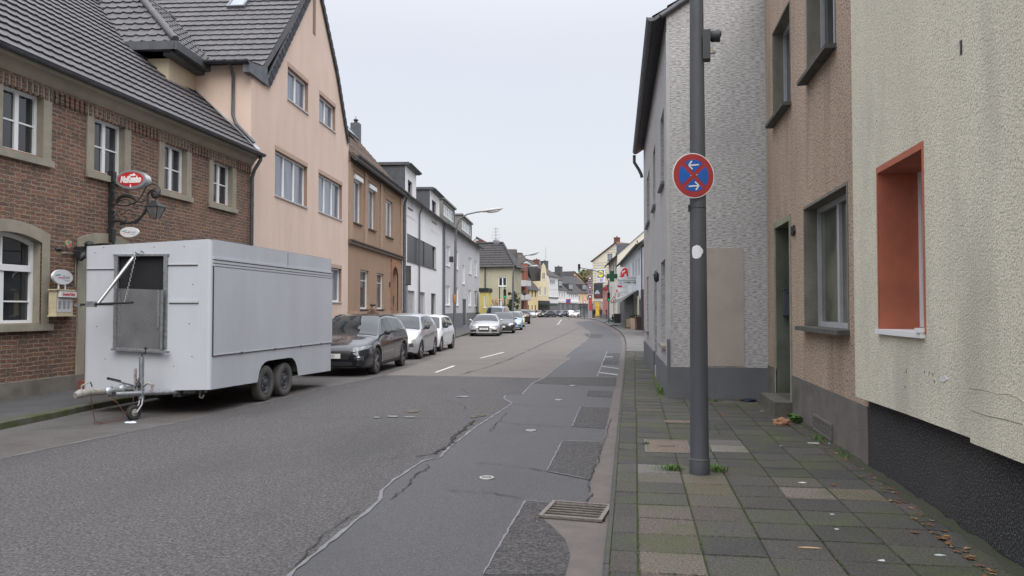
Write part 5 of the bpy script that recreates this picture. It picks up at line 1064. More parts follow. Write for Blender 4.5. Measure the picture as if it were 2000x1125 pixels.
# trims and panel joints on the side
mb = MB(); y0f, y1f = .055, tl-.02
mb.box(0, .022, .03, tl-.02, 2.385, 2.415); mb.box(0, .014, .03, tl-.02, 2.33, 2.372); mb.box(0, .01, .03, tl-.02, 2.285, 2.32); mb.build('rain_channel', tp, T)
mb = MB(); mb.box(.0, .016, .04, tl-.03, 2.372, 2.384); mb.box(0, .012, .04, tl-.03, 2.321, 2.329); mb.box(-.0, .003, tl*.55-.004, tl*.55+.004, 2.42, 2.68); mb.build('joint', tpd, T)
zf0 = .93; mb = MB()
mb.grid([[(.012, .07, z) for z in (zf0, 2.27)], [(.012, tl-.05, z) for z in (zf0, 2.27)]], 0, False); mb.grid([[(.012,.07,zf0),(.012,tl-.05,zf0)],[(-.0,.07,zf0-.001),(0,tl-.05,zf0-.001)]], 0, False)
mb.box(.0, .018, .05, .07, zf0-.015, 2.285); mb.box(0, .018, tl-.05, tl-.03, zf0-.015, 2.285); mb.box(0, .02, .05, tl-.03, zf0-.018, zf0); mb.build('sales_flap', tp, T)
mb = MB(); mb.box(0, .021, .045, .05, zf0-.02, 2.28); mb.box(0, .014, .05, tl-.03, zf0-.028, zf0-.018)
for y in (.9, 2.1, 3.2, 4.2): mb.box(.012, .03, y, y+.05, zf0-.03, zf0-.005)
mb.build('joint', tpd, T)
mb = MB(); mb.box(-tw+.03, HX0-.02, -.012, 0, 1.70, 1.735); mb.box(HX1+.06, -.2, -.014, 0, 1.72, 1.76); mb.box(HX1+.02, -.22, -.012, 0, 2.30, 2.312, 0); mb.box(-tw+.04, HX0-.0, -.012, 0, 2.245, 2.257, 0); mb.build('front_rail', tp, T)
mb = MB(); mb.box(HX1+.02, -.22, -.013, 0, 2.286, 2.299); mb.box(-tw+.04, HX0-.0, -.013, 0, 2.234, 2.244); mb.box(-tw+.03, HX0-.02, -.013, 0, 1.69, 1.699); mb.box(HX1+.06, -.2, -.015, 0, 1.708, 1.719); mb.build('joint', tpd, T); mb = MB()
for x, z in ((-1.95,2.5),(-1.9,1.35),(-.35,1.4),(-.3,2.0),(-.6,.75),(-1.75,.85),(-.45,2.58),(-.95,2.58),(-1.8,2.58),(-.3,.9)): mb.lathe([(0,-.004),(.008,-.003),(.009,0)], Matrix.Translation((x,0,z)) @ Matrix.Rotation(RD(90),4,'X') @ Matrix.Scale(-1,4,(0,0,1)), 8)
mb.build('screw', tpd, T)
# hatch: opening frame, inside, hanging checker plate flap
mb = MB()
for r in ((HX0-.03, HX0+.03, HZ0-.0, HZ1+.02), (HX1-.03, HX1+.03, HZ0, HZ1+.02), (HX0-.05, HX1+.05, HZ1, HZ1+.03)): mb.box(r[0], r[1], -.03, .0, r[2], r[3])
mb.build('hatch_frame', galv, T)
mb = MB(); mb.box(HX0-.05, HX1+.05, .05, .9, HZ0-.3, HZ1+.1); bmx = mb; bi = mb.build('hatch_interior', mat('dark_interior', (.012,.013,.016), rough=.9), T)
chk = bpy.data.materials.new('checker_plate'); chk.use_nodes = True; nt = chk.node_tree; L = nt.links; b = nt.nodes['Principled BSDF']; b.inputs['Base Color'].default_value = (.3,.305,.32,1); b.inputs['Metallic'].default_value = .85; b.inputs['Roughness'].default_value = .38
tc = N(nt, 'ShaderNodeTexCoord'); mp = N(nt, 'ShaderNodeMapping'); mp.inputs['Rotation'].default_value = (0, RD(45), 0); mp.inputs['Scale'].default_value = (36,36,36); L.new(tc.outputs['Object'], mp.inputs[0])
ck = N(nt, 'ShaderNodeTexChecker'); ck.inputs['Scale'].default_value = 1; L.new(mp.outputs[0], ck.inputs[0]); wv = N(nt, 'ShaderNodeTexWave'); wv.inputs['Scale'].default_value = .5; wv.inputs['Distortion'].default_value = 1; L.new(mp.outputs[0], wv.inputs[0])
bp = N(nt, 'ShaderNodeBump'); bp.inputs['Distance'].default_value = .012; L.new(wv.outputs['Fac'], bp.inputs['Height']); L.new(bp.outputs[0], b.inputs['Normal'])
nz = N(nt, 'ShaderNodeTexNoise'); nz.inputs['Scale'].default_value = 3; L.new(tc.outputs['Object'], nz.inputs[0]); cr_ = N(nt, 'ShaderNodeMixRGB'); cr_.inputs[1].default_value = (.07,.071,.076,1); cr_.inputs[2].default_value = (.17,.172,.18,1); L.new(nz.outputs['Fac'], cr_.inputs[0]); L.new(cr_.outputs[0], b.inputs['Base Color'])
MATS['checker_plate'] = chk
# the flap hangs from the mid of the opening outside, slightly askew
fl = empty('x', (0,0,0)); bpy.data.objects.remove(fl)
Mf = Matrix.Translation((HX0+.42, -.06, 1.0)) @ Matrix.Rotation(RD(2.2), 4, 'Y') @ Matrix.Rotation(RD(3), 4, 'X')
mb = MB(); fw_, fh = .40, .93; mb.box(-fw_, fw_, -.006, .006, .0, fh, M=Mf); fp = mb.build('hatch_flap', chk, T)
mb = MB()
for r in ((-fw_, -fw_+.03, 0, fh), (fw_-.03, fw_, 0, fh), (-fw_, fw_, 0, .022)): mb.box(r[0], r[1], -.016, .012, r[2], r[3], M=Mf)
mb.box(-fw_-.03, fw_+.12, -.045, -.0, -.025, .006, M=Mf); mb.build('flap_edge', galv, fp)
mb = MB(); mb.box(-fw_+.06, -fw_+.09, -.012, -.006, .2, fh-.05, M=Mf); mb.build('hinge_strip', galv, fp); mb = MB(); mb.box(fw_-.09, fw_-.06, -.012, -.006, .35, fh, M=Mf); mb.build('hinge_strip', galv, fp)
mb = MB(); top = Vector((-1.22, -.09, 2.43)); bot = Vector((-1.57, -.42, 1.71)); mb.tube([top, bot], .028, 4); st_ = mb.build('prop_strut', mat('bright_aluminium', (.7,.71,.73), rough=.25, metal=.6), T)
mb = MB(); mb.tube([(-1.92,-.44,1.685),(-1.0,-.42,1.72)], .022, 4); pb = mb.build('prop_bar', plas, T); mb = MB(); mb.box(-1.74,-1.6,-.47,-.40,1.655,1.74); mb.build('clamp', galv, pb); mb = MB(); mb.box(-1.93,-1.84,-.46,-.42,1.66,1.71); mb.build('clamp', galv, pb)
mb = MB(); mb.tube([(-1.2,-.02,2.47),(-1.2,-.12,2.5),(-1.2,-.12,2.42)], .012, 6); mb.tube([(-1.12,-.02,2.5),(-1.12,-.1,2.52),(-1.12,-.1,2.46)], .012, 6); hk = mb.build('hook', galv, T)
mb = MB()
for k in range(22): z = 2.42-k*.034; mb.ell((-1.18+.01*(k % 2), -.12-k*.012, z), (.010,.010,.02), 6)
mb.build('chain', galv, T)
# chassis, wheels
mb = MB()
for x in (-.55, -tw+.5): mb.box(x-.04, x+.04, .05, tl-.2, .28, .36)
for y in (.3, 1.4, 3.6, 4.6): mb.box(-tw+.3, -.3, y, y+.06, .30, .36)
mb.tube([(-.16,wy1_,.31),(-tw+.16,wy1_,.31)], .035); mb.tube([(-.16,wy2_,.31),(-tw+.16,wy2_,.31)], .035); mb.build('chassis', plas, T)
def wheel_mb(r, wd, rimr, M, spokes=0, mt=(0,1,2)):
    a = MB(); a.lathe([(rimr, -wd/2*.8), (rimr+.02, -wd/2*.95), (r*.93, -wd/2), (r*.985, -wd/2*.8), (r, -wd/2*.5), (r, wd/2*.5), (r*.985, wd/2*.8), (r*.93, wd/2), (rimr+.02, wd/2*.95), (rimr, wd/2*.8)], M, 28)
    rm = MB(); return a, rm
def steel_wheel(parent, x, y, r, side=1, wd=.16, name='wheel', rimm=None, rr=.6):
    M = Matrix.Translation((x, y, r)) @ Matrix.Rotation(RD(90), 4, 'Y')
    a, _ = wheel_mb(r, wd, r*rr, M); wo_ = a.build(name, rubber, parent); q = MB(); e = wd/2*side
    q.lathe([(r*rr, e*.8), (r*rr*.97, e*.9), (r*rr*.86, e*.55), (r*rr*.72, e*.35), (r*rr*.62, e*.5), (r*rr*.42, e*.62), (r*rr*.34, e*.45), (r*rr*.3, e*.8), (.0, e*.86)], M, 24); q.build('rim', rimm or mat('black_steel_rim', (.035,.04,.05), (.06,.065,.07), scale=12, rough=.5), wo_)
    q = MB()
    for k in range(4):
        a_ = k*math.pi/2+.5; q.ell((x+e*.6, y+r*rr*.5*math.cos(a_), r+r*rr*.5*math.sin(a_)), (.008,.014,.014), 8)
    q.build('wheel_bolt', galv, wo_); return wo_
tyre_g = mat('dusty_trailer_tyre', (.1,.098,.092), (.055,.055,.055), scale=5, rough=.9)
for y in (wy1_, wy2_):
    for x in (-.13, -tw+.13):
        w_ = steel_wheel(T, x, y, .315, 1 if x > -1 else -1); w_.data.materials[0] = tyre_g
# drawbar, coupling, jockey wheel
mb = MB(); hx = -1.06; mb.tube([(-.35,.5,.33),(hx+.05,-.78,.40)], .045, 4); mb.tube([(-tw+.35,.5,.33),(hx-.05,-.78,.40)], .045, 4); mb.build('drawbar', galv, T)
mb = MB(); mb.tube([(hx,-.45,.43),(hx,-.8,.45),(hx-.02,-1.15,.46)], [.05,.05,.045], 12); mb.build('coupling_shaft', mat('shaft_white', (.27,.28,.3), (.17,.17,.17), scale=20, rough=.4), T)
mb = MB(); mb.tube([(hx-.02,-1.1,.46),(hx-.03,-1.32,.47)], [.052,.05], 10); mb.tube([(hx-.03,-1.3,.475),(hx-.05,-1.5,.47),(hx-.06,-1.58,.455)], [.05,.062,.04], 10); cp = mb.build('coupling', galw, T)
mb = MB(); mb.tube([(hx-.04,-1.48,.5),(hx-.03,-1.5,.58),(hx-.0,-1.36,.62),(hx-.02,-1.3,.55)], .011, 6); mb.build('coupling_handle', galw, cp)
mb = MB()
for y in (-.72, -1.0):
    mb = MB(); mb.lathe([(.0,.075),(.03,.075),(.03,.06),(.072,.06),(.076,.0)], Matrix.Translation((hx+.0, y, .45)) @ Matrix.Rotation(RD(80),4,'Y') @ Matrix.Rotation(RD(-20),4,'X'), 14); mb.build('clamp_ring', galv, T)
mb = MB(); mb.tube([(hx+.05,-.35,.48),(hx+.02,-.55,.54),(hx-.05,-.78,.62)], .014, 6, 1); mb.tube([(hx,-.6,.57),(hx-.06,-.8,.63)], .02, 6, 0); mb.build('handbrake_lever', [plas, galv], T)
jx, jy = -.84, -.43
J = mat('jockey_tube', (.22,.24,.27), (.32,.34,.36), scale=14, rough=.4, metal=.6)
mb = MB(); mb.tube([(jx,jy,.33),(jx,jy,.92)], .036, 12); mb.tube([(jx,jy,.3),(jx,jy,.5)], .044, 12); jk = mb.build('jockey_post', J, T)
mb = MB(); mb.tube([(jx,jy,.92),(jx,jy,.96),(jx+.08,jy-.03,.97),(jx+.08,jy-.03,1.03)], .008, 6); mb.ell((jx+.08,jy-.03,1.05), (.026,.026,.022), 10); mb.build('crank', black, jk)
mb = MB(); mb.tube([(jx-.02,jy,.33),(jx-.01,jy-.04,.22),(jx-.07,jy-.1,.11)], .014, 6); mb.tube([(jx+.03,jy,.33),(jx+.04,jy-.04,.22),(jx-.0,jy-.1,.11)], .014, 6); mb.build('fork', galv, jk)
a, _ = wheel_mb(.11, .065, .055, Matrix.Translation((jx-.05,jy-.1,.11)) @ Matrix.Rotation(RD(75),4,'Z') @ Matrix.Rotation(RD(90), 4, 'X')); jw = a.build('jockey_wheel', rubber, T)
mb = MB(); mb.lathe([(.055,.025),(.05,.03),(.03,.02),(.015,.035),(0,.036)], Matrix.Translation((jx-.05,jy-.1,.11)) @ Matrix.Rotation(RD(75),4,'Z') @ Matrix.Rotation(RD(90), 4, 'X'), 16); mb.lathe([(.055,-.025),(.05,-.03),(.03,-.02),(.015,-.035),(0,-.036)], Matrix.Translation((jx-.05,jy-.1,.11)) @ Matrix.Rotation(RD(75),4,'Z') @ Matrix.Rotation(RD(90), 4, 'X'), 16); mb.build('rim', galw, jw)
mb = MB(); mb.box(jx-.14, jx-.11, jy+.02, jy+.05, .42, .74); mb.tube([(jx+.05,jy,.5),(jx+.12,jy-.02,.54),(jx+.17,jy+.02,.5),(jx+.14,jy+.02,.4)], .02, 8); mb.build('bracket', galw, T)
mb = MB()
for k in range(5):
    r_ = random.Random(k); pts = [(jx+.05*math.cos(t*2.1+k)+r_.uniform(-.02,.02)-.03, jy+.05*math.sin(t*1.7+k)-.02, .46+.05*math.sin(t*1.3+k)+r_.uniform(0,.12)) for t in range(7)]; mb.tube(pts, .006, 5)
mb.build('cable_bundle', plas, T)
mb = MB(); mb.tube([(hx-.0,-1.35,.42),(hx-.02,-1.3,.3),(hx-.03,-1.22,.06),(hx+.0,-1.1,.012)], .005, 5); mb.tube([(hx+.02,-1.1,.4),(hx+.15,-1.0,.3),(hx+.2,-.9,.12),(hx+.05,-1.0,.02),(hx-.02,-1.15,.012)], .005, 5); mb.tube([(hx+.05,-.5,.36),(hx+.12,-.6,.2),(hx+.08,-.85,.03),(hx-.15,-1.1,.012)], .005, 5); mb.build('breakaway_cable', mat('red_brown_cable', (.14,.06,.05), rough=.6), T)
mb = MB(); mb.tube([(-.3,.25,.36),(-.28,.2,.26),(-.24,.2,.25),(-.22,.22,.3)], .016, 6); mb.build('support_hook', galw, T)
mb = MB(); mb.tube([(-.35,3.5,.30),(-.35,4.6,.33),(-.6,4.75,.3)], .02, 6); mb.box(-.9,-.25,tl-.1,tl+.05,.3,.36); mb.build('rear_frame', plas, T)

for c_ in T.children:
    if c_.name.split('.')[0] in ('coupling_shaft','coupling','clamp_ring','breakaway_cable'): c_.location.y = .13
# ================================================================= cars
def interp(pts, x):
    if x <= pts[0][0]: return pts[0][1]
    for a, b in zip(pts, pts[1:]):
        if x <= b[0]: t = (x-a[0])/(b[0]-a[0]); return a[1]+(b[1]-a[1])*t
    return pts[-1][1]
def smooth(vals, n):
    for _ in range(n): vals = [vals[0]]+[(vals[i-1]+2*vals[i]+vals[i+1])/4 for i in range(1, len(vals)-1)]+[vals[-1]]
    return vals
def car(name, label, loc, heading, S, paint, group=None, lod=0):
    """loc = ground point under the middle of the front bumper; heading = direction from nose to tail"""
    R = empty(name, (loc[0], loc[1], 0), heading); tag(R, label, S.get('cat', 'car'), group)
    Lc, Wc = S['L'], S['W']/2; dx = .05 if lod == 0 else .09; n = int(Lc/dx)+1; xs = [Lc*i/(n-1) for i in range(n)]
    xs = sorted(set(xs+[.012, .03, Lc-.012, Lc-.03])); n = len(xs)
    zt = smooth([interp(S['top'], x) for x in xs], 2); zbl = smooth([interp(S['belt'], x) for x in xs], 2)
    wf = [Wc*(1-.0*x) for x in xs]
    fr_, rr_ = S.get('nose', .62), S.get('tail', .42)
    for i, x in enumerate(xs):
        a = min(1, x/fr_); b = min(1, (Lc-x)/rr_); k = S.get('nosew', .70); kt = S.get('tailw', .80)
        wf[i] = Wc*min(k+(1-k)*math.sqrt(max(0, 1-(1-a)**2.3)), kt+(1-kt)*math.sqrt(max(0, 1-(1-b)**2.5)))
    zl = [interp(S['low'], x) for x in xs]
    r = S['r']; ar = r+.055; wr = S.get('roofw', .74); rows = []; mats_ = []
    for i, x in enumerate(xs):
        zs = zl[i]+.015
        for xw in (S['xf'], S['xr']):
            d = x-xw
            if abs(d) < ar: zs = max(zs, r+math.sqrt(ar*ar-d*d)*.98)
        zB = min(zbl[i], zt[i]-.012); zB = max(zB, zs+.03); w_ = wf[i]; w2 = w_*S.get('beltw', .93)
        hcab = max(0, zt[i]-zB); kc = min(1, hcab/(S['H']-max(p[1] for p in S['belt']))) ; wroof = w2*(1-(1-wr/ .93)*kc) if hcab > .08 else w2*(.97-.0*kc)
        crown = min(.055, hcab*.7) if hcab > .08 else hcab
        zR = zt[i]-crown
        pts = [(0, zl[i]), (.70*w_, zl[i]), (.70*w_, zs), (.965*w_, zs), (.975*w_, zs+.004)]
        m1 = S.get('mid', .52)
        for k in range(1, 8):
            z = zs+(zB-zs)*k/8; rel = (z-zl[i])/max(.05, zB-zl[i]); bul = math.sin(min(1, max(0, rel))*math.pi*.95)
            crease = S.get('crease', .012)*(1 if abs(rel-.78) < .1 else 0)
            y = w_*(.955+.045*bul)+crease*.6; 
            if rel > .8: y = w_*(.955+.045*bul)*(1-(rel-.8)*.18)
            flare = max([0]+[1-abs(math.hypot(x-xw, z-r)-ar)/.09 for xw in (S['xf'], S['xr'])])*S.get('flare', .012)
            pts.append((y+max(0, flare), z))
        pts.append((w2, zB))
        for k in range(1, 6):
            f = k/5; pts.append((w2+(wroof-w2)*f**1.15, zB+(zR-zB)*f))
        for k in range(1, 7):
            f = 1-k/6; q = zR+(zt[i]-zR)*(1-f**2.6); pts.append((wroof*f, q))
        rows.append(pts)
    npt = len(rows[0]); full = []
    for i, pts in enumerate(rows): full.append([(xs[i], -y, z) for y, z in pts] + [(xs[i], y, z) for y, z in pts[1:-1][::-1]])
    mb = MB(); low_black = S.get('clad', 0)
    def mi(i, j):
        jj = j if j < npt-1 else 2*(npt-1)-1-j
        if jj <= 2: return 1
        if jj <= 3+low_black: return 1
        return 0
    mb.grid(full, mi, True, closed=True, flip=False)
    mb.face([p for p in full[0]], 0); mb.face([p for p in full[-1]][::-1], 0)
    body = mb.build('body', [paint, plas], R, merge=True)
    bm = bmesh.new(); bm.from_mesh(body.data); bmesh.ops.recalc_face_normals(bm, faces=bm.faces); tree = BVHTree.FromBMesh(bm); bm.to_mesh(body.data); bm.free()
    def cast(o, d):
        h = tree.ray_cast(Vector(o), Vector(d)); return h[0], h[1]
    def drape(pf, nu, nv, o_, mode, mb=None, mi=0):
        """pf(u,v)->(a,b): 'side±' a=x,b=z; 'front' a=y,b=z; 'rear'; 'top' a=x,b=y"""
        mb = mb or MB(); rws = []; ok = True
        for i in range(nu+1):
            rw = []
            for j in range(nv+1):
                a, b = pf(i/nu, j/nv)
                if mode == 'L': h, nn = cast((a, -3, b), (0, 1, 0))
                elif mode == 'R': h, nn = cast((a, 3, b), (0, -1, 0))
                elif mode == 'front': h, nn = cast((-2, a, b), (1, 0, 0))
                elif mode == 'rear': h, nn = cast((Lc+2, a, b), (-1, 0, 0))
                else: h, nn = cast((a, b, 4), (0, 0, -1))
                if h is None: h = Vector(rw[-1]) if rw else (Vector(rws[-1][j]) if rws else Vector((a, 0, b))); nn = Vector((0,0,0))
                nn = Vector(nn)
                dirs = {'L': (0,-1,0), 'R': (0,1,0), 'front': (-1,0,0), 'rear': (1,0,0), 'top': (0,0,1)}[mode]
                if nn.dot(Vector(dirs)) < 0: nn = -nn
                rw.append(h+(nn*.5+Vector(dirs)*.5)*o_)
            rws.append(rw)
        mb.grid(rws, mi, True); return mb
    def poly(c):   # bilinear from bl, br, tr, tl
        bl, br, tr, tl = c
        return lambda u, v: ((bl[0]*(1-u)+br[0]*u)*(1-v)+(tl[0]*(1-u)+tr[0]*u)*v, (bl[1]*(1-u)+br[1]*u)*(1-v)+(tl[1]*(1-u)+tr[1]*u)*v)
    rs = 2 if lod else 1
    ZT = lambda x: interp(list(zip(xs, zt)), x)
    # windscreen and rear screen
    a, b = S['ws']; wb = Wc*S.get('beltw', .93)*.93; wt = Wc*wr*.94
    def wsf(a, b, wa, wb_): return lambda u, v: (a+(b-a)*v, (wa+(wb_-wa)*v)*(2*u-1))
    drape(wsf(a, b, wb, wt), 12//rs, 8//rs, .006, 'top').build('windscreen', gl_car if not S.get('pale_ws') else gl_pale, R)
    if lod == 0: drape(lambda u, v: (a-.05+.05*v, wb*.96*(2*u-1)), 10, 2, .008, 'top').build('wiper_cowl', plas, R)
    a2, b2 = S['rs']
    if S.get('rear_visible', 0) or lod == 0:
        drape(wsf(b2, a2, wb*.95, wt*.95) if not S.get('steep') else wsf(b2, a2, wb*.9, wt*.9), 10//rs, 8//rs, .006, 'top').build('rear_window', gl_car, R)
    # side windows
    for sd_ in ('L', 'R'):
        for wn in S['side']:
            drape(poly(wn), 8//rs, 6//rs, .004, sd_).build('side_window', gl_car, R)
        for dn in (S['doors'] if lod == 0 else ()):
            q = MB(); w_ = .009
            bl, br, tr, tl = dn['c']
            for p0, p1 in ((bl, br), (br, tr), (tl, bl)):
                L_ = Vector((p1[0]-p0[0], p1[1]-p0[1])).normalized(); nn_ = Vector((-L_.y, L_.x))*w_/2
                drape(poly([(p0[0]-nn_.x, p0[1]-nn_.y), (p1[0]-nn_.x, p1[1]-nn_.y), (p1[0]+nn_.x, p1[1]+nn_.y), (p0[0]+nn_.x, p0[1]+nn_.y)]), 12, 1, .002, sd_, q, 1)
            dm = drape(poly(dn['c']), 10, 8, .0008, sd_, q, 0).build('door', [paint, plas], R)
            hx_, hz_ = dn['h']; h, nn_ = cast((hx_, -3 if sd_ == 'L' else 3, hz_), (0, 1 if sd_ == 'L' else -1, 0))
            if h is not None:
                q = MB(); q.ell((h.x, h.y+(-.012 if sd_ == 'L' else .012), h.z), (.085,.016,.016), 10); q.build('handle', paint if not S.get('chrome_handle') else chrome, dm)
    # front pieces
    ft_ = S['front']
    for nm, cs, mt_, both in ft_:
        for s_ in ((1, -1) if both else (1,)):
            c = [(p[0]*s_, p[1]) for p in cs]
            drape(poly(c), max(2, 10//rs), max(2, 6//rs), .006 if nm != 'headlight' else .008, 'front').build(nm, mt_, R)
    if 'plate' in S:
        pz = S['plate']; h, _n = cast((-2, 0, pz), (1, 0, 0)); q = MB(); q.box(h.x-.03, h.x-.012, -.26, .26, pz-.056, pz+.056); pm = q.build('number_plate', mat('plate_white', (.72,.72,.7), rough=.4), R)
        if S.get('ptext') is not None: text('plate_text', S['ptext'], .105, Matrix.Translation((h.x-.031, 0, pz)) @ Matrix.Rotation(RD(-90), 4, 'Z') @ FRONT, black, pm, .001, sx=.75)
    for nm, cs, mt_, both in S.get('rear', ()):
        for s_ in ((1, -1) if both else (1,)):
            drape(poly([(p[0]*s_, p[1]) for p in cs]), 4, 4, .006, 'rear').build(nm, mt_, R)
    # mirrors
    mx, mz = S['mirror']
    for s_ in (-1, 1):
        h, _n = cast((mx, 3*s_, mz-.05), (0, -s_, 0))
        if h is None: continue
        q = MB(); q.ell((mx+.02, h.y+s_*.12, mz+.02), (.055,.095,.062), 12); q.tube([(mx, h.y-s_*.02, mz-.04), (mx+.01, h.y+s_*.08, mz)], .025, 6); q.build('mirror', S.get('mirrorm', paint), R)
    # wheels
    for xw in (S['xf'], S['xr']):
        for s_ in (-1, 1):
            yw = s_*(Wc-.115); M = Matrix.Translation((xw, yw, r)) @ Matrix.Rotation(RD(-90), 4, 'X') @ Matrix.Rotation(.3*s_+xw, 4, 'Z')
            q, _ = wheel_mb(r, .205, r*.68, M); wh = q.build('wheel', rubber, R); q = MB(); e = -.1*s_ if False else .1*s_
            q.lathe([(r*.68, e*.8), (r*.665, e*.97), (r*.63, e*.6), (r*.6, e*.1), (r*.2, -e*.1), (0, -e*.1)], M, 24 if lod == 0 else 14, 0)
            ns = S.get('spokes', 5)
            for k in range(ns):
                a_ = 2*math.pi*k/ns; rt = Matrix.Rotation(a_, 4, 'Z'); c0, c1 = .05, r*.66; w0, w1 = S.get('sw', (.03,.045))
                P8 = [(c0,-w0,e*.72),(c1,-w1,e*.9),(c1,w1,e*.9),(c0,w0,e*.72)]; lowp = [(p[0],p[1],p[2]-e*.25) for p in P8]
                T8 = [M @ rt @ Vector(p) for p in P8]; B8 = [M @ rt @ Vector(p) for p in lowp]
                q.face(T8, 1); 
                for i_ in range(4): j_ = (i_+1) % 4; q.face([T8[i_], B8[i_], B8[j_], T8[j_]], 1)
            q.lathe([(.0, e*.86), (.04, e*.84), (.055, e*.7), (.055, e*.3)], M, 12, 1); q.build('rim', [plas, S.get('rimm', alu)], wh)
    for nm, pts_, rad, mt_ in S.get('tubes', ()):
        for s_ in (-1, 1):
            P_ = []
            for x, f in pts_:
                h, _n = cast((x, s_*Wc*f, 4), (0, 0, -1)); P_.append((x, s_*Wc*f, (h.z if h else 1.4)+rad*.9))
            q = MB(); q.tube(P_, rad, 6); q.build(nm, mt_, R)
    return R
grille = mat('black_grille', (.015,.015,.017), (.03,.03,.032), scale=3, stretch=(1,1,30), rough=.4)
red_l = mat('tail_lamp', (.3,.02,.02), rough=.15)
def paint(n, c, m=.3, r=.3): return mat(n, c, [x*.93 for x in c], scale=2, rough=r, metal=m, coat=.8, spec=.5)
WAG = dict(L=4.45, W=1.84, H=1.50, r=.335, xf=.90, xr=3.63, nose=.75, nosew=.72, tail=.5, roofw=.70, clad=1, crease=.014,
    top=[(0,.58),(.06,.70),(.25,.80),(.6,.89),(1.0,.96),(1.28,1.0),(1.75,1.28),(2.15,1.455),(2.6,1.50),(3.2,1.49),(3.8,1.44),(4.1,1.36),(4.33,1.08),(4.42,.92),(4.45,.75)],
    belt=[(0,.52),(.3,.72),(1.1,.90),(2.5,.97),(3.8,1.03),(4.45,1.0)], low=[(0,.26),(.15,.19),(4.2,.2),(4.45,.32)],
    ws=(1.27,2.13), rs=(4.05,4.34), side=[[(1.62,.98),(2.50,.99),(2.50,1.39),(2.13,1.37)], [(2.56,.99),(3.34,1.03),(3.28,1.38),(2.56,1.40)], [(3.40,1.04),(3.95,1.12),(3.72,1.35),(3.36,1.37)]],
    doors=[dict(c=[(1.42,.34),(2.53,.34),(2.53,.96),(1.45,.9)], h=(2.36,.86)), dict(c=[(2.53,.34),(3.3,.34),(3.55,.99),(2.53,.96)], h=(3.38,.9))],
    front=[('grille', [(-.44,.42),(.44,.42),(.53,.62),(-.53,.62)], grille, 0), ('headlight', [(.56,.60),(.84,.66),(.885,.745),(.54,.685)], mat('dark_headlamp', (.3,.32,.35), (.05,.055,.06), scale=14, rough=.08, spec=.8), 1),
           ('lower_intake', [(-.6,.24),(.6,.24),(.52,.37),(-.52,.37)], plas, 0), ('fog_lamp_bezel', [(.58,.42),(.8,.40),(.8,.49),(.60,.48)], chrome, 1), ('fog_lamp_recess', [(.6,.43),(.78,.415),(.78,.475),(.62,.467)], plas, 1), ('skid_trim', [(-.62,.215),(.62,.215),(.6,.245),(-.6,.245)], alu, 0)],
    plate=.50, ptext='AM 423', mirror=(1.62,1.0), mirrorm=plas, tubes=[('roof_rail', [(2.2,.66),(2.6,.665),(3.2,.665),(3.75,.65)], .018, black)], spokes=5, sw=(.035,.06), rimm=mat('machined_rim', (.3,.3,.31), (.12,.12,.13), scale=30, rough=.35, metal=.7))
KA = dict(L=3.62, W=1.66, H=1.50, r=.295, xf=.62, xr=2.92, nose=.6, nosew=.66, tail=.5, roofw=.70, crease=.014,
    top=[(0,.56),(.05,.68),(.2,.79),(.5,.92),(.78,1.0),(1.15,1.25),(1.5,1.42),(1.9,1.49),(2.4,1.49),(2.9,1.44),(3.2,1.36),(3.48,1.1),(3.58,.9),(3.62,.7)],
    belt=[(0,.5),(.25,.72),(.8,.92),(1.8,.96),(2.8,1.06),(3.62,1.02)], low=[(0,.24),(.12,.18),(3.4,.2),(3.62,.32)],
    ws=(.79,1.46), rs=(3.2,3.48), side=[[(1.08,.98),(1.98,1.0),(1.98,1.38),(1.52,1.36)], [(2.04,1.01),(2.9,1.12),(2.72,1.36),(2.04,1.39)]],
    doors=[dict(c=[(.98,.33),(2.02,.33),(2.1,.97),(.95,.92)], h=(1.92,.88))],
    front=[('headlight', [(.42,.62),(.70,.66),(.74,.82),(.46,.74)], lensy, 1), ('grille', [(-.34,.33),(.34,.33),(.40,.45),(-.40,.45)], grille, 0), ('grille', [(-.26,.62),(.26,.62),(.28,.67),(-.28,.67)], grille, 0),
           ('fog_lamp', [(.54,.42),(.66,.42),(.66,.53),(.54,.53)], plas, 1)],
    plate=.53, ptext='BM 71', mirror=(1.12,1.0), mirrorm=plas, spokes=7, sw=(.02,.03))
TWI = dict(L=3.43, W=1.63, H=1.42, r=.275, xf=.60, xr=2.94, nose=.5, nosew=.74, tail=.4, roofw=.73, crease=0,
    top=[(0,.54),(.06,.66),(.3,.80),(.66,.93),(1.0,1.15),(1.35,1.345),(1.7,1.41),(2.3,1.42),(2.8,1.38),(3.05,1.32),(3.3,1.02),(3.39,.85),(3.43,.7)],
    belt=[(0,.48),(.3,.70),(.8,.87),(2.0,.90),(3.43,.92)], low=[(0,.24),(.12,.18),(3.2,.2),(3.43,.3)],
    ws=(.67,1.33), rs=(3.02,3.28), side=[[(.98,.92),(1.88,.93),(1.88,1.31),(1.40,1.29)], [(1.95,.93),(3.0,.97),(2.86,1.28),(1.95,1.32)]],
    doors=[dict(c=[(.92,.31),(1.92,.31),(1.92,.9),(.9,.86)], h=(1.8,.82))],
    front=[('headlight', [(.40,.60),(.66,.62),(.66,.76),(.42,.72)], lensm, 1), ('bumper', [(-.74,.28),(.74,.28),(.76,.50),(-.76,.50)], mat('grey_bumper', (.1,.105,.115), rough=.6), 0)],
    plate=.40, ptext='K 208', mirror=(1.02,.93), mirrorm=plas, spokes=6, sw=(.03,.04))
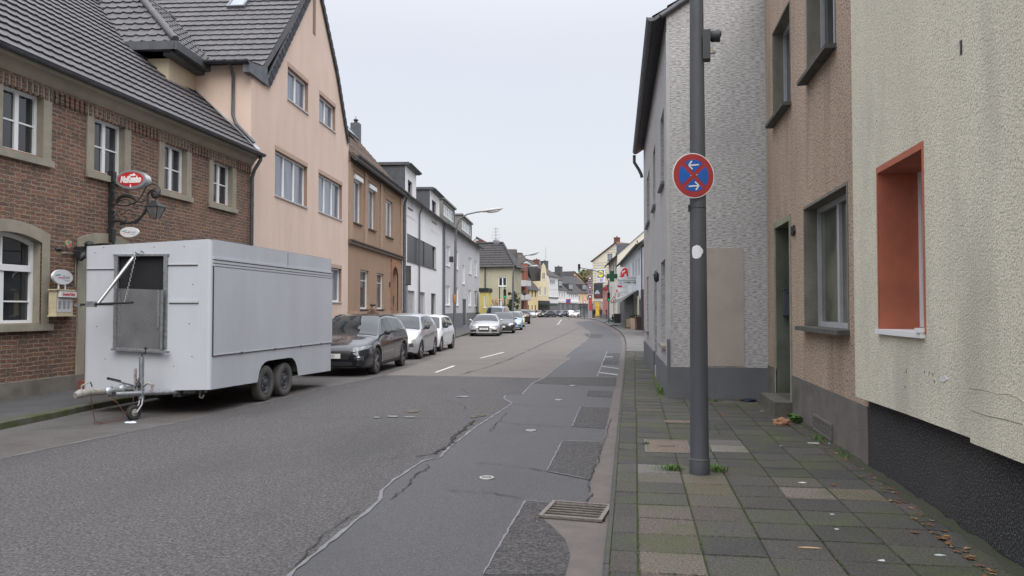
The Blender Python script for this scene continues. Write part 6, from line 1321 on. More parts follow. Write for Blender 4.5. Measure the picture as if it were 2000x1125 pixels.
TT = dict(L=4.18, W=1.84, H=1.36, r=.33, xf=.88, xr=3.35, nose=.8, nosew=.70, tail=.7, roofw=.66, crease=.01, flare=.03,
    top=[(0,.52),(.05,.63),(.25,.72),(.7,.82),(1.2,.90),(1.36,.93),(1.8,1.19),(2.05,1.30),(2.35,1.35),(2.8,1.33),(3.3,1.18),(3.6,1.02),(4.0,.92),(4.15,.8),(4.18,.6)],
    belt=[(0,.46),(.3,.66),(1.2,.84),(2.5,.89),(3.4,.92),(4.18,.8)], low=[(0,.2),(.15,.15),(3.9,.17),(4.18,.3)],
    ws=(1.36,2.0), rs=(2.9,3.5), side=[[(1.62,.90),(2.6,.91),(2.6,1.25),(2.02,1.22)]], doors=[dict(c=[(1.4,.3),(2.62,.3),(2.66,.86),(1.42,.82)], h=(2.5,.78))],
    front=[('grille', [(-.30,.28),(.30,.28),(.36,.62),(-.36,.62)], grille, 0), ('headlight', [(.47,.53),(.78,.54),(.82,.66),(.50,.62)], mat('grey_headlamp', (.28,.3,.33), (.12,.13,.14), scale=16, rough=.1, spec=.8), 1),
           ('air_intake', [(.46,.27),(.78,.28),(.78,.40),(.46,.40)], plas, 1)],
    plate=.45, ptext='G BM 120', mirror=(1.62,.93), spokes=5, sw=(.03,.05))
SED = dict(L=4.35, W=1.79, H=1.45, r=.32, xf=.88, xr=3.5, nose=.7, nosew=.7, tail=.55, roofw=.7,
    top=[(0,.55),(.06,.68),(.3,.79),(.8,.89),(1.2,.96),(1.7,1.24),(2.1,1.42),(2.6,1.45),(3.2,1.43),(3.7,1.33),(4.1,1.12),(4.3,.92),(4.35,.7)],
    belt=[(0,.5),(.3,.70),(1.1,.87),(2.5,.93),(3.8,.99),(4.35,.9)], low=[(0,.24),(.15,.18),(4.1,.2),(4.35,.32)],
    ws=(1.22,2.06), rs=(3.7,4.2), side=[[(1.55,.94),(2.45,.95),(2.45,1.35),(2.06,1.33)], [(2.5,.95),(3.5,1.02),(3.3,1.33),(2.5,1.36)]], doors=[],
    front=[('grille', [(-.4,.36),(.4,.36),(.45,.62),(-.45,.62)], grille, 0), ('headlight', [(.5,.56),(.8,.6),(.84,.7),(.52,.66)], lensm, 1), ('air_intake', [(.55,.3),(.78,.3),(.78,.4),(.56,.4)], plas, 1)],
    plate=.46, mirror=(1.55,.97), spokes=5)
SUV = dict(SED, L=4.5, W=1.86, H=1.62, r=.36, xr=3.6, roofw=.74, top=[(0,.62),(.06,.76),(.3,.92),(.9,1.02),(1.2,1.06),(1.7,1.4),(2.1,1.58),(2.6,1.62),(3.4,1.6),(4.1,1.5),(4.38,1.15),(4.46,.95),(4.5,.8)],
    belt=[(0,.55),(.3,.82),(1.1,.98),(2.5,1.05),(3.8,1.1),(4.5,1.0)], ws=(1.22,2.08), rs=(4.12,4.37), side=[[(1.6,1.06),(2.5,1.07),(2.5,1.5),(2.1,1.47)], [(2.55,1.07),(3.9,1.14),(3.7,1.47),(2.55,1.51)]], mirror=(1.6,1.08), rear_visible=1,
    rear=[('tail_lamp', [(.5,.92),(.84,.92),(.84,1.04),(.5,1.0)], red_l, 1), ('rear_window', [(-.62,1.12),(.62,1.12),(.56,1.42),(-.56,1.42)], gl_car, 0), ('number_plate', [(-.26,.62),(.26,.62),(.26,.73),(-.26,.73)], mat('plate_white', (.72,.72,.7)), 0)])
VAN = dict(SED, L=4.6, W=1.85, H=1.95, r=.34, xr=3.7, roofw=.85, nose=.5, top=[(0,.7),(.06,.9),(.3,1.02),(.7,1.12),(1.3,1.6),(1.6,1.85),(2.0,1.94),(4.3,1.94),(4.55,1.7),(4.6,.8)],
    belt=[(0,.6),(.3,.9),(1.0,1.05),(4.6,1.1)], ws=(.72,1.55), rs=(4.4,4.55), side=[[(1.1,1.12),(2.0,1.14),(2.0,1.7),(1.55,1.68)]], mirror=(1.1,1.2))
def place(fn, label, S, P_, side_pt_front, side_pt_rear, halfw=None, lod=0, group='cars parked along the left kerb', name='parked_car'):
    """front/rear contact points of the street-side wheels give position and heading"""
    a = G(*side_pt_front); b = G(*side_pt_rear) if not isinstance(side_pt_rear, Vector) else side_pt_rear
    t = (b-a).normalized(); nn_ = Vector((-t.y, t.x, 0)); w_ = S['W']/2-.01       # street side is to the right of t
    o_ = a - t*S['xf'] + nn_*w_; return car(name, label, (o_.x, o_.y), math.atan2(t.y, t.x), S, P_, group, lod)
grey_p = paint('dark_grey_paint', (.016,.018,.023), .3, .2); silver_p = paint('silver_paint_car', (.38,.39,.41), .5, .3); white_p = paint('white_paint_car', (.62,.64,.66), 0, .35)
place(0, 'dark grey estate car with roof rails parked right behind the trailer', WAG, grey_p, (737,731), (789,715))
place(0, 'silver small hatchback with black mirrors between the dark estate and a white hatchback', KA, silver_p, (824,701), (850,693))
place(0, 'white three-door hatchback with grey bumper behind the silver hatchback', TWI, white_p, (863,686.5), (889,679.5))
a = G(945,657); car('parked_car', 'silver sports coupe facing the camera with a big black grille under the street lamp', (a.x, a.y), RD(97), TT, paint('light_silver_paint', (.46,.46,.47), .5, .3), 'cars parked along the left kerb', 0)
dkp = paint('near_black_paint', (.03,.032,.038), .3, .25)
def ahead(px, py, S, lab, P_, hd, lod=1, grp='cars parked along the left kerb', py_is='front', name='parked_car', d=None):
    a = G(px, py) if d is None else D(px, 604, d); return car(name, lab, (a.x, a.y), RD(hd), S, P_, grp, lod)
R_ = ahead(979, 651.5, SED, 'near-black saloon with one headlight lit behind the silver sports coupe', dkp, 98)
h = [c for c in R_.children if c.name.startswith('headlight')][0]; h.data = h.data.copy(); h.data.materials[0] = mat('lit_headlamp', (1,.95,.8), emit=3)
ahead(998, 645, SED, 'light blue car tucked between the near-black saloon and a yellow car', paint('pale_blue_paint', (.3,.42,.55), .2), 98)
ahead(1005.5, 639, SED, 'pale yellow car behind the light blue car', paint('pale_yellow_paint', (.68,.63,.32), 0), 98)
a = D(1022, 604, 84); car('parked_car', 'black sport utility car seen from behind ahead of the pale yellow car', (a.x-.9, a.y+4.4), RD(-80), SUV, paint('black_suv_paint', (.02,.021,.024), .2, .3), 'cars parked along the left kerb', 1)
a = D(963, 604, 74); car('parked_van', 'light blue grey van parked beside the yellow annex behind the sports coupe', (a.x, a.y), RD(92), VAN, paint('blue_grey_paint', (.3,.34,.4), .3), 'cars parked along the left kerb', 1)
far_cars = [(1037,150,100,'pale ice-blue car at the left end of the far row',(.45,.52,.58)), (1051,154,104,'white car second from the left in the far row beside the pale ice-blue one',(.62,.62,.62)), (1067,153,60,'black hatchback in the far row in front of the awning shop',(.035,.037,.045)),
    (1082,156,70,'black saloon in the middle of the far row between two dark cars',(.03,.035,.045)), (1096,158,70,'dark blue-grey car in the far row right of the two black ones',(.05,.06,.08)), (1110,160,-60,'white car seen from behind in the far row beside the white oncoming estate',(.62,.63,.63)), (1129,152,62,'large white estate car with headlights lit at the right of the far row',(.66,.66,.65)), (1147,160,65,'pale blue small car at the right end of the far row by the bus shelter',(.4,.5,.58))]
for i, (px, d_, hd, lb, c) in enumerate(far_cars):
    a = D(px, 604, d_); S_ = SED if i not in (0, 7) else dict(KA, doors=[])
    sh = Vector((math.cos(RD(hd)), math.sin(RD(hd)), 0))*(-S_['L']/2); cc = Vector((a.x, a.y, 0))+sh
    r_ = car('distant_car', lb, (cc.x, cc.y), RD(hd), S_, paint('far_car_paint_%d' % i if False else 'far_paint_'+'abcdefgh'[i], c, .2), 'cars standing in a row far down the street', 1)
    if i == 6:
        for h in [c_ for c_ in r_.children if c_.name.startswith('headlight')]: h.data.materials[0] = mat('lit_headlamp', (1,.95,.8), emit=3)
# ================================================================= sign pole on the right pavement
sp_ = G(1366.5, 925, .08); PO = empty('lamp_post', (sp_.x, sp_.y, .08)); tag(PO, 'tall dark grey steel lamp post on the right pavement carrying the round sign', 'lamp post')
pole_m = mat('grey_pole_paint', (.058,.062,.072), (.075,.08,.09), scale=2.5, rough=.55, bump=.002, bscale=30, stretch=(2,2,.4), c3=(.045,.047,.053), s3=1.4, a3=.5)
d0 = (sp_-EYE).dot(fwd)
mb = MB(); mb.lathe([(.094,0),(.094,.13),(.088,.15),(.086,.16),(.082,1.1),(.078,2.0),(.070,3.4),(.063,4.6),(.056,6.5),(.045,8.3),(.0,8.3)], None, 28); mb.build('pole', pole_m, PO)
mb = MB(); mb.lathe([(.0885,.131),(.096,.133),(.096,.14),(.0885,.142)], None, 28); mb.build('base_band', mat('band_worn', (.09,.095,.1), rough=.6), PO)
mb = MB(); mb.tube([(0,0,8.2),(-.3,.05,8.6),(-1.2,.2,8.75)], .03, 8); mb.build('arm', pole_m, PO)
mb = MB(); mb.ell((-1.5,.25,8.74), (.36,.13,.08), 14); mb.build('lamp_head', zinc, PO)
# facing: towards camera, slightly turned
toc = math.atan2(-(sp_.x), -(-sp_.y)) if False else 0
def pole_frame(z, out, turn):     # frame at pole axis: local -y faces the camera turned by 'turn' deg
    a = math.atan2(sp_.x, sp_.y)   # bearing from camera
    return Matrix.Translation((sp_.x, sp_.y, z)) @ Matrix.Rotation(-a+RD(turn), 4, 'Z') @ Matrix.Translation((0, -out, 0))
zc_ = 1.62+(604-340)/1500*d0*.985
SG = empty('no_stopping_sign', M=pole_frame(zc_, .115, 0) @ Matrix.Translation((-.038,0,0)) @ Matrix.Rotation(RD(27), 4, 'Z'))
pax = Matrix.Rotation(RD(-27), 4, 'Z') @ Vector((.038, .115, 0)); tag(SG, 'round blue and red no-stopping sign with two white arrows on the post', 'road sign')
def disc(r, y0, y1, n=48): 
    q = MB(); q.prism([(r*math.cos(2*math.pi*k/n), r*math.sin(2*math.pi*k/n)) for k in range(n)], y0, y1); return q
sw_ = mat('sign_white', (.68,.68,.66), rough=.4); sr_ = mat('sign_red_film', (.36,.035,.04), (.3,.03,.035), scale=8, rough=.4); sb_ = mat('sign_blue_film', (.012,.11,.43), (.01,.09,.37), scale=8, rough=.4)
R_s = .212
disc(R_s, -.001, .004).build('plate', sw_, SG); disc(R_s*.955, -.004, -.001).build('red_ring', sr_, SG)
hw = .0195
def sector(c0, ri=.70):    # blue field between the bars, centred on angle c0
    pts = []; rr = R_s*ri; off = hw/math.sin(RD(45))
    apex = (off*math.cos(c0)*1.0, off*math.sin(c0)*1.0); b = math.acos(hw/rr); da = RD(45)-math.asin(hw/rr)
    return [apex]+[(rr*math.cos(c0-da+2*da*k/14), rr*math.sin(c0-da+2*da*k/14)) for k in range(15)]
ol = MB(); bl_ = MB()
for k in range(4):
    s_ = sector(k*math.pi/2); bl_.prism(s_, -.006, -.004)
bl_.build('blue_field', sb_, SG)
def arrow(cz, sgn, tilt):
    q = MB(); L_ = .052; w_ = .0065
    Mx = Matrix.Translation((0, 0, cz)) @ Matrix.Rotation(RD(tilt), 4, 'Y') @ Matrix.Scale(sgn, 4, (1,0,0))
    q.prism([(-L_,-w_),(L_*.9,-w_),(L_*.9,w_),(-L_,w_)], -.0085, -.006, M=Mx)
    for s__ in (1, -1): q.prism([(L_*1.05,0),(L_*1.05-.004,.0105*s__),(L_*.42,.042*s__),(L_*.42-.012,.034*s__),(L_*.85,0)][::s__], -.0088, -.0062, M=Mx)
    return q.build('arrow', sw_, SG)
arrow(.098, -1, -6); arrow(-.098, 1, -6)
mb = MB(); mb.ell((-.028,-.006,-.006), (.006,.004,.006), 8); mb.build('rivet', chrome, SG); mb = MB(); mb.ell((.032,-.006,.006), (.006,.004,.006), 8); mb.build('rivet', chrome, SG)
mb = MB(); mb.tube([(-.06,.012,.1),(.06,.012,.1)], .009, 6); mb.tube([(-.06,.012,-.1),(.06,.012,-.1)], .009, 6)
for z in (.1, -.1): mb.lathe([(.078,-.012),(.082,-.012),(.082,.012),(.078,.012)], Matrix.Translation((pax.x,pax.y,z)), 24)
mb.build('clamp_band', galv, SG)
# white sticker
ST = empty('round_sticker', M=pole_frame(1.62+(604-492)/1500*d0, 0, 7)); tag(ST, 'torn white round sticker stuck on the lamp post below the sign', 'sticker')
pts = [(-.02,.058),(.0,.064),(.016,.054),(.022,.058),(.034,.04),(.052,.022),(.056,-.002),(.042,-.026),(.03,-.05),(.008,-.062),(-.02,-.064),(-.044,-.052),(-.052,-.02),(-.054,.02),(-.044,.048)]
r_p = .0785; q = MB(); c_ = (0,0)
def onp(p, rr): a = (p[0]-.018)/r_p; return (rr*math.sin(a), -rr*math.cos(a), p[1])
rings = [[onp((p[0]*f, p[1]*f), r_p+.0015) for p in pts] for f in (1, .75, .5, .25, .02)]; q.grid(rings, 0, True, closed=True); q.build('sticker', mat('sticker_white', (.72,.72,.74), (.64,.64,.66), scale=40, rough=.6, bump=.001, bscale=60), ST)
# detector / small lamp unit on the pole
z_ = 1.62+(604-84)/1500*d0; U = empty('signal_box', M=pole_frame(z_, 0, 0)); tag(U, 'dark hooded signal unit with a small lamp clamped to the right of the post top', 'signal')
mb = MB(); mb.box(.055,.125,-.06,.06,-.135,.10); mb.box(.05,.13,-.05,.05,.06,.145); mb.build('housing', mat('dark_housing', (.03,.033,.038), rough=.5), U)
mb = MB(); M_ = Matrix.Translation((.125,0,.09)) @ Matrix.Rotation(RD(90), 4, 'Y')
mb.lathe([(.03,.0),(.055,.01),(.055,.05),(.06,.09)], M_, 16); mb.ell((.19,0,.105), (.04,.055,.045), 12); mb.build('hood', mat('dark_housing', (.03,.033,.038)), U)
mb = MB(); mb.box(.125,.145,-.02,.02,-.075,-.02); mb.ell((.158,0,-.048), (.02,.026,.036), 12); mb.build('lamp', mat('frosted_lamp', (.45,.42,.36), rough=.3), U)
mb = MB(); q0 = pole_frame(1.62+(604-405)/1500*d0, 0, 0); e = empty('cable_clip', M=q0); tag(e, 'small black clip on the left side of the lamp post under the sign', 'clip'); mb.box(-.09,-.068,-.03,.02,-.03,.03); mb.lathe([(.0745,-.004),(.077,-.003),(.077,.003),(.0745,.004)], None, 24); mb.build('clip', black, e)
# ================================================================= inn signs (on a bracket standing out from the wall)
ux = B.x(212, 420); yw_, _ = 0, 0
def IS(px, py): y, z = B.side(ux, px, py); return y, z           # local (y,z) on the plane across the wall
SBk = empty('hanging_sign', M=B.M @ Matrix.Translation((ux,0,0))); tag(SBk, 'wrought iron wall bracket with scrolls and an oval red and silver illuminated sign', 'shop sign')
def IP(px, py, x=0): y, z = IS(px, py); return (x, y, z)
mb = MB(); a = IP(213,345); b = IP(213,462)
mb.box(-.03, .03, -.09, -.01, b[2], a[2]); 
for k in range(9): z = b[2]+.1+k*(a[2]-b[2]-.2)/8; mb.box(-.035, .035, -.12, -.01, z, z+.05)
mb.box(-.05,.05,-.13,0,a[2]-.12,a[2]+.1); mb.box(-.05,.05,-.13,0,b[2]-.1,b[2]+.14); mb.tube([(0,-.06,b[2]),(0,-.12,b[2]-.14),(0,-.05,b[2]-.2)], .03, 6); mb.build('wall_plate', black, SBk)
def scroll(pts, r, nm='scroll'):
    mb = MB(); P_ = [Vector(IP(200+x*.1422, 320+y*.1422)) for x, y in pts]
    Q_ = []
    for i in range(len(P_)-1):
        p0 = P_[max(i-1,0)]; p1 = P_[i]; p2 = P_[i+1]; p3 = P_[min(i+2, len(P_)-1)]
        for t in (0, .33, .66): Q_.append(.5*((2*p1)+(p2-p0)*t+(2*p0-5*p1+4*p2-p3)*t*t+(3*p1-p0-3*p2+p3)*t**3))
    Q_.append(P_[-1]); mb.tube(Q_, r, 6); return mb.build(nm, black, SBk)
scroll([(130,830),(170,785),(250,790),(350,815),(450,790),(540,720),(600,640),(625,540),(620,440),(650,380),(710,362),(760,400),(750,450),(710,440),(715,405)], .024)
scroll([(600,310),(560,400),(500,490),(430,540),(330,575),(220,570),(150,550)], .013)
scroll([(580,350),(640,290),(720,280),(780,320),(795,390),(760,435),(720,425)], .011)
scroll([(190,540),(230,470),(310,440),(400,455),(470,500),(480,520)], .036, 'leaf')
scroll([(190,545),(240,510),(310,490),(370,510),(390,545)], .01)
scroll([(130,700),(165,665),(210,690),(240,760),(300,790),(335,760),(320,725),(290,735)], .01)
scroll([(250,700),(300,680),(340,640),(380,630),(420,660),(450,710),(430,740),(395,720)], .010)
scroll([(610,500),(540,520),(460,530),(430,570),(450,615),(490,610),(485,580),(460,590)], .010)
scroll([(500,570),(540,570),(548,545),(525,535)], .009); scroll([(200,640),(235,660),(240,625),(210,615)], .010); scroll([(560,500),(585,470),(575,440),(550,445)], .008)
scroll([(540,720),(470,700),(400,690),(350,680)], .008); scroll([(130,760),(160,740),(160,700),(130,690)], .009); scroll([(150,500),(165,440),(140,400)], .012)
mb = MB(); rng = random.Random(5)
for t in range(26):
    a_ = t/25; x_, y_ = (250+a_*200, 815-20*math.sin(a_*3)) if t < 9 else (450+(t-9)/16*175, 800-((t-9)/16)**1.6*260); p = Vector(IP(200+x_*.1422, 320+(y_+12)*.1422)); mb.ell(p, (.018,.028,.03), 6)
mb.build('leaf_trim', black, SBk)
c = IS(261, 352); a = IS(232,352); b_ = IS(291,352); hw_ = abs(b_[0]-a[0])/2; hh_ = (IS(261,334)[1]-IS(261,370)[1])/2
MS = Matrix.Translation((0, c[0], c[1])) @ Matrix.Rotation(RD(-90), 4, 'Z') @ Matrix.Rotation(RD(180), 4, 'Z') if False else Matrix.Translation((0, c[0], c[1])) @ Matrix.Rotation(RD(-90), 4, 'Z')
def oval(rx, rz, y0, y1, m, nm, par, M=MS, n=40):
    q = MB(); q.prism([(rx*math.cos(2*math.pi*k/n), rz*math.sin(2*math.pi*k/n)) for k in range(n)], y0, y1, M=M); return q.build(nm, m, par)
tilt = Matrix.Identity(4)
ob = oval(hw_, hh_, -.09, .09, mat('silver_sign_rim', (.5,.51,.53), rough=.3, metal=.6), 'sign_case', SBk)
oval(hw_*.93, hh_*.9, -.094, -.09, mat('sign_grey_band', (.22,.22,.25), rough=.4), 'grey_band', ob); oval(hw_*.82, hh_*.76, -.098, -.094, mat('sign_case_red', (.5,.02,.03), rough=.3), 'red_field', ob, M=MS @ Matrix.Translation((0,0,hh_*.03)))
oval(hw_*.96, hh_*.96, .09, .094, black, 'back_face', ob)
wt_ = mat('letter_white', (.8,.8,.78), rough=.5)
text('sign_text', 'MoKambo', hh_*.86, MS @ Matrix.Translation((0,-.1,-.0)) @ FRONT, wt_, ob, .003, shear=.25, bold=.012, sx=hw_*.30/(hh_*.82)); text('sign_text', 'caffe', hh_*.36, MS @ Matrix.Translation((hw_*.12,-.1,hh_*.48)) @ FRONT, wt_, ob, .003, shear=.3, bold=.004)
mb = MB(); mb.box(-hw_*.4, hw_*.62, -.102, -.099, -hh_*.37, -hh_*.32, M=MS); mb.box(-.012, .012, -.104, -.094, -hh_*.85, -hh_*.55, M=MS); mb.build('underline', wt_, ob)
# lantern hanging at the end
LN = empty('wall_lantern', M=B.M @ Matrix.Translation((ux,0,0))); tag(LN, 'small black four-sided lantern hanging from the end of the iron bracket', 'lantern')
lt = IS(303.5, 404); lb_ = IS(303.5, 427); cy = lt[0]; wt2 = abs(IS(291,404)[0]-IS(316,404)[0])/2; wb2 = wt2*.42
def frus(q, z0, w0, z1, w1, mi=0):
    A_ = [(-w0,cy-w0,z0),(w0,cy-w0,z0),(w0,cy+w0,z0),(-w0,cy+w0,z0)]; B_ = [(-w1,cy-w1,z1),(w1,cy-w1,z1),(w1,cy+w1,z1),(-w1,cy+w1,z1)]
    for i in range(4): j = (i+1) % 4; q.face([A_[i], A_[j], B_[j], B_[i]], mi)
    q.face(A_[::-1], mi); q.face(B_, mi); return q
zt2, zb2 = lt[1]+.12, lb_[1]; zm2 = lt[1]+.0
frus(frus(MB(), zm2, wt2*1.08, zm2+.06, wt2*.6), zm2+.06, wt2*.55, zt2, wt2*.3).build('lantern_roof', black, LN); frus(MB(), zb2+.01, wb2, zm2-.005, wt2*.92).build('glass', mat('smoky_glass', (.1,.1,.1), (.16,.155,.15), scale=8, rough=.25), LN)
mb = MB()
for sx_, sy_ in ((-1,-1),(1,-1),(1,1),(-1,1)): mb.tube([(sx_*wb2, cy+sy_*wb2, zb2), (sx_*wt2*.95, cy+sy_*wt2*.95, zm2)], .012, 5)
mb.build('lantern_frame', black, LN); tp_ = IS(303,372)[1]
mb = MB(); mb.tube([(0,cy,zt2),(0,cy,zt2+.05)], .014, 5); M_ = Matrix.Translation((0,cy,(zt2+.05+tp_)/2+.02)) @ Matrix.Rotation(RD(90),4,'Y'); rr_ = max(.08,(tp_-zt2-.05)/2)
mb.lathe([(rr_-.025,-.015),(rr_+.02,-.015),(rr_+.02,.015),(rr_-.025,.015),(rr_-.025,-.015)], M_, 20); mb.build('hanger_ring', black, LN)
# small oval name signs
green_s = mat('logo_green', (.02,.25,.2), rough=.5); red_s = mat('logo_red', (.5,.03,.04), rough=.5); grey_s = mat('logo_grey', (.16,.16,.14), rough=.5); sgw = mat('sign_board_white', (.7,.72,.76), rough=.4)
def lucci(M, rx, rz, root, full=True):
    q = MB(); n = 40; q.prism([(rx*math.cos(2*math.pi*k/n), rz*math.sin(2*math.pi*k/n)) for k in range(n)], -.02, .02, M=M); bd_ = q.build('sign_board', sgw, root)
    q = MB(); q.prism([(-rx*.85,rz*.05),(-rx*.3,rz*.22),(-rx*.28,rz*.34),(-rx*.6,rz*.3)], -.024, -.02, M=M); q.build('brush_stroke', green_s, bd_)
    q = MB(); q.prism([(-rx*.6,-rz*.2),(-rx*.05,-rz*.14),(-rx*.02,-rz*.04),(-rx*.4,-rz*.06)], -.024, -.02, M=M); q.build('brush_stroke', red_s, bd_)
    q = MB(); q.prism([(-rx*.1,-rz*.3),(rx*.4,-rz*.52),(rx*.75,-rz*.42),(rx*.4,-rz*.45)], -.024, -.02, M=M); q.build('brush_stroke', grey_s, bd_)
    text('sign_text', 'Da Lucci', rz*.62, M @ Matrix.Translation((rx*.28,-.022,0)) @ FRONT, grey_s, bd_, .001, shear=.45, sx=.85 if full else .8)
c = IS(253.5, 453.5); e = empty('oval_name_sign', M=B.M @ Matrix.Translation((ux,0,0))); tag(e, 'small white oval restaurant sign hanging under the iron bracket above the trailer', 'sign')
rx_ = abs(IS(235.5,453)[0]-IS(271.5,453)[0])/2; rz_ = (IS(253,443.5)[1]-IS(253,463.5)[1])/2; lucci(Matrix.Translation((0,c[0],c[1])) @ Matrix.Rotation(RD(-90),4,'Z'), rx_, rz_, e, False)
mb = MB(); mb.tube([(0,c[0]-.05,c[1]+rz_),(0,c[0]-.05,c[1]+rz_+.12)], .006, 4); mb.build('hanger', black, e)
# menu case on the wall with its sign on top
mx0, mx1 = B.x(97,595,-.1), B.x(146,595,-.1); mz0, mz1 = B.z(97,616,-.12), B.z(97,567,-.12)
mx0, mx1 = sorted((B.x(95,590,-.12), B.x(145,590,-.12))); cxm = (mx0+mx1)/2
e = empty('menu_case', M=B.M @ Matrix.Translation((cxm,-.10,0)) @ Matrix.Rotation(RD(14),4,'Z')); tag(e, 'cream framed glass menu case with printed lists between window and door', 'menu case')
hw2 = (mx1-mx0)/2*.98; cream_f = mat('cream_frame', (.5,.44,.3), (.42,.36,.24), scale=12, rough=.6)
mb = MB(); mb.box(-hw2, hw2, -.07, .06, mz0, mz1); mb.box(-hw2-.04, hw2+.04, -.1, .06, mz1, mz1+.025); mb.box(-hw2-.05, hw2+.05, -.1, .06, mz0-.02, mz0); mb.build('case', cream_f, e)
mb = MB(); mb.box(-hw2+.035, hw2-.07, -.075, -.07, mz0+.06, mz1-.14); pp = mb.build('menu_sheet', mat('menu_paper', (.55,.56,.6), rough=.3), e)
mb = MB()
for c_ in range(3):
    for r_ in range(11): x = -hw2+.07+c_*(hw2*1.6/3); z = mz1-.2-r_*(mz1-mz0-.3)/11; mb.box(x, x+random.uniform(.06,.12)*hw2/.28, -.0765, -.075, z, z+.008)
mb.build('print_line', grey_s, pp)
mb = MB(); mb.box(-hw2+.06, hw2+.04, -.12, -.075, mz1-.12, mz1-.015); bx_ = mb.build('header_box', mat('header_white', (.68,.68,.68), rough=.4), e); text('header_text', 'Grossdorf Kölsch', .075, Matrix.Translation((.05,-.122,mz1-.067)) @ FRONT, mat('letter_red', (.5,.03,.04)), bx_, .001, bold=.002, sx=hw2/.36)
e = empty('oval_name_sign', M=B.M @ Matrix.Translation((cxm,-.12,0)) @ Matrix.Rotation(RD(14),4,'Z')); tag(e, 'white oval restaurant sign standing on two short posts over the menu case', 'sign')
zc2 = B.z(119,541,-.12); lucci(Matrix.Translation((0,0,zc2)), (B.x(141,541,-.12)-B.x(97,541,-.12))/2*1.32, (B.z(119,527,-.12)-B.z(119,556,-.12))/2, e)
mb = MB()
for x in (-.13, .12): mb.box(x-.012, x+.012, -.01, .01, mz1+.0, zc2-.08)
mb.build('post', sgw, e)
# crest, picture light, conduit
e = empty('wall_crest', M=B.M); tag(e, 'tiny shield-shaped crest on the brick wall above the menu case', 'crest'); q0 = B.loc(132.5,477)
mb = MB(); s2 = .085; mb.prism([(q0[0]-s2*.7,q0[1]+s2*.8),(q0[0]-s2*.7,q0[1]-s2*.2),(q0[0],q0[1]-s2),(q0[0]+s2*.7,q0[1]-s2*.2),(q0[0]+s2*.7,q0[1]+s2*.8)][::-1], -.03, 0); cr2 = mb.build('shield', cream_f, e)
mb = MB(); mb.prism([(q0[0]-s2*.5,q0[1]+s2*.6),(q0[0]-s2*.5,q0[1]-s2*.1),(q0[0]+s2*.4,q0[1]+s2*.6)][::-1], -.033, -.03); mb.build('field', green_s, cr2); mb = MB(); mb.prism([(q0[0]+s2*.5,q0[1]+s2*.45),(q0[0]-s2*.35,q0[1]-s2*.3),(q0[0],q0[1]-s2*.7),(q0[0]+s2*.5,q0[1]-s2*.1)], -.033, -.03); mb.build('field', red_s, cr2)
e = empty('wall_spotlight', M=B.M); tag(e, 'black spotlight unit with a long arm by the door arch beside the trailer', 'spotlight')
x5, z5 = B.loc(168, 492, -.25); mb = MB(); mb.box(x5-.06, x5+.06, -.25, -.04, z5-.12, z5+.1); mb.ell((x5+.02,-.3,z5+.14), (.09,.09,.07), 10); mb.build('bracket', black, e)
mb = MB(); q1 = B.loc(115,487,-.5); mb.tube([(x5,-.2,z5-.0),(q1[0],-.5,q1[1])], .012, 6); mb.ell((q1[0],-.5,q1[1]), (.09,.05,.04), 10); mb.build('arm', black, e)
mb = MB(); q2 = B.loc(160,502,-.3); mb.lathe([(.0,-.08),(.04,-.07),(.06,.0),(.08,.07),(.0,.07)], Matrix.Translation((q2[0],-.3,q2[1])) @ Matrix.Rotation(RD(40),4,'Y'), 14); mb.build('lamp_head', black, e)
mb = MB(); q3 = B.loc(120,494); q4 = B.loc(146,495); q5 = B.loc(145,560); mb.tube([(q3[0],-.02,q3[1]),(q4[0],-.02,q4[1]),(q5[0],-.02,q5[1])], .012, 5); mb.build('conduit', galw, e)
# ================================================================= street lamps
lampm = mat('lamp_pole', (.1,.105,.115), (.14,.145,.155), scale=3, rough=.5, metal=.3)
def street_lamp(px, d_, pts, label, band=False, r=.07):
    p = D(px, 604, d_); e = empty('street_lamp', (p.x, p.y, .1)); tag(e, label, 'street lamp', 'curved-arm street lamps on the left')
    th = math.atan2(rgt.y, rgt.x); e.rotation_euler = (0,0,th); z = lambda py: H+(604-py)/1500*d_-.1; x = lambda q: (q-px)/1500*d_
    P3 = [(x(a), 0, z(b)) for a, b in pts]; mb = MB(); mb.tube([(0,0,0)]+P3, [r]+[r*.75]+[r*.45]*(len(P3)-1), 10); mb.build('pole', lampm, e)
    a, b = Vector(P3[-2]), Vector(P3[-1]); t = (b-a).normalized(); mb = MB(); c = b+t*.45; ang = math.atan2(t.z, t.x); mb.ell((0,0,0), (.62,.17,.09), 14, M=Matrix.Translation(c) @ Matrix.Rotation(-ang,4,'Y')); hd = mb.build('lamp_head', mat('lamp_head_grey', (.4,.41,.42), rough=.4), e)
    mb = MB(); mb.ell((.08,0,-.06), (.38,.13,.1), 12, M=Matrix.Translation(c) @ Matrix.Rotation(-ang,4,'Y')); mb.build('lamp_glass', mat('lamp_glass', (.6,.6,.57), rough=.15), hd)
    if band: mb = MB(); zz = z(583); mb.lathe([(r*1.02,zz-.22),(r*1.1,zz-.2),(r*1.1,zz+.2),(r*1.02,zz+.22)], None, 12); mb.build('pole_band', mat('orange_band', (.35,.16,.06), rough=.7), e); mb = MB(); mb.box(-.28,-.06,-.1,.1,z(512),z(501)); mb.build('junction_box', black, e)
    return e
street_lamp(887.5, 41, [(889.5,470),(892,440),(899,426),(912,418),(930,414),(944,412)], 'tall curved street lamp with an orange band before the grey rendered block', True, .085)
street_lamp(1001.5, 68, [(1002,540),(1004,515),(1010,506),(1020,501),(1031,498)], 'mid-distance curved street lamp before the olive corner house', False, .1)
street_lamp(991.5, 98, [(992.5,545),(997,532),(1006,525),(1018,522),(1036,520)], 'third curved street lamp with a flat arm, low before the olive corner house', False, .1)
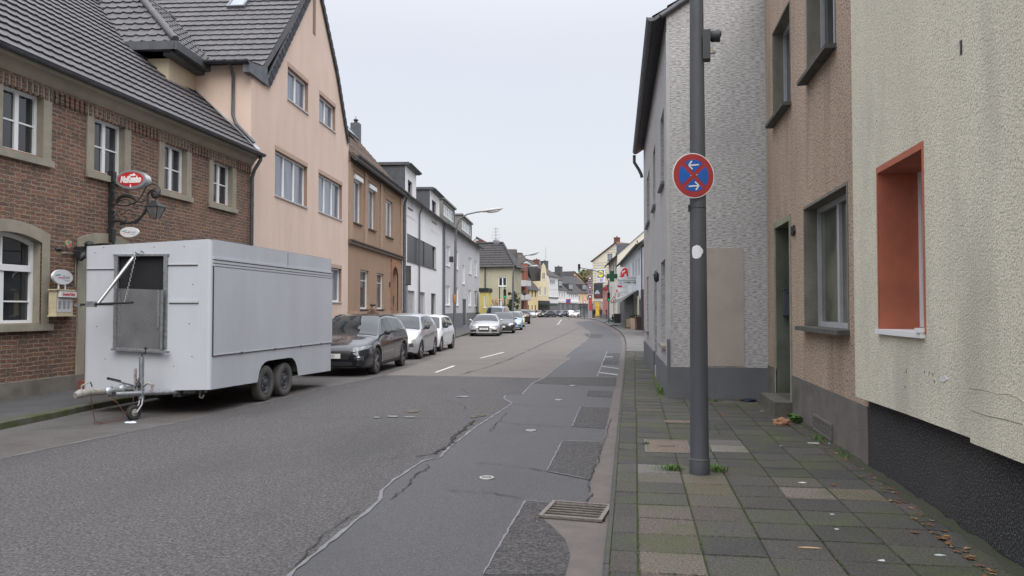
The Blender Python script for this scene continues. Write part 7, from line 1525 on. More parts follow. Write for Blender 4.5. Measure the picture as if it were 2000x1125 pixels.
# ================================================================= traffic lights, signs, far street furniture
housing = mat('signal_housing', (.018,.02,.02), rough=.5); grn_l = mat('green_signal', (.01,.5,.22), emit=.6); off_r = mat('unlit_red_lens', (.08,.012,.012), rough=.3); off_y = mat('unlit_amber_lens', (.09,.05,.01), rough=.3); off_g = mat('unlit_green_lens', (.01,.06,.04), rough=.3)
def facing(px, d_, z):    # frame facing the camera with local -y
    p = D(px, 604, d_); a = math.atan2(p.x, p.y); return Matrix.Translation((p.x, p.y, z)) @ Matrix.Rotation(-a, 4, 'Z')
def signal(e, x, z, s=1, lit=2, name='signal_head'):
    mb = MB(); mb.box(x-.15*s, x+.15*s, -.1*s, .1*s, z-.46*s, z+.46*s); h = mb.build(name, housing, e)
    for k, m_ in enumerate((off_r, off_y, off_g if lit != 2 else grn_l)):
        zz = z+(.3-.3*k)*s; mb = MB(); mb.lathe([(0,.012),(.07,.008),(.1,0)], Matrix.Translation((x,-.105*s,zz)) @ Matrix.Rotation(RD(90),4,'X') @ Matrix.Scale(s,4), 16); mb.build('lens', m_, h)
        mb = MB(); M_ = Matrix.Translation((x,-.1*s,zz)) @ Matrix.Rotation(RD(90),4,'X') @ Matrix.Scale(s,4)
        mb.grid([[M_ @ Vector((.115*math.cos(a), .115*math.sin(a), q)) for a in [RD(-10+200*i/10) for i in range(11)]] for q in (0, .16)], 0, True); mb.build('visor', housing, h)
    return h
def zat(py, d_): return H+(604-py)/1500*d_
dm_ = 86; MA = empty('traffic_light_mast', M=facing(1189, dm_, 0)); tag(MA, 'traffic light mast by the pharmacy with a long arm holding a green light', 'traffic light')
X = lambda px: (px-1189)/1500*dm_
mb = MB(); mb.tube([(0,0,0),(0,0,zat(548,dm_))], .08, 8); mb.tube([(0,0,zat(549,dm_)),(X(1184),0,zat(540,dm_)),(X(1176),0,zat(533,dm_)),(X(1160),0,zat(528,dm_)),(X(1132),0,zat(522,dm_))], .05, 6); mb.build('mast', lampm, MA)
signal(MA, X(1131.5), zat(522.5,dm_), .9); signal(MA, X(1189), zat(580,dm_), 1.05)
mb = MB(); mb.lathe([(.0,.01),(.22,.01),(.24,0)], Matrix.Translation((X(1183.5),-.05,zat(563.5,dm_))) @ Matrix.Rotation(RD(90),4,'X'), 20); rs_ = mb.build('round_sign', mat('far_red_sign', (.3,.02,.03), rough=.5), MA); mb = MB(); mb.tube([(X(1183.5),0,zat(564,dm_)),(0,0,zat(567,dm_))], .03, 5); mb.build('sign_arm', lampm, MA)
d2 = 84; e = empty('traffic_light', M=facing(986, d2, 0)); tag(e, 'traffic light on a green post before the pampas grass on the left', 'traffic light'); mb = MB(); mb.tube([(0,0,0),(0,0,zat(560,d2))], .07, 8); mb.build('post', mat('green_post', (.03,.09,.05), rough=.5), e); signal(e, 0, zat(574,d2), 1.05)
mb = MB(); mb.box(-.7,-.3,-.02,.02,zat(613,d2)+.3,zat(588,d2)); mb.box(-.72,-.28,-.03,.03,zat(586,d2),zat(584,d2)); mb.build('notice_panel', mat('pale_panel', (.6,.58,.6)), e)
mb = MB(); mb.tube([(X(976)-X(986),0,0),(X(976)-X(986),0,zat(560,d2))], .06, 6); mb.build('post', housing, e)
e = empty('traffic_light', M=facing(1003, 90, 0)); tag(e, 'traffic light head beside the second street lamp and green bush', 'traffic light'); mb = MB(); mb.tube([(0,0,0),(0,0,zat(566,90))], .06, 8); mb.build('post', lampm, e); signal(e, .0, zat(577,90), 1, lit=0)
e = empty('round_back_sign', M=facing(1024, 112, 0)); tag(e, 'dark back of a round road sign on a pole before the red stair tower', 'road sign'); mb = MB(); mb.tube([(0,0,0),(0,0,zat(568,112))], .04, 6); mb.build('pole', lampm, e); mb = MB(); mb.lathe([(0,.01),(.28,.01),(.3,0)], Matrix.Translation((0,-.05,zat(573,112))) @ Matrix.Rotation(RD(90),4,'X'), 20); mb.build('plate', housing, e)
# roadworks warning triangle
d3 = 70; e = empty('warning_triangle', M=facing(1199, d3, 0)); tag(e, 'red bordered roadworks warning triangle with a digging figure near the pharmacy', 'road sign')
k_ = 14.5/1500*d3/2; zc3 = zat(586.5,d3); mb = MB(); tri = lambda s, y0, y1: [(-k_*s, zc3-k_*.55*s), (k_*s, zc3-k_*.55*s), (0, zc3+k_*1.15*s)]
mb = MB(); mb.prism(tri(1,0,0), -.02, 0); pl_ = mb.build('plate', sr_, e); mb = MB(); mb.prism(tri(.68,0,0), -.03, -.02); mb.build('white_field', sw_, pl_)
mb = MB(); mb.ell((.0,-.035,zc3+k_*.28), (.035,.01,.035), 8); mb.tube([(0,-.035,zc3+k_*.2),(-.03,-.035,zc3-.02),(.03,-.035,zc3-k_*.3)], .025, 5); mb.tube([(-.03,-.035,zc3-.02),(-.07,-.035,zc3-k_*.32)], .022, 5); mb.tube([(.0,-.035,zc3+k_*.15),(.1,-.035,zc3-.03),(.16,-.035,zc3-k_*.2)], .014, 5); mb.build('digging_figure', black, pl_)
mb = MB(); mb.tube([(0,.02,0),(0,.02,zc3+k_*.9)], .03, 6); mb.build('pole', lampm, e); mb = MB(); mb.box(-.35,.35,-.1,.1,.08,.16); mb.build('foot', plas, e)
# pharmacy signs projecting from the blue-white house: built across the wall
def cross(px, pw, ph): pass
dph = 66; e = empty('pharmacy_sign', M=facing(1219, dph, 0)); tag(e, 'square white pharmacy sign with a big red letter A on the blue-white house', 'shop sign')
XX = lambda px, d_=dph, c=1219: (px-c)/1500*d_
mb = MB(); mb.box(XX(1207.5), XX(1230.5), -.12, .12, zat(557,dph), zat(521.5,dph)); pb_ = mb.build('sign_box', mat('sign_box_pale', (.55,.58,.6), rough=.4), e); red_a = mat('pharmacy_red', (.55,.02,.03), rough=.5)
def pa(pts, m_, par, y0=-.14, y1=-.12, nm='letter_a'):
    q = MB(); q.prism([(XX(1140+x/8.654), zat(500+y/8.654, dph)) for x, y in pts], y0, y1); return q.build(nm, m_, par)
aa = pa([(640,255),(665,215),(700,197),(735,215),(748,255),(752,325),(765,345),(730,345),(725,325),(722,300),(690,300),(688,345),(650,362),(610,350),(612,338),(635,325),(622,290),(640,270)], red_a, pb_)
pa([(650,262),(680,255),(690,235),(705,245),(695,270),(670,275),(662,300),(650,300),(655,275)], sw_, aa, -.15, -.14, 'cup_and_snake')
text('sign_text', 'Apoth', .30, Matrix.Translation((XX(1215), -.13, zat(547.5,dph))) @ FRONT, mat('sign_teal', (.12,.2,.22)), pb_, .003, bold=.004); text('sign_text', 'zur P', .26, Matrix.Translation((XX(1215), -.13, zat(553,dph))) @ FRONT, mat('sign_teal', (.12,.2,.22)), pb_, .003, bold=.004)
e = empty('shop_panel', M=facing(1219, dph-3, 0)); tag(e, 'pale lettered shop panel overlapping the lower right of the pharmacy sign', 'shop sign'); d4 = dph-3; X4 = lambda px: (px-1219)/1500*d4
mb = MB(); mb.box(X4(1221), X4(1248.5), -.06, .06, zat(556,d4), zat(540.5,d4)); b2_ = mb.build('panel', mat('panel_pale', (.52,.54,.56), rough=.5), e); text('sign_text', '• Fair Wünscht', .17, Matrix.Translation((X4(1235), -.07, zat(543.3,d4))) @ FRONT, grey_s, b2_, .002); text('sign_text', 'BÜRO & KLEBEN', .155, Matrix.Translation((X4(1236), -.07, zat(552,d4))) @ FRONT, black, b2_, .002, bold=.008)
mb = MB(); mb.box(X4(1221), X4(1248.5), -.075, -.062, zat(548.6,d4), zat(547.6,d4)); mb.build('divider', grey_s, b2_)
e = empty('lower_pharmacy_sign', M=facing(1219, 74, 0)); tag(e, 'lower white sign box with red corner marks hanging below the pharmacy sign', 'shop sign'); X5 = lambda px: (px-1219)/1500*74
mb = MB(); mb.box(X5(1201), X5(1230.5), -.1, .1, zat(571.5,74), zat(553,74)); b3_ = mb.build('sign_box', mat('sign_box_pale', (.55,.58,.6)), e); mb = MB(); mb.box(X5(1206.5), X5(1215), -.12, -.1, zat(561,74), zat(556,74)); mb.build('red_mark', red_a, b3_); mb = MB(); mb.box(X5(1203.5), X5(1206.5), -.12, -.1, zat(570,74), zat(566,74)); mb.build('red_mark', red_a, b3_)
mb = MB(); mb.box(X5(1207), X5(1229.5), -.118, -.1, zat(570.5,74), zat(562.5,74)); mb.build('white_field', sw_, b3_)
for nm_, ee, dd_, pxw, py0 in (('a', None, dph, 1232, 540), ): pass
d6 = 76; e = empty('green_cross', M=facing(1195.5, d6, 0)); tag(e, 'dark green pharmacy cross sign projecting left of the red letter sign', 'cross sign'); c6 = (0, zat(539.5,d6)); a6 = 10.5/1500*d6; w6 = a6*.42
mb = MB(); cr6 = [(-w6,a6),(w6,a6),(w6,w6),(a6,w6),(a6,-w6),(w6,-w6),(w6,-a6),(-w6,-a6),(-w6,-w6),(-a6,-w6),(-a6,w6),(-w6,w6)]; mb.prism([(x, z+c6[1]) for x, z in cr6][::-1], -.12, .12); cc_ = mb.build('cross_body', mat('cross_green', (.004,.05,.022), (.003,.03,.015), scale=3, rough=.5), e)
mb = MB()
for k in range(-3, 4): mb.box(k*w6*.6-.008, k*w6*.6+.008, -.125, -.12, c6[1]-(a6 if abs(k*w6*.6) < w6 else w6), c6[1]+(a6 if abs(k*w6*.6) < w6 else w6))
mb.build('led_lines', mat('cross_line', (.006,.09,.04)), cc_); mb = MB(); mb.tube([(a6,0,c6[1]),(a6+.6,.3,c6[1])], .03, 5); mb.build('arm', lampm, e)
# purple sign tower
d7 = 128; e = empty('sign_tower', M=facing(1152.5, d7, 0)); tag(e, 'tall narrow advertising tower of stacked purple and grey panels before the peach house', 'sign tower'); X7 = lambda px: (px-1152.5)/1500*d7
mb = MB(); mb.box(X7(1148.5), X7(1156.5), -.2, .2, 0, zat(538.5,d7)); tw7 = mb.build('tower_body', mat('tower_grey', (.3,.29,.32), rough=.5), e); pur = mat('tower_purple', (.13,.03,.07), rough=.5)
for k, (ya, yb2) in enumerate(((540,547),(549,551.5),(553,555.5),(558,565),(567,569.5),(571,573),(576,584))):
    mb = MB(); mb.box(X7(1149.2), X7(1155.8), -.23, -.2, zat(yb2,d7), zat(ya,d7)); mb.build('panel', pur, tw7)
mb = MB(); mb.box(X7(1150.3), X7(1156.5), -.24, -.2, zat(606,d7), zat(584,d7)); mb.build('red_panel', mat('tower_red', (.4,.06,.05)), tw7)
for yy_ in (543.5, 561.5, 580): mb = MB(); mb.box(X7(1151), X7(1154), -.25, -.23, zat(yy_+1.5,d7), zat(yy_-1.5,d7)); mb.build('panel_mark', sw_, tw7)
# bus shelter
d8 = 140; e = empty('bus_shelter', M=facing(1145, d8, 0)); tag(e, 'low dark framed bus shelter before the peach house', 'bus shelter'); X8 = lambda px: (px-1145)/1500*d8
mb = MB(); mb.box(X8(1132), X8(1158), -.8, .8, 2.45, 2.6)
mb.build('shelter_roof', housing, e)
for px in (1133, 1140.5, 1150, 1157): mb = MB(); mb.box(X8(px)-.05, X8(px)+.05, .6, .7, 0, 2.45); mb.build('shelter_post', housing, e)
mb = MB(); mb.box(X8(1133.5), X8(1149.5), .64, .66, .3, 2.3); mb.build('shelter_glass', gl_pale, e)
for px, d_, py, r_, lb, m1, m2 in ((1110,118,572.5+0,.36,'blue and red square sign on a pole before the white dormer house',sb_,sr_),(1141.5,120,590,.30,'red and white round sign on a pole beside the sign tower',sw_,sr_)):
    if r_ == .36: py = 588.5
    e = empty('far_road_sign', M=facing(px, d_, 0)); tag(e, lb, 'road sign'); mb = MB(); mb.tube([(0,.03,0),(0,.03,zat(py,d_))], .035, 5); mb.build('pole', lampm, e)
    mb = MB(); zz = zat(py,d_)
    if r_ == .36: mb.box(-r_, r_, -.02, .0, zz-r_, zz+r_)
    else: mb.prism([(r_*math.cos(2*math.pi*k/20), zz+r_*math.sin(2*math.pi*k/20)) for k in range(20)], -.02, 0)
    pp_ = mb.build('plate', m2, e); mb = MB(); mb.prism([(r_*.66*math.cos(2*math.pi*k/20), zz+r_*.66*math.sin(2*math.pi*k/20)) for k in range(20)], -.04, -.02); mb.build('field', m1, pp_)
# portrait board on two posts before the white house (seen edge-lit, behind downpipe)
p = Wf.W(Wf.x(799,550,-1.4), -1.4, 0); e = empty('notice_board', M=facing(798.5, (p-EYE).dot(fwd), 0)); tag(e, 'black narrow display case on a steel post before the white modern house', 'display case'); dd9 = (p-EYE).dot(fwd); X9 = lambda px: (px-798.5)/1500*dd9
mb = MB(); mb.box(X9(792.5), X9(802.5), -.08, .08, zat(557,dd9), zat(519,dd9)); mb.build('case', plas, e); mb = MB(); mb.box(X9(793.3), X9(801.7), -.09, -.08, zat(555,dd9), zat(521,dd9)); mb.build('glass', gl_dark, e); mb = MB(); mb.tube([(X9(794.5),0,0),(X9(794.5),0,zat(540,dd9))], .05, 8); mb.build('post', galv, e)
# bins, planters and boards outside the shop
e = empty('wheelie_bin', M=facing(1248.5, 57.5, 0) @ Matrix.Rotation(RD(12),4,'Z')); tag(e, 'brown wheeled rubbish bin against the shop wall beside the planters', 'bin'); binm = mat('brown_bin', (.085,.05,.04), rough=.5)
mb = MB(); mb.prism([(-.24,.08),(.24,.08),(.29,.98),(-.29,.98)], -.3, .3); mb.build('body', binm, e); mb = MB(); mb.box(-.31,.31,-.34,.33,.98,1.06); mb.build('lid', binm, e); mb = MB(); mb.tube([(-.25,.25,.14),(.25,.25,.14)], .1, 12); mb.build('wheel', rubber, e)
for k, (px, d_) in enumerate(((1235.5,60.5),(1242.5,59))):
    e = empty('tall_planter', M=facing(px, d_, .07)); tag(e, ('left tall cream tapered planter beside the folding board','right tall cream tapered planter beside the brown bin')[k], 'planter', 'tall cream planters outside the shop'); mb = MB(); mb.prism([(-.14,0),(.14,0),(.22,.85),(-.22,.85)], -.2, .2); mb.build('pot', mat('cream_planter', (.5,.38,.28), rough=.7), e)
    mb = MB(); rg = random.Random(k)
    for i in range(120):
        a = Vector((rg.uniform(-.2,.2), rg.uniform(-.18,.18), .85+rg.uniform(0,.28))); u = Vector((rg.uniform(-1,1), rg.uniform(-1,1), rg.uniform(-1,1))).normalized()*.05; v = u.orthogonal().normalized()*.03; mb.face([a-u, a-v, a+u, a+v])
    mb.build('foliage', mat('bush_green', (.03,.055,.02), (.07,.09,.03), scale=9, rough=.9), e)
e = empty('pavement_board', M=facing(1226, 62, .07) @ Matrix.Rotation(RD(10),4,'Z')); tag(e, 'folding menu board standing on the pavement before the shop doorway', 'board'); mb = MB(); mb.box(-.18,.18,-.25,-.2,0,.82); mb.box(-.18,.18,.2,.25,0,.82); mb.build('board_frame', mat('wood_board', (.2,.12,.07), rough=.7), e); mb = MB(); mb.box(-.15,.15,-.26,-.25,.1,.76); mb.build('poster', mat('tan_poster', (.42,.36,.24), (.3,.26,.2), scale=8), e)
e = empty('black_bin', M=facing(1205.5, 86, .07)); tag(e, 'black square litter bin on the far right pavement past the seated person', 'bin'); mb = MB(); mb.prism([(-.32,0),(.32,0),(.36,.95),(-.36,.95)], -.3, .3); mb.build('body', plas, e); mb = MB(); mb.box(-.38,.38,-.33,.33,.95,1.05); mb.build('lid', plas, e)
# pampas grass, bush, fence
def leafmass(name, M, n, ext, size, m, seed, e, shape=lambda r: 1):
    mb = MB(); rg = random.Random(seed); cl = [(Vector((rg.gauss(0,.42)*ext[0], rg.gauss(0,.42)*ext[1], rg.uniform(0,1)*ext[2])), rg.uniform(.25,.5)) for _ in range(max(8, n//70))]
    for i in range(n):
        c, r = rg.choice(cl); p = c+Vector((rg.gauss(0,1), rg.gauss(0,1), rg.gauss(0,1)))*r*min(ext)*.42
        if p.z < .02: continue
        u = Vector((rg.uniform(-1,1), rg.uniform(-1,1), rg.uniform(-.6,1))).normalized(); v = u.orthogonal().normalized(); s_ = size*rg.uniform(.6,1.3); mb.face([p-u*s_, p-v*s_*.5, p+u*s_, p+v*s_*.5])
    return mb.build(name, m, e)
e = empty('conifer_bush', M=facing(1000, 88, .05)); tag(e, 'dark green bush beside the second street lamp before the olive house', 'bush'); leafmass('foliage', None, 1500, (.75,.7,3.4), .13, mat('dark_bush', (.025,.045,.018), (.06,.08,.03), scale=2, rough=.9), 4, e); mb = MB(); mb.tube([(0,0,0),(.05,0,1.2),(0,0,2.6)], [.07,.05,.02], 6); mb.build('stem', mat('bark', (.06,.045,.03)), e)
e = empty('pampas_grass', M=facing(967, 86, .05)); tag(e, 'pale pampas grass plumes above the fence by the yellow annex', 'grass'); mb = MB(); pl2 = MB(); rg = random.Random(8)
for k in range(60):
    a = rg.uniform(-1.1,1.1); h = rg.uniform(1.9,2.9); b_ = Vector((a, rg.uniform(-.5,.5), 0)); lean = Vector((rg.uniform(-.35,.35)+a*.25, rg.uniform(-.2,.2), h)); mb.tube([b_, b_+lean*.6, b_+lean], .012, 4)
    t_ = b_+lean; 
    for q_ in range(3): pl2.ell(t_+Vector((rg.uniform(-.04,.04),0,-.12*q_)), (.07-.012*q_,.06,.2), 6)
mb.build('stems', mat('dry_stem', (.3,.25,.12)), e); pl2.build('plumes', mat('plume', (.55,.42,.28), (.4,.25,.15), scale=4, rough=1), e)
e = empty('garden_fence', M=facing(964, 84, 0)); tag(e, 'dark slatted fence under the pampas grass', 'fence'); mb = MB()
for k in range(22): mb.box(-1.3+k*.13, -1.3+k*.13+.09, -.02, .02, .1, 1.55)
mb.box(-1.3,1.6,.02,.05,.4,.46); mb.box(-1.3,1.6,.02,.05,1.3,1.36); mb.build('slat_panel', housing, e)
# ================================================================= people
skin = mat('skin', (.42,.26,.19), rough=.6)
def person(M, label, joints, edges, radii, cmap, head=None, hair=None, grp=None, hairc=(.03,.025,.02)):
    """one skinned surface; cmap(point)->material index"""
    e = empty('person', M=M); tag(e, label, 'person', grp)
    me = bpy.data.meshes.new('body'); me.from_pydata(joints, edges, []); o = bpy.data.objects.new('body_tmp', me); C.objects.link(o)
    sk = o.modifiers.new('s', 'SKIN'); 
    for v, r in zip(me.skin_vertices[0].data, radii): v.radius = (r, r) if not isinstance(r, tuple) else r
    me.skin_vertices[0].data[0].use_root = True; sb = o.modifiers.new('d', 'SUBSURF'); sb.levels = 1; sb.render_levels = 1
    dg = bpy.context.evaluated_depsgraph_get(); em = bpy.data.meshes.new_from_object(o.evaluated_get(dg)); bpy.data.objects.remove(o)
    ms, f = cmap; em.materials.clear()
    for m_ in ms: em.materials.append(m_)
    for p in em.polygons: p.material_index = f(p.center); p.use_smooth = True
    b = bpy.data.objects.new('body', em); C.objects.link(b); b.parent = e; return e
SK_E = [(0,1),(1,2),(2,3),(3,4),(4,5),(2,6),(6,7),(7,8),(8,9),(2,10),(10,11),(11,12),(12,13),(0,14),(14,15),(15,16),(16,17),(0,18),(18,19),(19,20),(20,21)]
def stand(step=.12, arm=.1, lean=0, fold=0):
    return [(0,0,.95),(0,-lean*.4,1.2),(0,-lean,1.42),(0,-lean-.01,1.5),(0,-lean-.02,1.6),(0,-lean-.01,1.72),
        (.19,-lean,1.40),(.24,.02,1.13),(.22-arm*fold,-.1-.12*fold,.9+.12*fold),(.2-arm*fold,-.13-.1*fold,.8+.15*fold),(-.19,-lean,1.40),(-.24,.0,1.13),(-.22+arm*fold,-.1-.1*fold,.9+.14*fold),(-.2+arm*fold,-.13-.1*fold,.8+.15*fold),
        (.1,0,.88),(.11,-step*.5,.5),(.11,-step*.2,.09),(.12,-step*.2-.14,.04),(-.1,0,.88),(-.11,step*.3,.5),(-.11,step,.09),(-.12,step-.14,.04)]
SK_R = [(.15,.11),(.14,.10),(.17,.11),.055,.095,.085,.06,.05,.038,.035,.06,.05,.038,.035,.095,.07,.05,.04,.095,.07,.05,.04]
def cm(top, bot, hairm, shoe=None, hz=1.66):
    ms = [top, bot, skin, hairm, shoe or plas]
    return ms, lambda c: 4 if c.z < .1 else 1 if c.z < .93 else (0 if c.z < 1.545 else 2) if c.z < hz else 3
def headparts(e, z, y, m_hair, cap=None, s=1):
    mb = MB(); mb.ell((.0,y-.085*s,z-.0), (.014,.02,.018), 8); mb.build('nose', skin, e)
    for k in (-1, 1): mb = MB(); mb.ell((k*.033,y-.078,z+.022), (.012,.008,.007), 6); mb.build('eye', plas, e)
    mb = MB(); mb.ell((0,y-.076,z-.045), (.024,.01,.006), 6); mb.build('mouth', mat('lips', (.3,.12,.1)), e)
    for k in (-1, 1): mb = MB(); mb.ell((k*.082,y,z+.0), (.012,.02,.03), 6); mb.build('ear', skin, e)
    mb = MB()
    if cap: mb.ell((0,y+.0,z+.085), (.112,.125,.055), 14); mb.ell((0,y-.1,z+.062), (.075,.06,.014), 12); mb.build('flat_cap', cap, e)
    else: mb.ell((0,y+.025,z+.055), (.093,.1,.075), 12); mb.build('hair', m_hair, e)
coat = mat('dark_coat', (.022,.024,.03), rough=.9); jean = mat('blue_jeans', (.12,.18,.28), rough=.9); brown_j = mat('brown_jacket', (.1,.07,.05), rough=.9); darkhair = mat('dark_hair', (.025,.02,.018), rough=.7)
d10 = 28.4; p = D(729.5, 604, d10)
e = person(facing(729.5, d10, .1) @ Matrix.Rotation(RD(-25),4,'Z'), 'person in a black flat cap and dark brown jacket walking behind the dark estate car', stand(.25,.1,.03), SK_E, SK_R, cm(brown_j, coat, darkhair, hz=1.74)); headparts(e, 1.62, -.05, darkhair, cap=plas); e.scale = (1,1,.985)
e = person(facing(1160, 124, .07), 'person in a long dark coat standing before the yellow poster', stand(.05,.1,.0), SK_E, [(r[0]*1.2, r[1]*1.2) if isinstance(r, tuple) else r*1.25 for r in SK_R], cm(coat, coat, darkhair, sw_)); headparts(e, 1.62, -.02, darkhair)
e = person(facing(1186.5, 122, .07), 'person in dark clothes with a pale orange hat standing by the coral house', stand(.1,.1,0,.9), SK_E, [(r[0]*1.15, r[1]*1.1) if isinstance(r, tuple) else r*1.15 for r in SK_R], cm(coat, mat('grey_trousers', (.06,.06,.065)), mat('orange_hat', (.6,.25,.12)), hz=1.6)); headparts(e, 1.62, -.02, darkhair, cap=mat('orange_hat', (.6,.25,.12)))
e = person(facing(1173.5, 127, .07), 'person in a dark jacket standing in the shop entrance behind the others', stand(.05,.1,0,.4), SK_E, SK_R, cm(mat('olive_jacket', (.045,.045,.035)), coat, darkhair)); headparts(e, 1.62, -.02, darkhair)
d11 = 88
sit = [(0,0,.13),(.02,.03,.4),(.03,.05,.62),(.02,.04,.7),(0,.01,.8),(0,.0,.92),(.17,.05,.6),(.24,.1,.35),(.24,.18,.1),(.24,.22,.04),(-.12,.03,.6),(-.3,-.1,.45),(-.45,-.15,.42),(-.5,-.15,.4),
    (.02,-.1,.14),(-.38,-.16,.42),(-.74,-.18,.12),(-.88,-.18,.08),(-.02,.1,.13),(-.42,.06,.3),(-.8,.05,.09),(-.95,.05,.07)]
e = person(facing(1196.5, d11, .07), 'person in a dark jacket and blue jeans sitting on the right pavement with legs stretched', sit, SK_E, [r if not isinstance(r, tuple) else r for r in SK_R],
    ([coat, jean, skin, darkhair, plas], lambda c: 4 if c.x < -.78 else 3 if c.z > .88 else 2 if c.z > .72 else 1 if (c.x < -.1 and c.z < .5 or c.z < .2) else 0))
mb = MB(); mb.ell((0,-.0,.88), (.1,.1,.08), 10); mb.build('hair', darkhair, e); mb = MB(); mb.ell((-.085,-.0,.8), (.018,.014,.016), 8); mb.build('nose', skin, e)
# ================================================================= near pavement details
pw = .08
def pgp(px, py, z=pw): return G(px, py, z)
# utility cover
q = [pgp(1258,885), pgp(1348,885), pgp(1348,860), pgp(1257,860)]; c = sum(q, Vector())/4; wx_ = (q[1]-q[0]).length/2; wd_ = (q[3]-q[0]).length/2
e = empty('utility_cover', (c.x, c.y, .08)); tag(e, 'square rusty speckled utility cover in the paving beside the lamp post', 'utility cover')
mb = MB()
for r in ((-wx_,wx_,-wd_,-wd_+.02),(-wx_,wx_,wd_-.02,wd_),(-wx_,-wx_+.02,-wd_+.02,wd_-.02),(wx_-.02,wx_,-wd_+.02,wd_-.02)): mb.box(r[0],r[1],r[2],r[3],-.02,.008)
mb.build('frame', mat('worn_iron', (.2,.2,.19)), e); mb = MB(); mb.box(-wx_+.02,wx_-.02,-wd_+.02,wd_-.02,-.02,.005); mb.build('lid', mat('rusty_aggregate', (.1,.07,.05), (.2,.16,.13), scale=60, rough=.9, bump=.005, bscale=90, lo=.4, hi=.6), e)
mb = MB()
for k in range(7): mb.box(-.09+k*.026, -.09+k*.026+.014, -.045, .045, .0055, .0075)
mb.build('lifting_slots', plas, e)
for px, py, w_, d_, lb in ((1325,824,.19,.095,'small speckled rusty inspection plate in the paving behind the lamp post'),):
    c = pgp(px, py); e = empty('inspection_plate', (c.x, c.y, .08)); tag(e, lb, 'utility cover'); mb = MB(); mb.box(-w_,w_,-d_,d_,-.02,.007); mb.build('plate', mat('rusty_aggregate', (.1,.07,.05)), e)
# plants, leaves, litter
gr = mat('weed_green', (.05,.12,.02), (.09,.17,.03), scale=20, rough=.8); lf = mat('dead_leaf', (.22,.09,.03), (.13,.06,.03), scale=30, rough=.8, bump=.002, bscale=60); lf2 = mat('pale_dead_leaf', (.3,.2,.09), (.2,.12,.06), scale=30, rough=.8)
def weed(px, py, n, r, h, label, grp='weeds growing in the paving joints', blade=True, seed=0, z=pw, line=None):
    c = G(px, py, z); e = empty('weed', (c.x, c.y, z)); tag(e, label, 'weed', grp); mb = MB(); rg = random.Random(seed or int(px*7+py))
    for i in range(n):
        a = rg.uniform(0, 2*math.pi); q = Vector((rg.gauss(0,r*.45), rg.gauss(0,r*.45), 0)) if not line else Vector((line[0]*rg.uniform(-1,1)+rg.gauss(0,.015), line[1]*rg.uniform(-1,1)+rg.gauss(0,.015), 0))
        d_ = Vector((math.cos(a), math.sin(a), 0)); L_ = h*rg.uniform(.5,1.3); s_ = Vector((-d_.y, d_.x, 0))*L_*(.09 if blade else .35)
        p1 = q+d_*L_*.4+Vector((0,0,L_*.7)); p2 = q+d_*L_*.95+Vector((0,0,L_*rg.uniform(.4,.95)))
        mb.face([q-s_*.4, q+s_*.4, p1+s_, p1-s_], 0); mb.face([p1-s_, p1+s_, p2], 0)
    mb.build('leaves', gr, e); return e
weed(1312,918,120,.12,.055,'grass tuft in the joint left of the lamp post foot'); weed(1400,920,90,.09,.06,'grass tuft right of the lamp post foot'); weed(1262,868,40,.04,.04,'small weed at the left edge of the square utility cover')
weed(1290,765,60,.12,.08,'weeds along the corner foot of the grey house',line=(.03,.35)); weed(1396,785,50,.1,.05,'weed behind the lamp post before the dark plinth'); weed(1560,825,60,.09,.10,'broad-leaved weed beside the crumpled paper bag at the step',blade=False)
weed(1600,862,80,.1,.05,'low weeds below the vent grille',line=(.08,.25)); weed(1650,890,60,.1,.05,'low weeds along the cement plinth corner',line=(.06,.2)); weed(1541,795,30,.06,.05,'small weed at the corner of the door step'); weed(1400,745 if False else 840,50,.05,.025,'thin weeds in the paving joint behind the post',line=(.01,.5)); weed(1490,800,50,.04,.03,'thin weeds in the paving joint before the step',line=(.01,.6)); weed(1375,770,50,.12,.05,'weeds along the dark plinth behind the lamp post',line=(.4,.02))
def leaf_o(px, py, s, label, m_=lf, z=pw+.004, seed=0, pts=None, cat='leaf', grp='dead leaves on the right pavement', name='dead_leaf', curl=.25):
    c = G(px, py, z); e = MB(); rg = random.Random(seed or int(px*3+py*5)); n = 5; ring = []
    for k in range(n*2*2):
        a = 2*math.pi*k/(n*4); r = s*(1 if k % 4 == 0 else .62 if k % 2 else .45)*rg.uniform(.85,1.1); ring.append(Vector((r*math.cos(a), r*math.sin(a), abs(math.sin(a*1.5+rg.random()))*s*curl*r/s)))
    for k in range(len(ring)): e.face([(0,0,.002), ring[k], ring[(k+1) % len(ring)]])
    o = e.build(name, m_); o.location = (c.x, c.y, z); o.rotation_euler = (rg.uniform(-.1,.1), rg.uniform(-.1,.1), rg.uniform(0,6)); tag(o, label, cat, grp if cat == 'leaf' else None); return o
for px, py, s, lb in ((1840,1052,.055,'largest orange-brown maple leaf near the black plinth in the foreground'),(1787,1040,.035,'dark curled leaf left of the largest maple leaf'),(1628,947,.035,'brown leaf lying on the light slab patch edge'),(1752,963,.03,'brown leaf on the pinkish broken slab'),(1765,968,.03,'second brown leaf on the pinkish broken slab'),
    (1412,811,.05,'orange leaf on the joint right of the post'),(1423,926,.03,'orange leaf at the foot of the lamp post'),(1417,918,.025,'small brown leaf in the grass at the post foot'),(1520,857,.03,'pale curled leaf on dark slabs before the weeds'),(1583,876,.022,'small orange leaf on slabs below the vent grille'),
    (1738,1065,.0,''),):
    if s: leaf_o(px, py, s, lb, lf if 'pale' not in lb else lf2)
wl = [(1690,910),(1700,925),(1712,935),(1722,942),(1735,952),(1748,960),(1760,973),(1775,985),(1790,997),(1805,1010),(1820,1022),(1838,1035),(1856,1048),(1872,1062),(1888,1076),(1905,1090),(1925,1105),(1940,1118),(1640,880),(1620,866),(1605,850),(1590,838),(1575,830),(1552,826),(1543,822),(1655,893),(1668,900)]
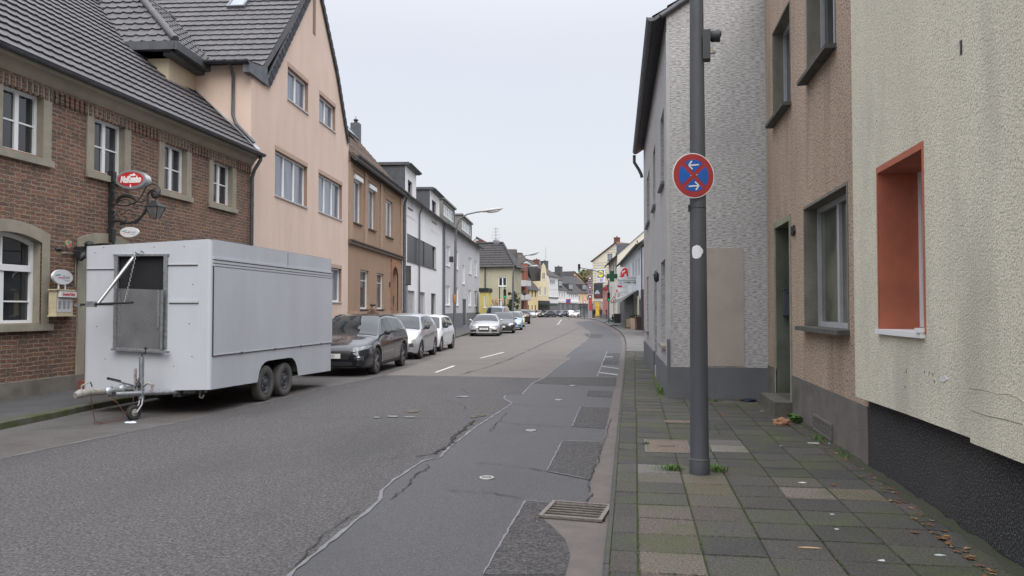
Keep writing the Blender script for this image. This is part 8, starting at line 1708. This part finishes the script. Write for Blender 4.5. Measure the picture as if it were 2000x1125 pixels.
for i, (px, py) in enumerate(wl):
    for k in range(3): leaf_o(px+random.uniform(-22,6), py+random.uniform(-6,9), random.uniform(.018,.036), 'small brown dead leaf in the litter line along the house foot', lf if (i+k) % 3 else lf2, seed=i*9+k+1, grp='dead leaves gathered along the right house foot')
for i, (px, py) in enumerate(((1470,783),(1450,778),(1500,790),(1510,800),(1440,781),(1480,775),(1395,776),(1525,815),(1535,822),(1548,828),(1540,832),(1556,836),(1572,842),(1512,812),(1490,779),(1425,777),(1408,786))): leaf_o(px, py, .035, 'small brown dead leaf by the dark plinth near the door step', lf, seed=90+i, grp='dead leaves by the grey house foot')
def scrap(px, py, pts, h, label, cat, m_, z=pw, name='scrap', seed=1):
    c = G(px, py, z); rg = random.Random(seed); e = MB(); n = len(pts); top = [(p[0]*.82, p[1]*.82, h*rg.uniform(.5,1)) for p in pts]; bot = [(p[0], p[1], .003) for p in pts]
    e.grid([bot, top], 0, False, closed=True); e.face(top)
    o = e.build(name, m_); o.location = (c.x, c.y, z); tag(o, label, cat); return o
wp = mat('litter_white', (.65,.65,.65), rough=.6)
for i, (px, py, a, b, h, lb, ct, m_) in enumerate(((1567,943,.035,.018,.006,'chewed white scrap on the dark slab near the pale slab','litter',wp),(1590,866,.1,.02,.008,'long white paper strip before the vent grille','litter',wp),(1624,868,.035,.018,.02,'crumpled blue and white wrapper beside the plinth','litter',mat('blue_litter', (.25,.5,.62), (.7,.7,.7), scale=40, rough=.5)),
    (1835,1085,.04,.018,.008,'pale green scrap of paper in the foreground right','litter',mat('pale_green_litter', (.5,.6,.55))),(1583,1071,.085,.012,.008,'flat pale wood sliver on the foreground slabs','litter',mat('wood_sliver', (.4,.28,.16))),(1722,1096,.022,.012,.01,'small white crumb in the foreground beside the thin joint','litter',wp),(1634,1034,.018,.012,.005,'tiny white fleck on the mossy slabs','litter',wp),
    (1625,1005,.02,.012,.005,'small pale scrap on the mossy slab row','litter',wp),(1525,871,.02,.012,.005,'tiny white scrap before the weeds','litter',wp),(1488,803,.035,.018,.006,'white scrap near the dark cloth','litter',wp),(256,826,.10,.05,.02,'folded white paper lying on the road before the jockey wheel','litter',mat('folded_paper', (.6,.66,.78), rough=.6)))):
    pts = [(a*math.cos(2*math.pi*k/9)*random.uniform(.75,1.15), b*math.sin(2*math.pi*k/9)*random.uniform(.75,1.15)) for k in range(9)]; scrap(px, py, pts, h, lb, ct, m_, z=pw if px > 400 else .008, seed=i+1, name='paper_scrap')
# crumpled paper bag and dark cloth
def crumple(px, py, r, label, name, cat, m_, seed, z=pw, sub=3):
    c = G(px, py, z); bm = bmesh.new(); bmesh.ops.create_icosphere(bm, subdivisions=sub, radius=1); rg = random.Random(seed); from mathutils import noise
    for v in bm.verts:
        n = noise.noise(v.co*1.7+Vector((seed,0,0)))*.45+noise.noise(v.co*4.5)*.22; v.co = v.co*(1+n); v.co = Vector((v.co.x*r[0], v.co.y*r[1], max(.0, (v.co.z+.55)*r[2])))
    me = bpy.data.meshes.new(name); bm.to_mesh(me); bm.free(); me.materials.append(m_); o = bpy.data.objects.new(name, me); C.objects.link(o); o.location = (c.x, c.y, z); tag(o, label, cat); return o
crumple(1525,829,(.115,.08,.055),'crumpled brown paper bag on the slabs before the door step','paper_bag','bag',mat('brown_paper', (.36,.19,.1), (.27,.14,.08), scale=9, rough=.8),3)
crumple(1462,784,(.14,.09,.03),'dark blue cloth lying on the paving before the dark plinth','dark_cloth','cloth',mat('navy_cloth', (.012,.018,.035), rough=.95),6)
# moss and soil fillet along the right-hand walls
mb = MB(); rg = random.Random(2); soil = mat('soil_moss', (.05,.045,.038), (.04,.05,.022), scale=9, rough=1, bump=.01, bscale=40)
rowa, rowb = [], []
y = 4.0
while y < 13.5: w_ = .03+.05*rg.random(); rowa.append((XW-.013-w_, y, .083)); rowb.append((XW-.013, y, .10+.03*rg.random())); y += .12
mb.grid([rowa, rowb], 0, True); o = mb.build('soil_fillet', soil); tag(o, 'thin line of soil and moss along the right house foot', 'soil', kind='stuff')
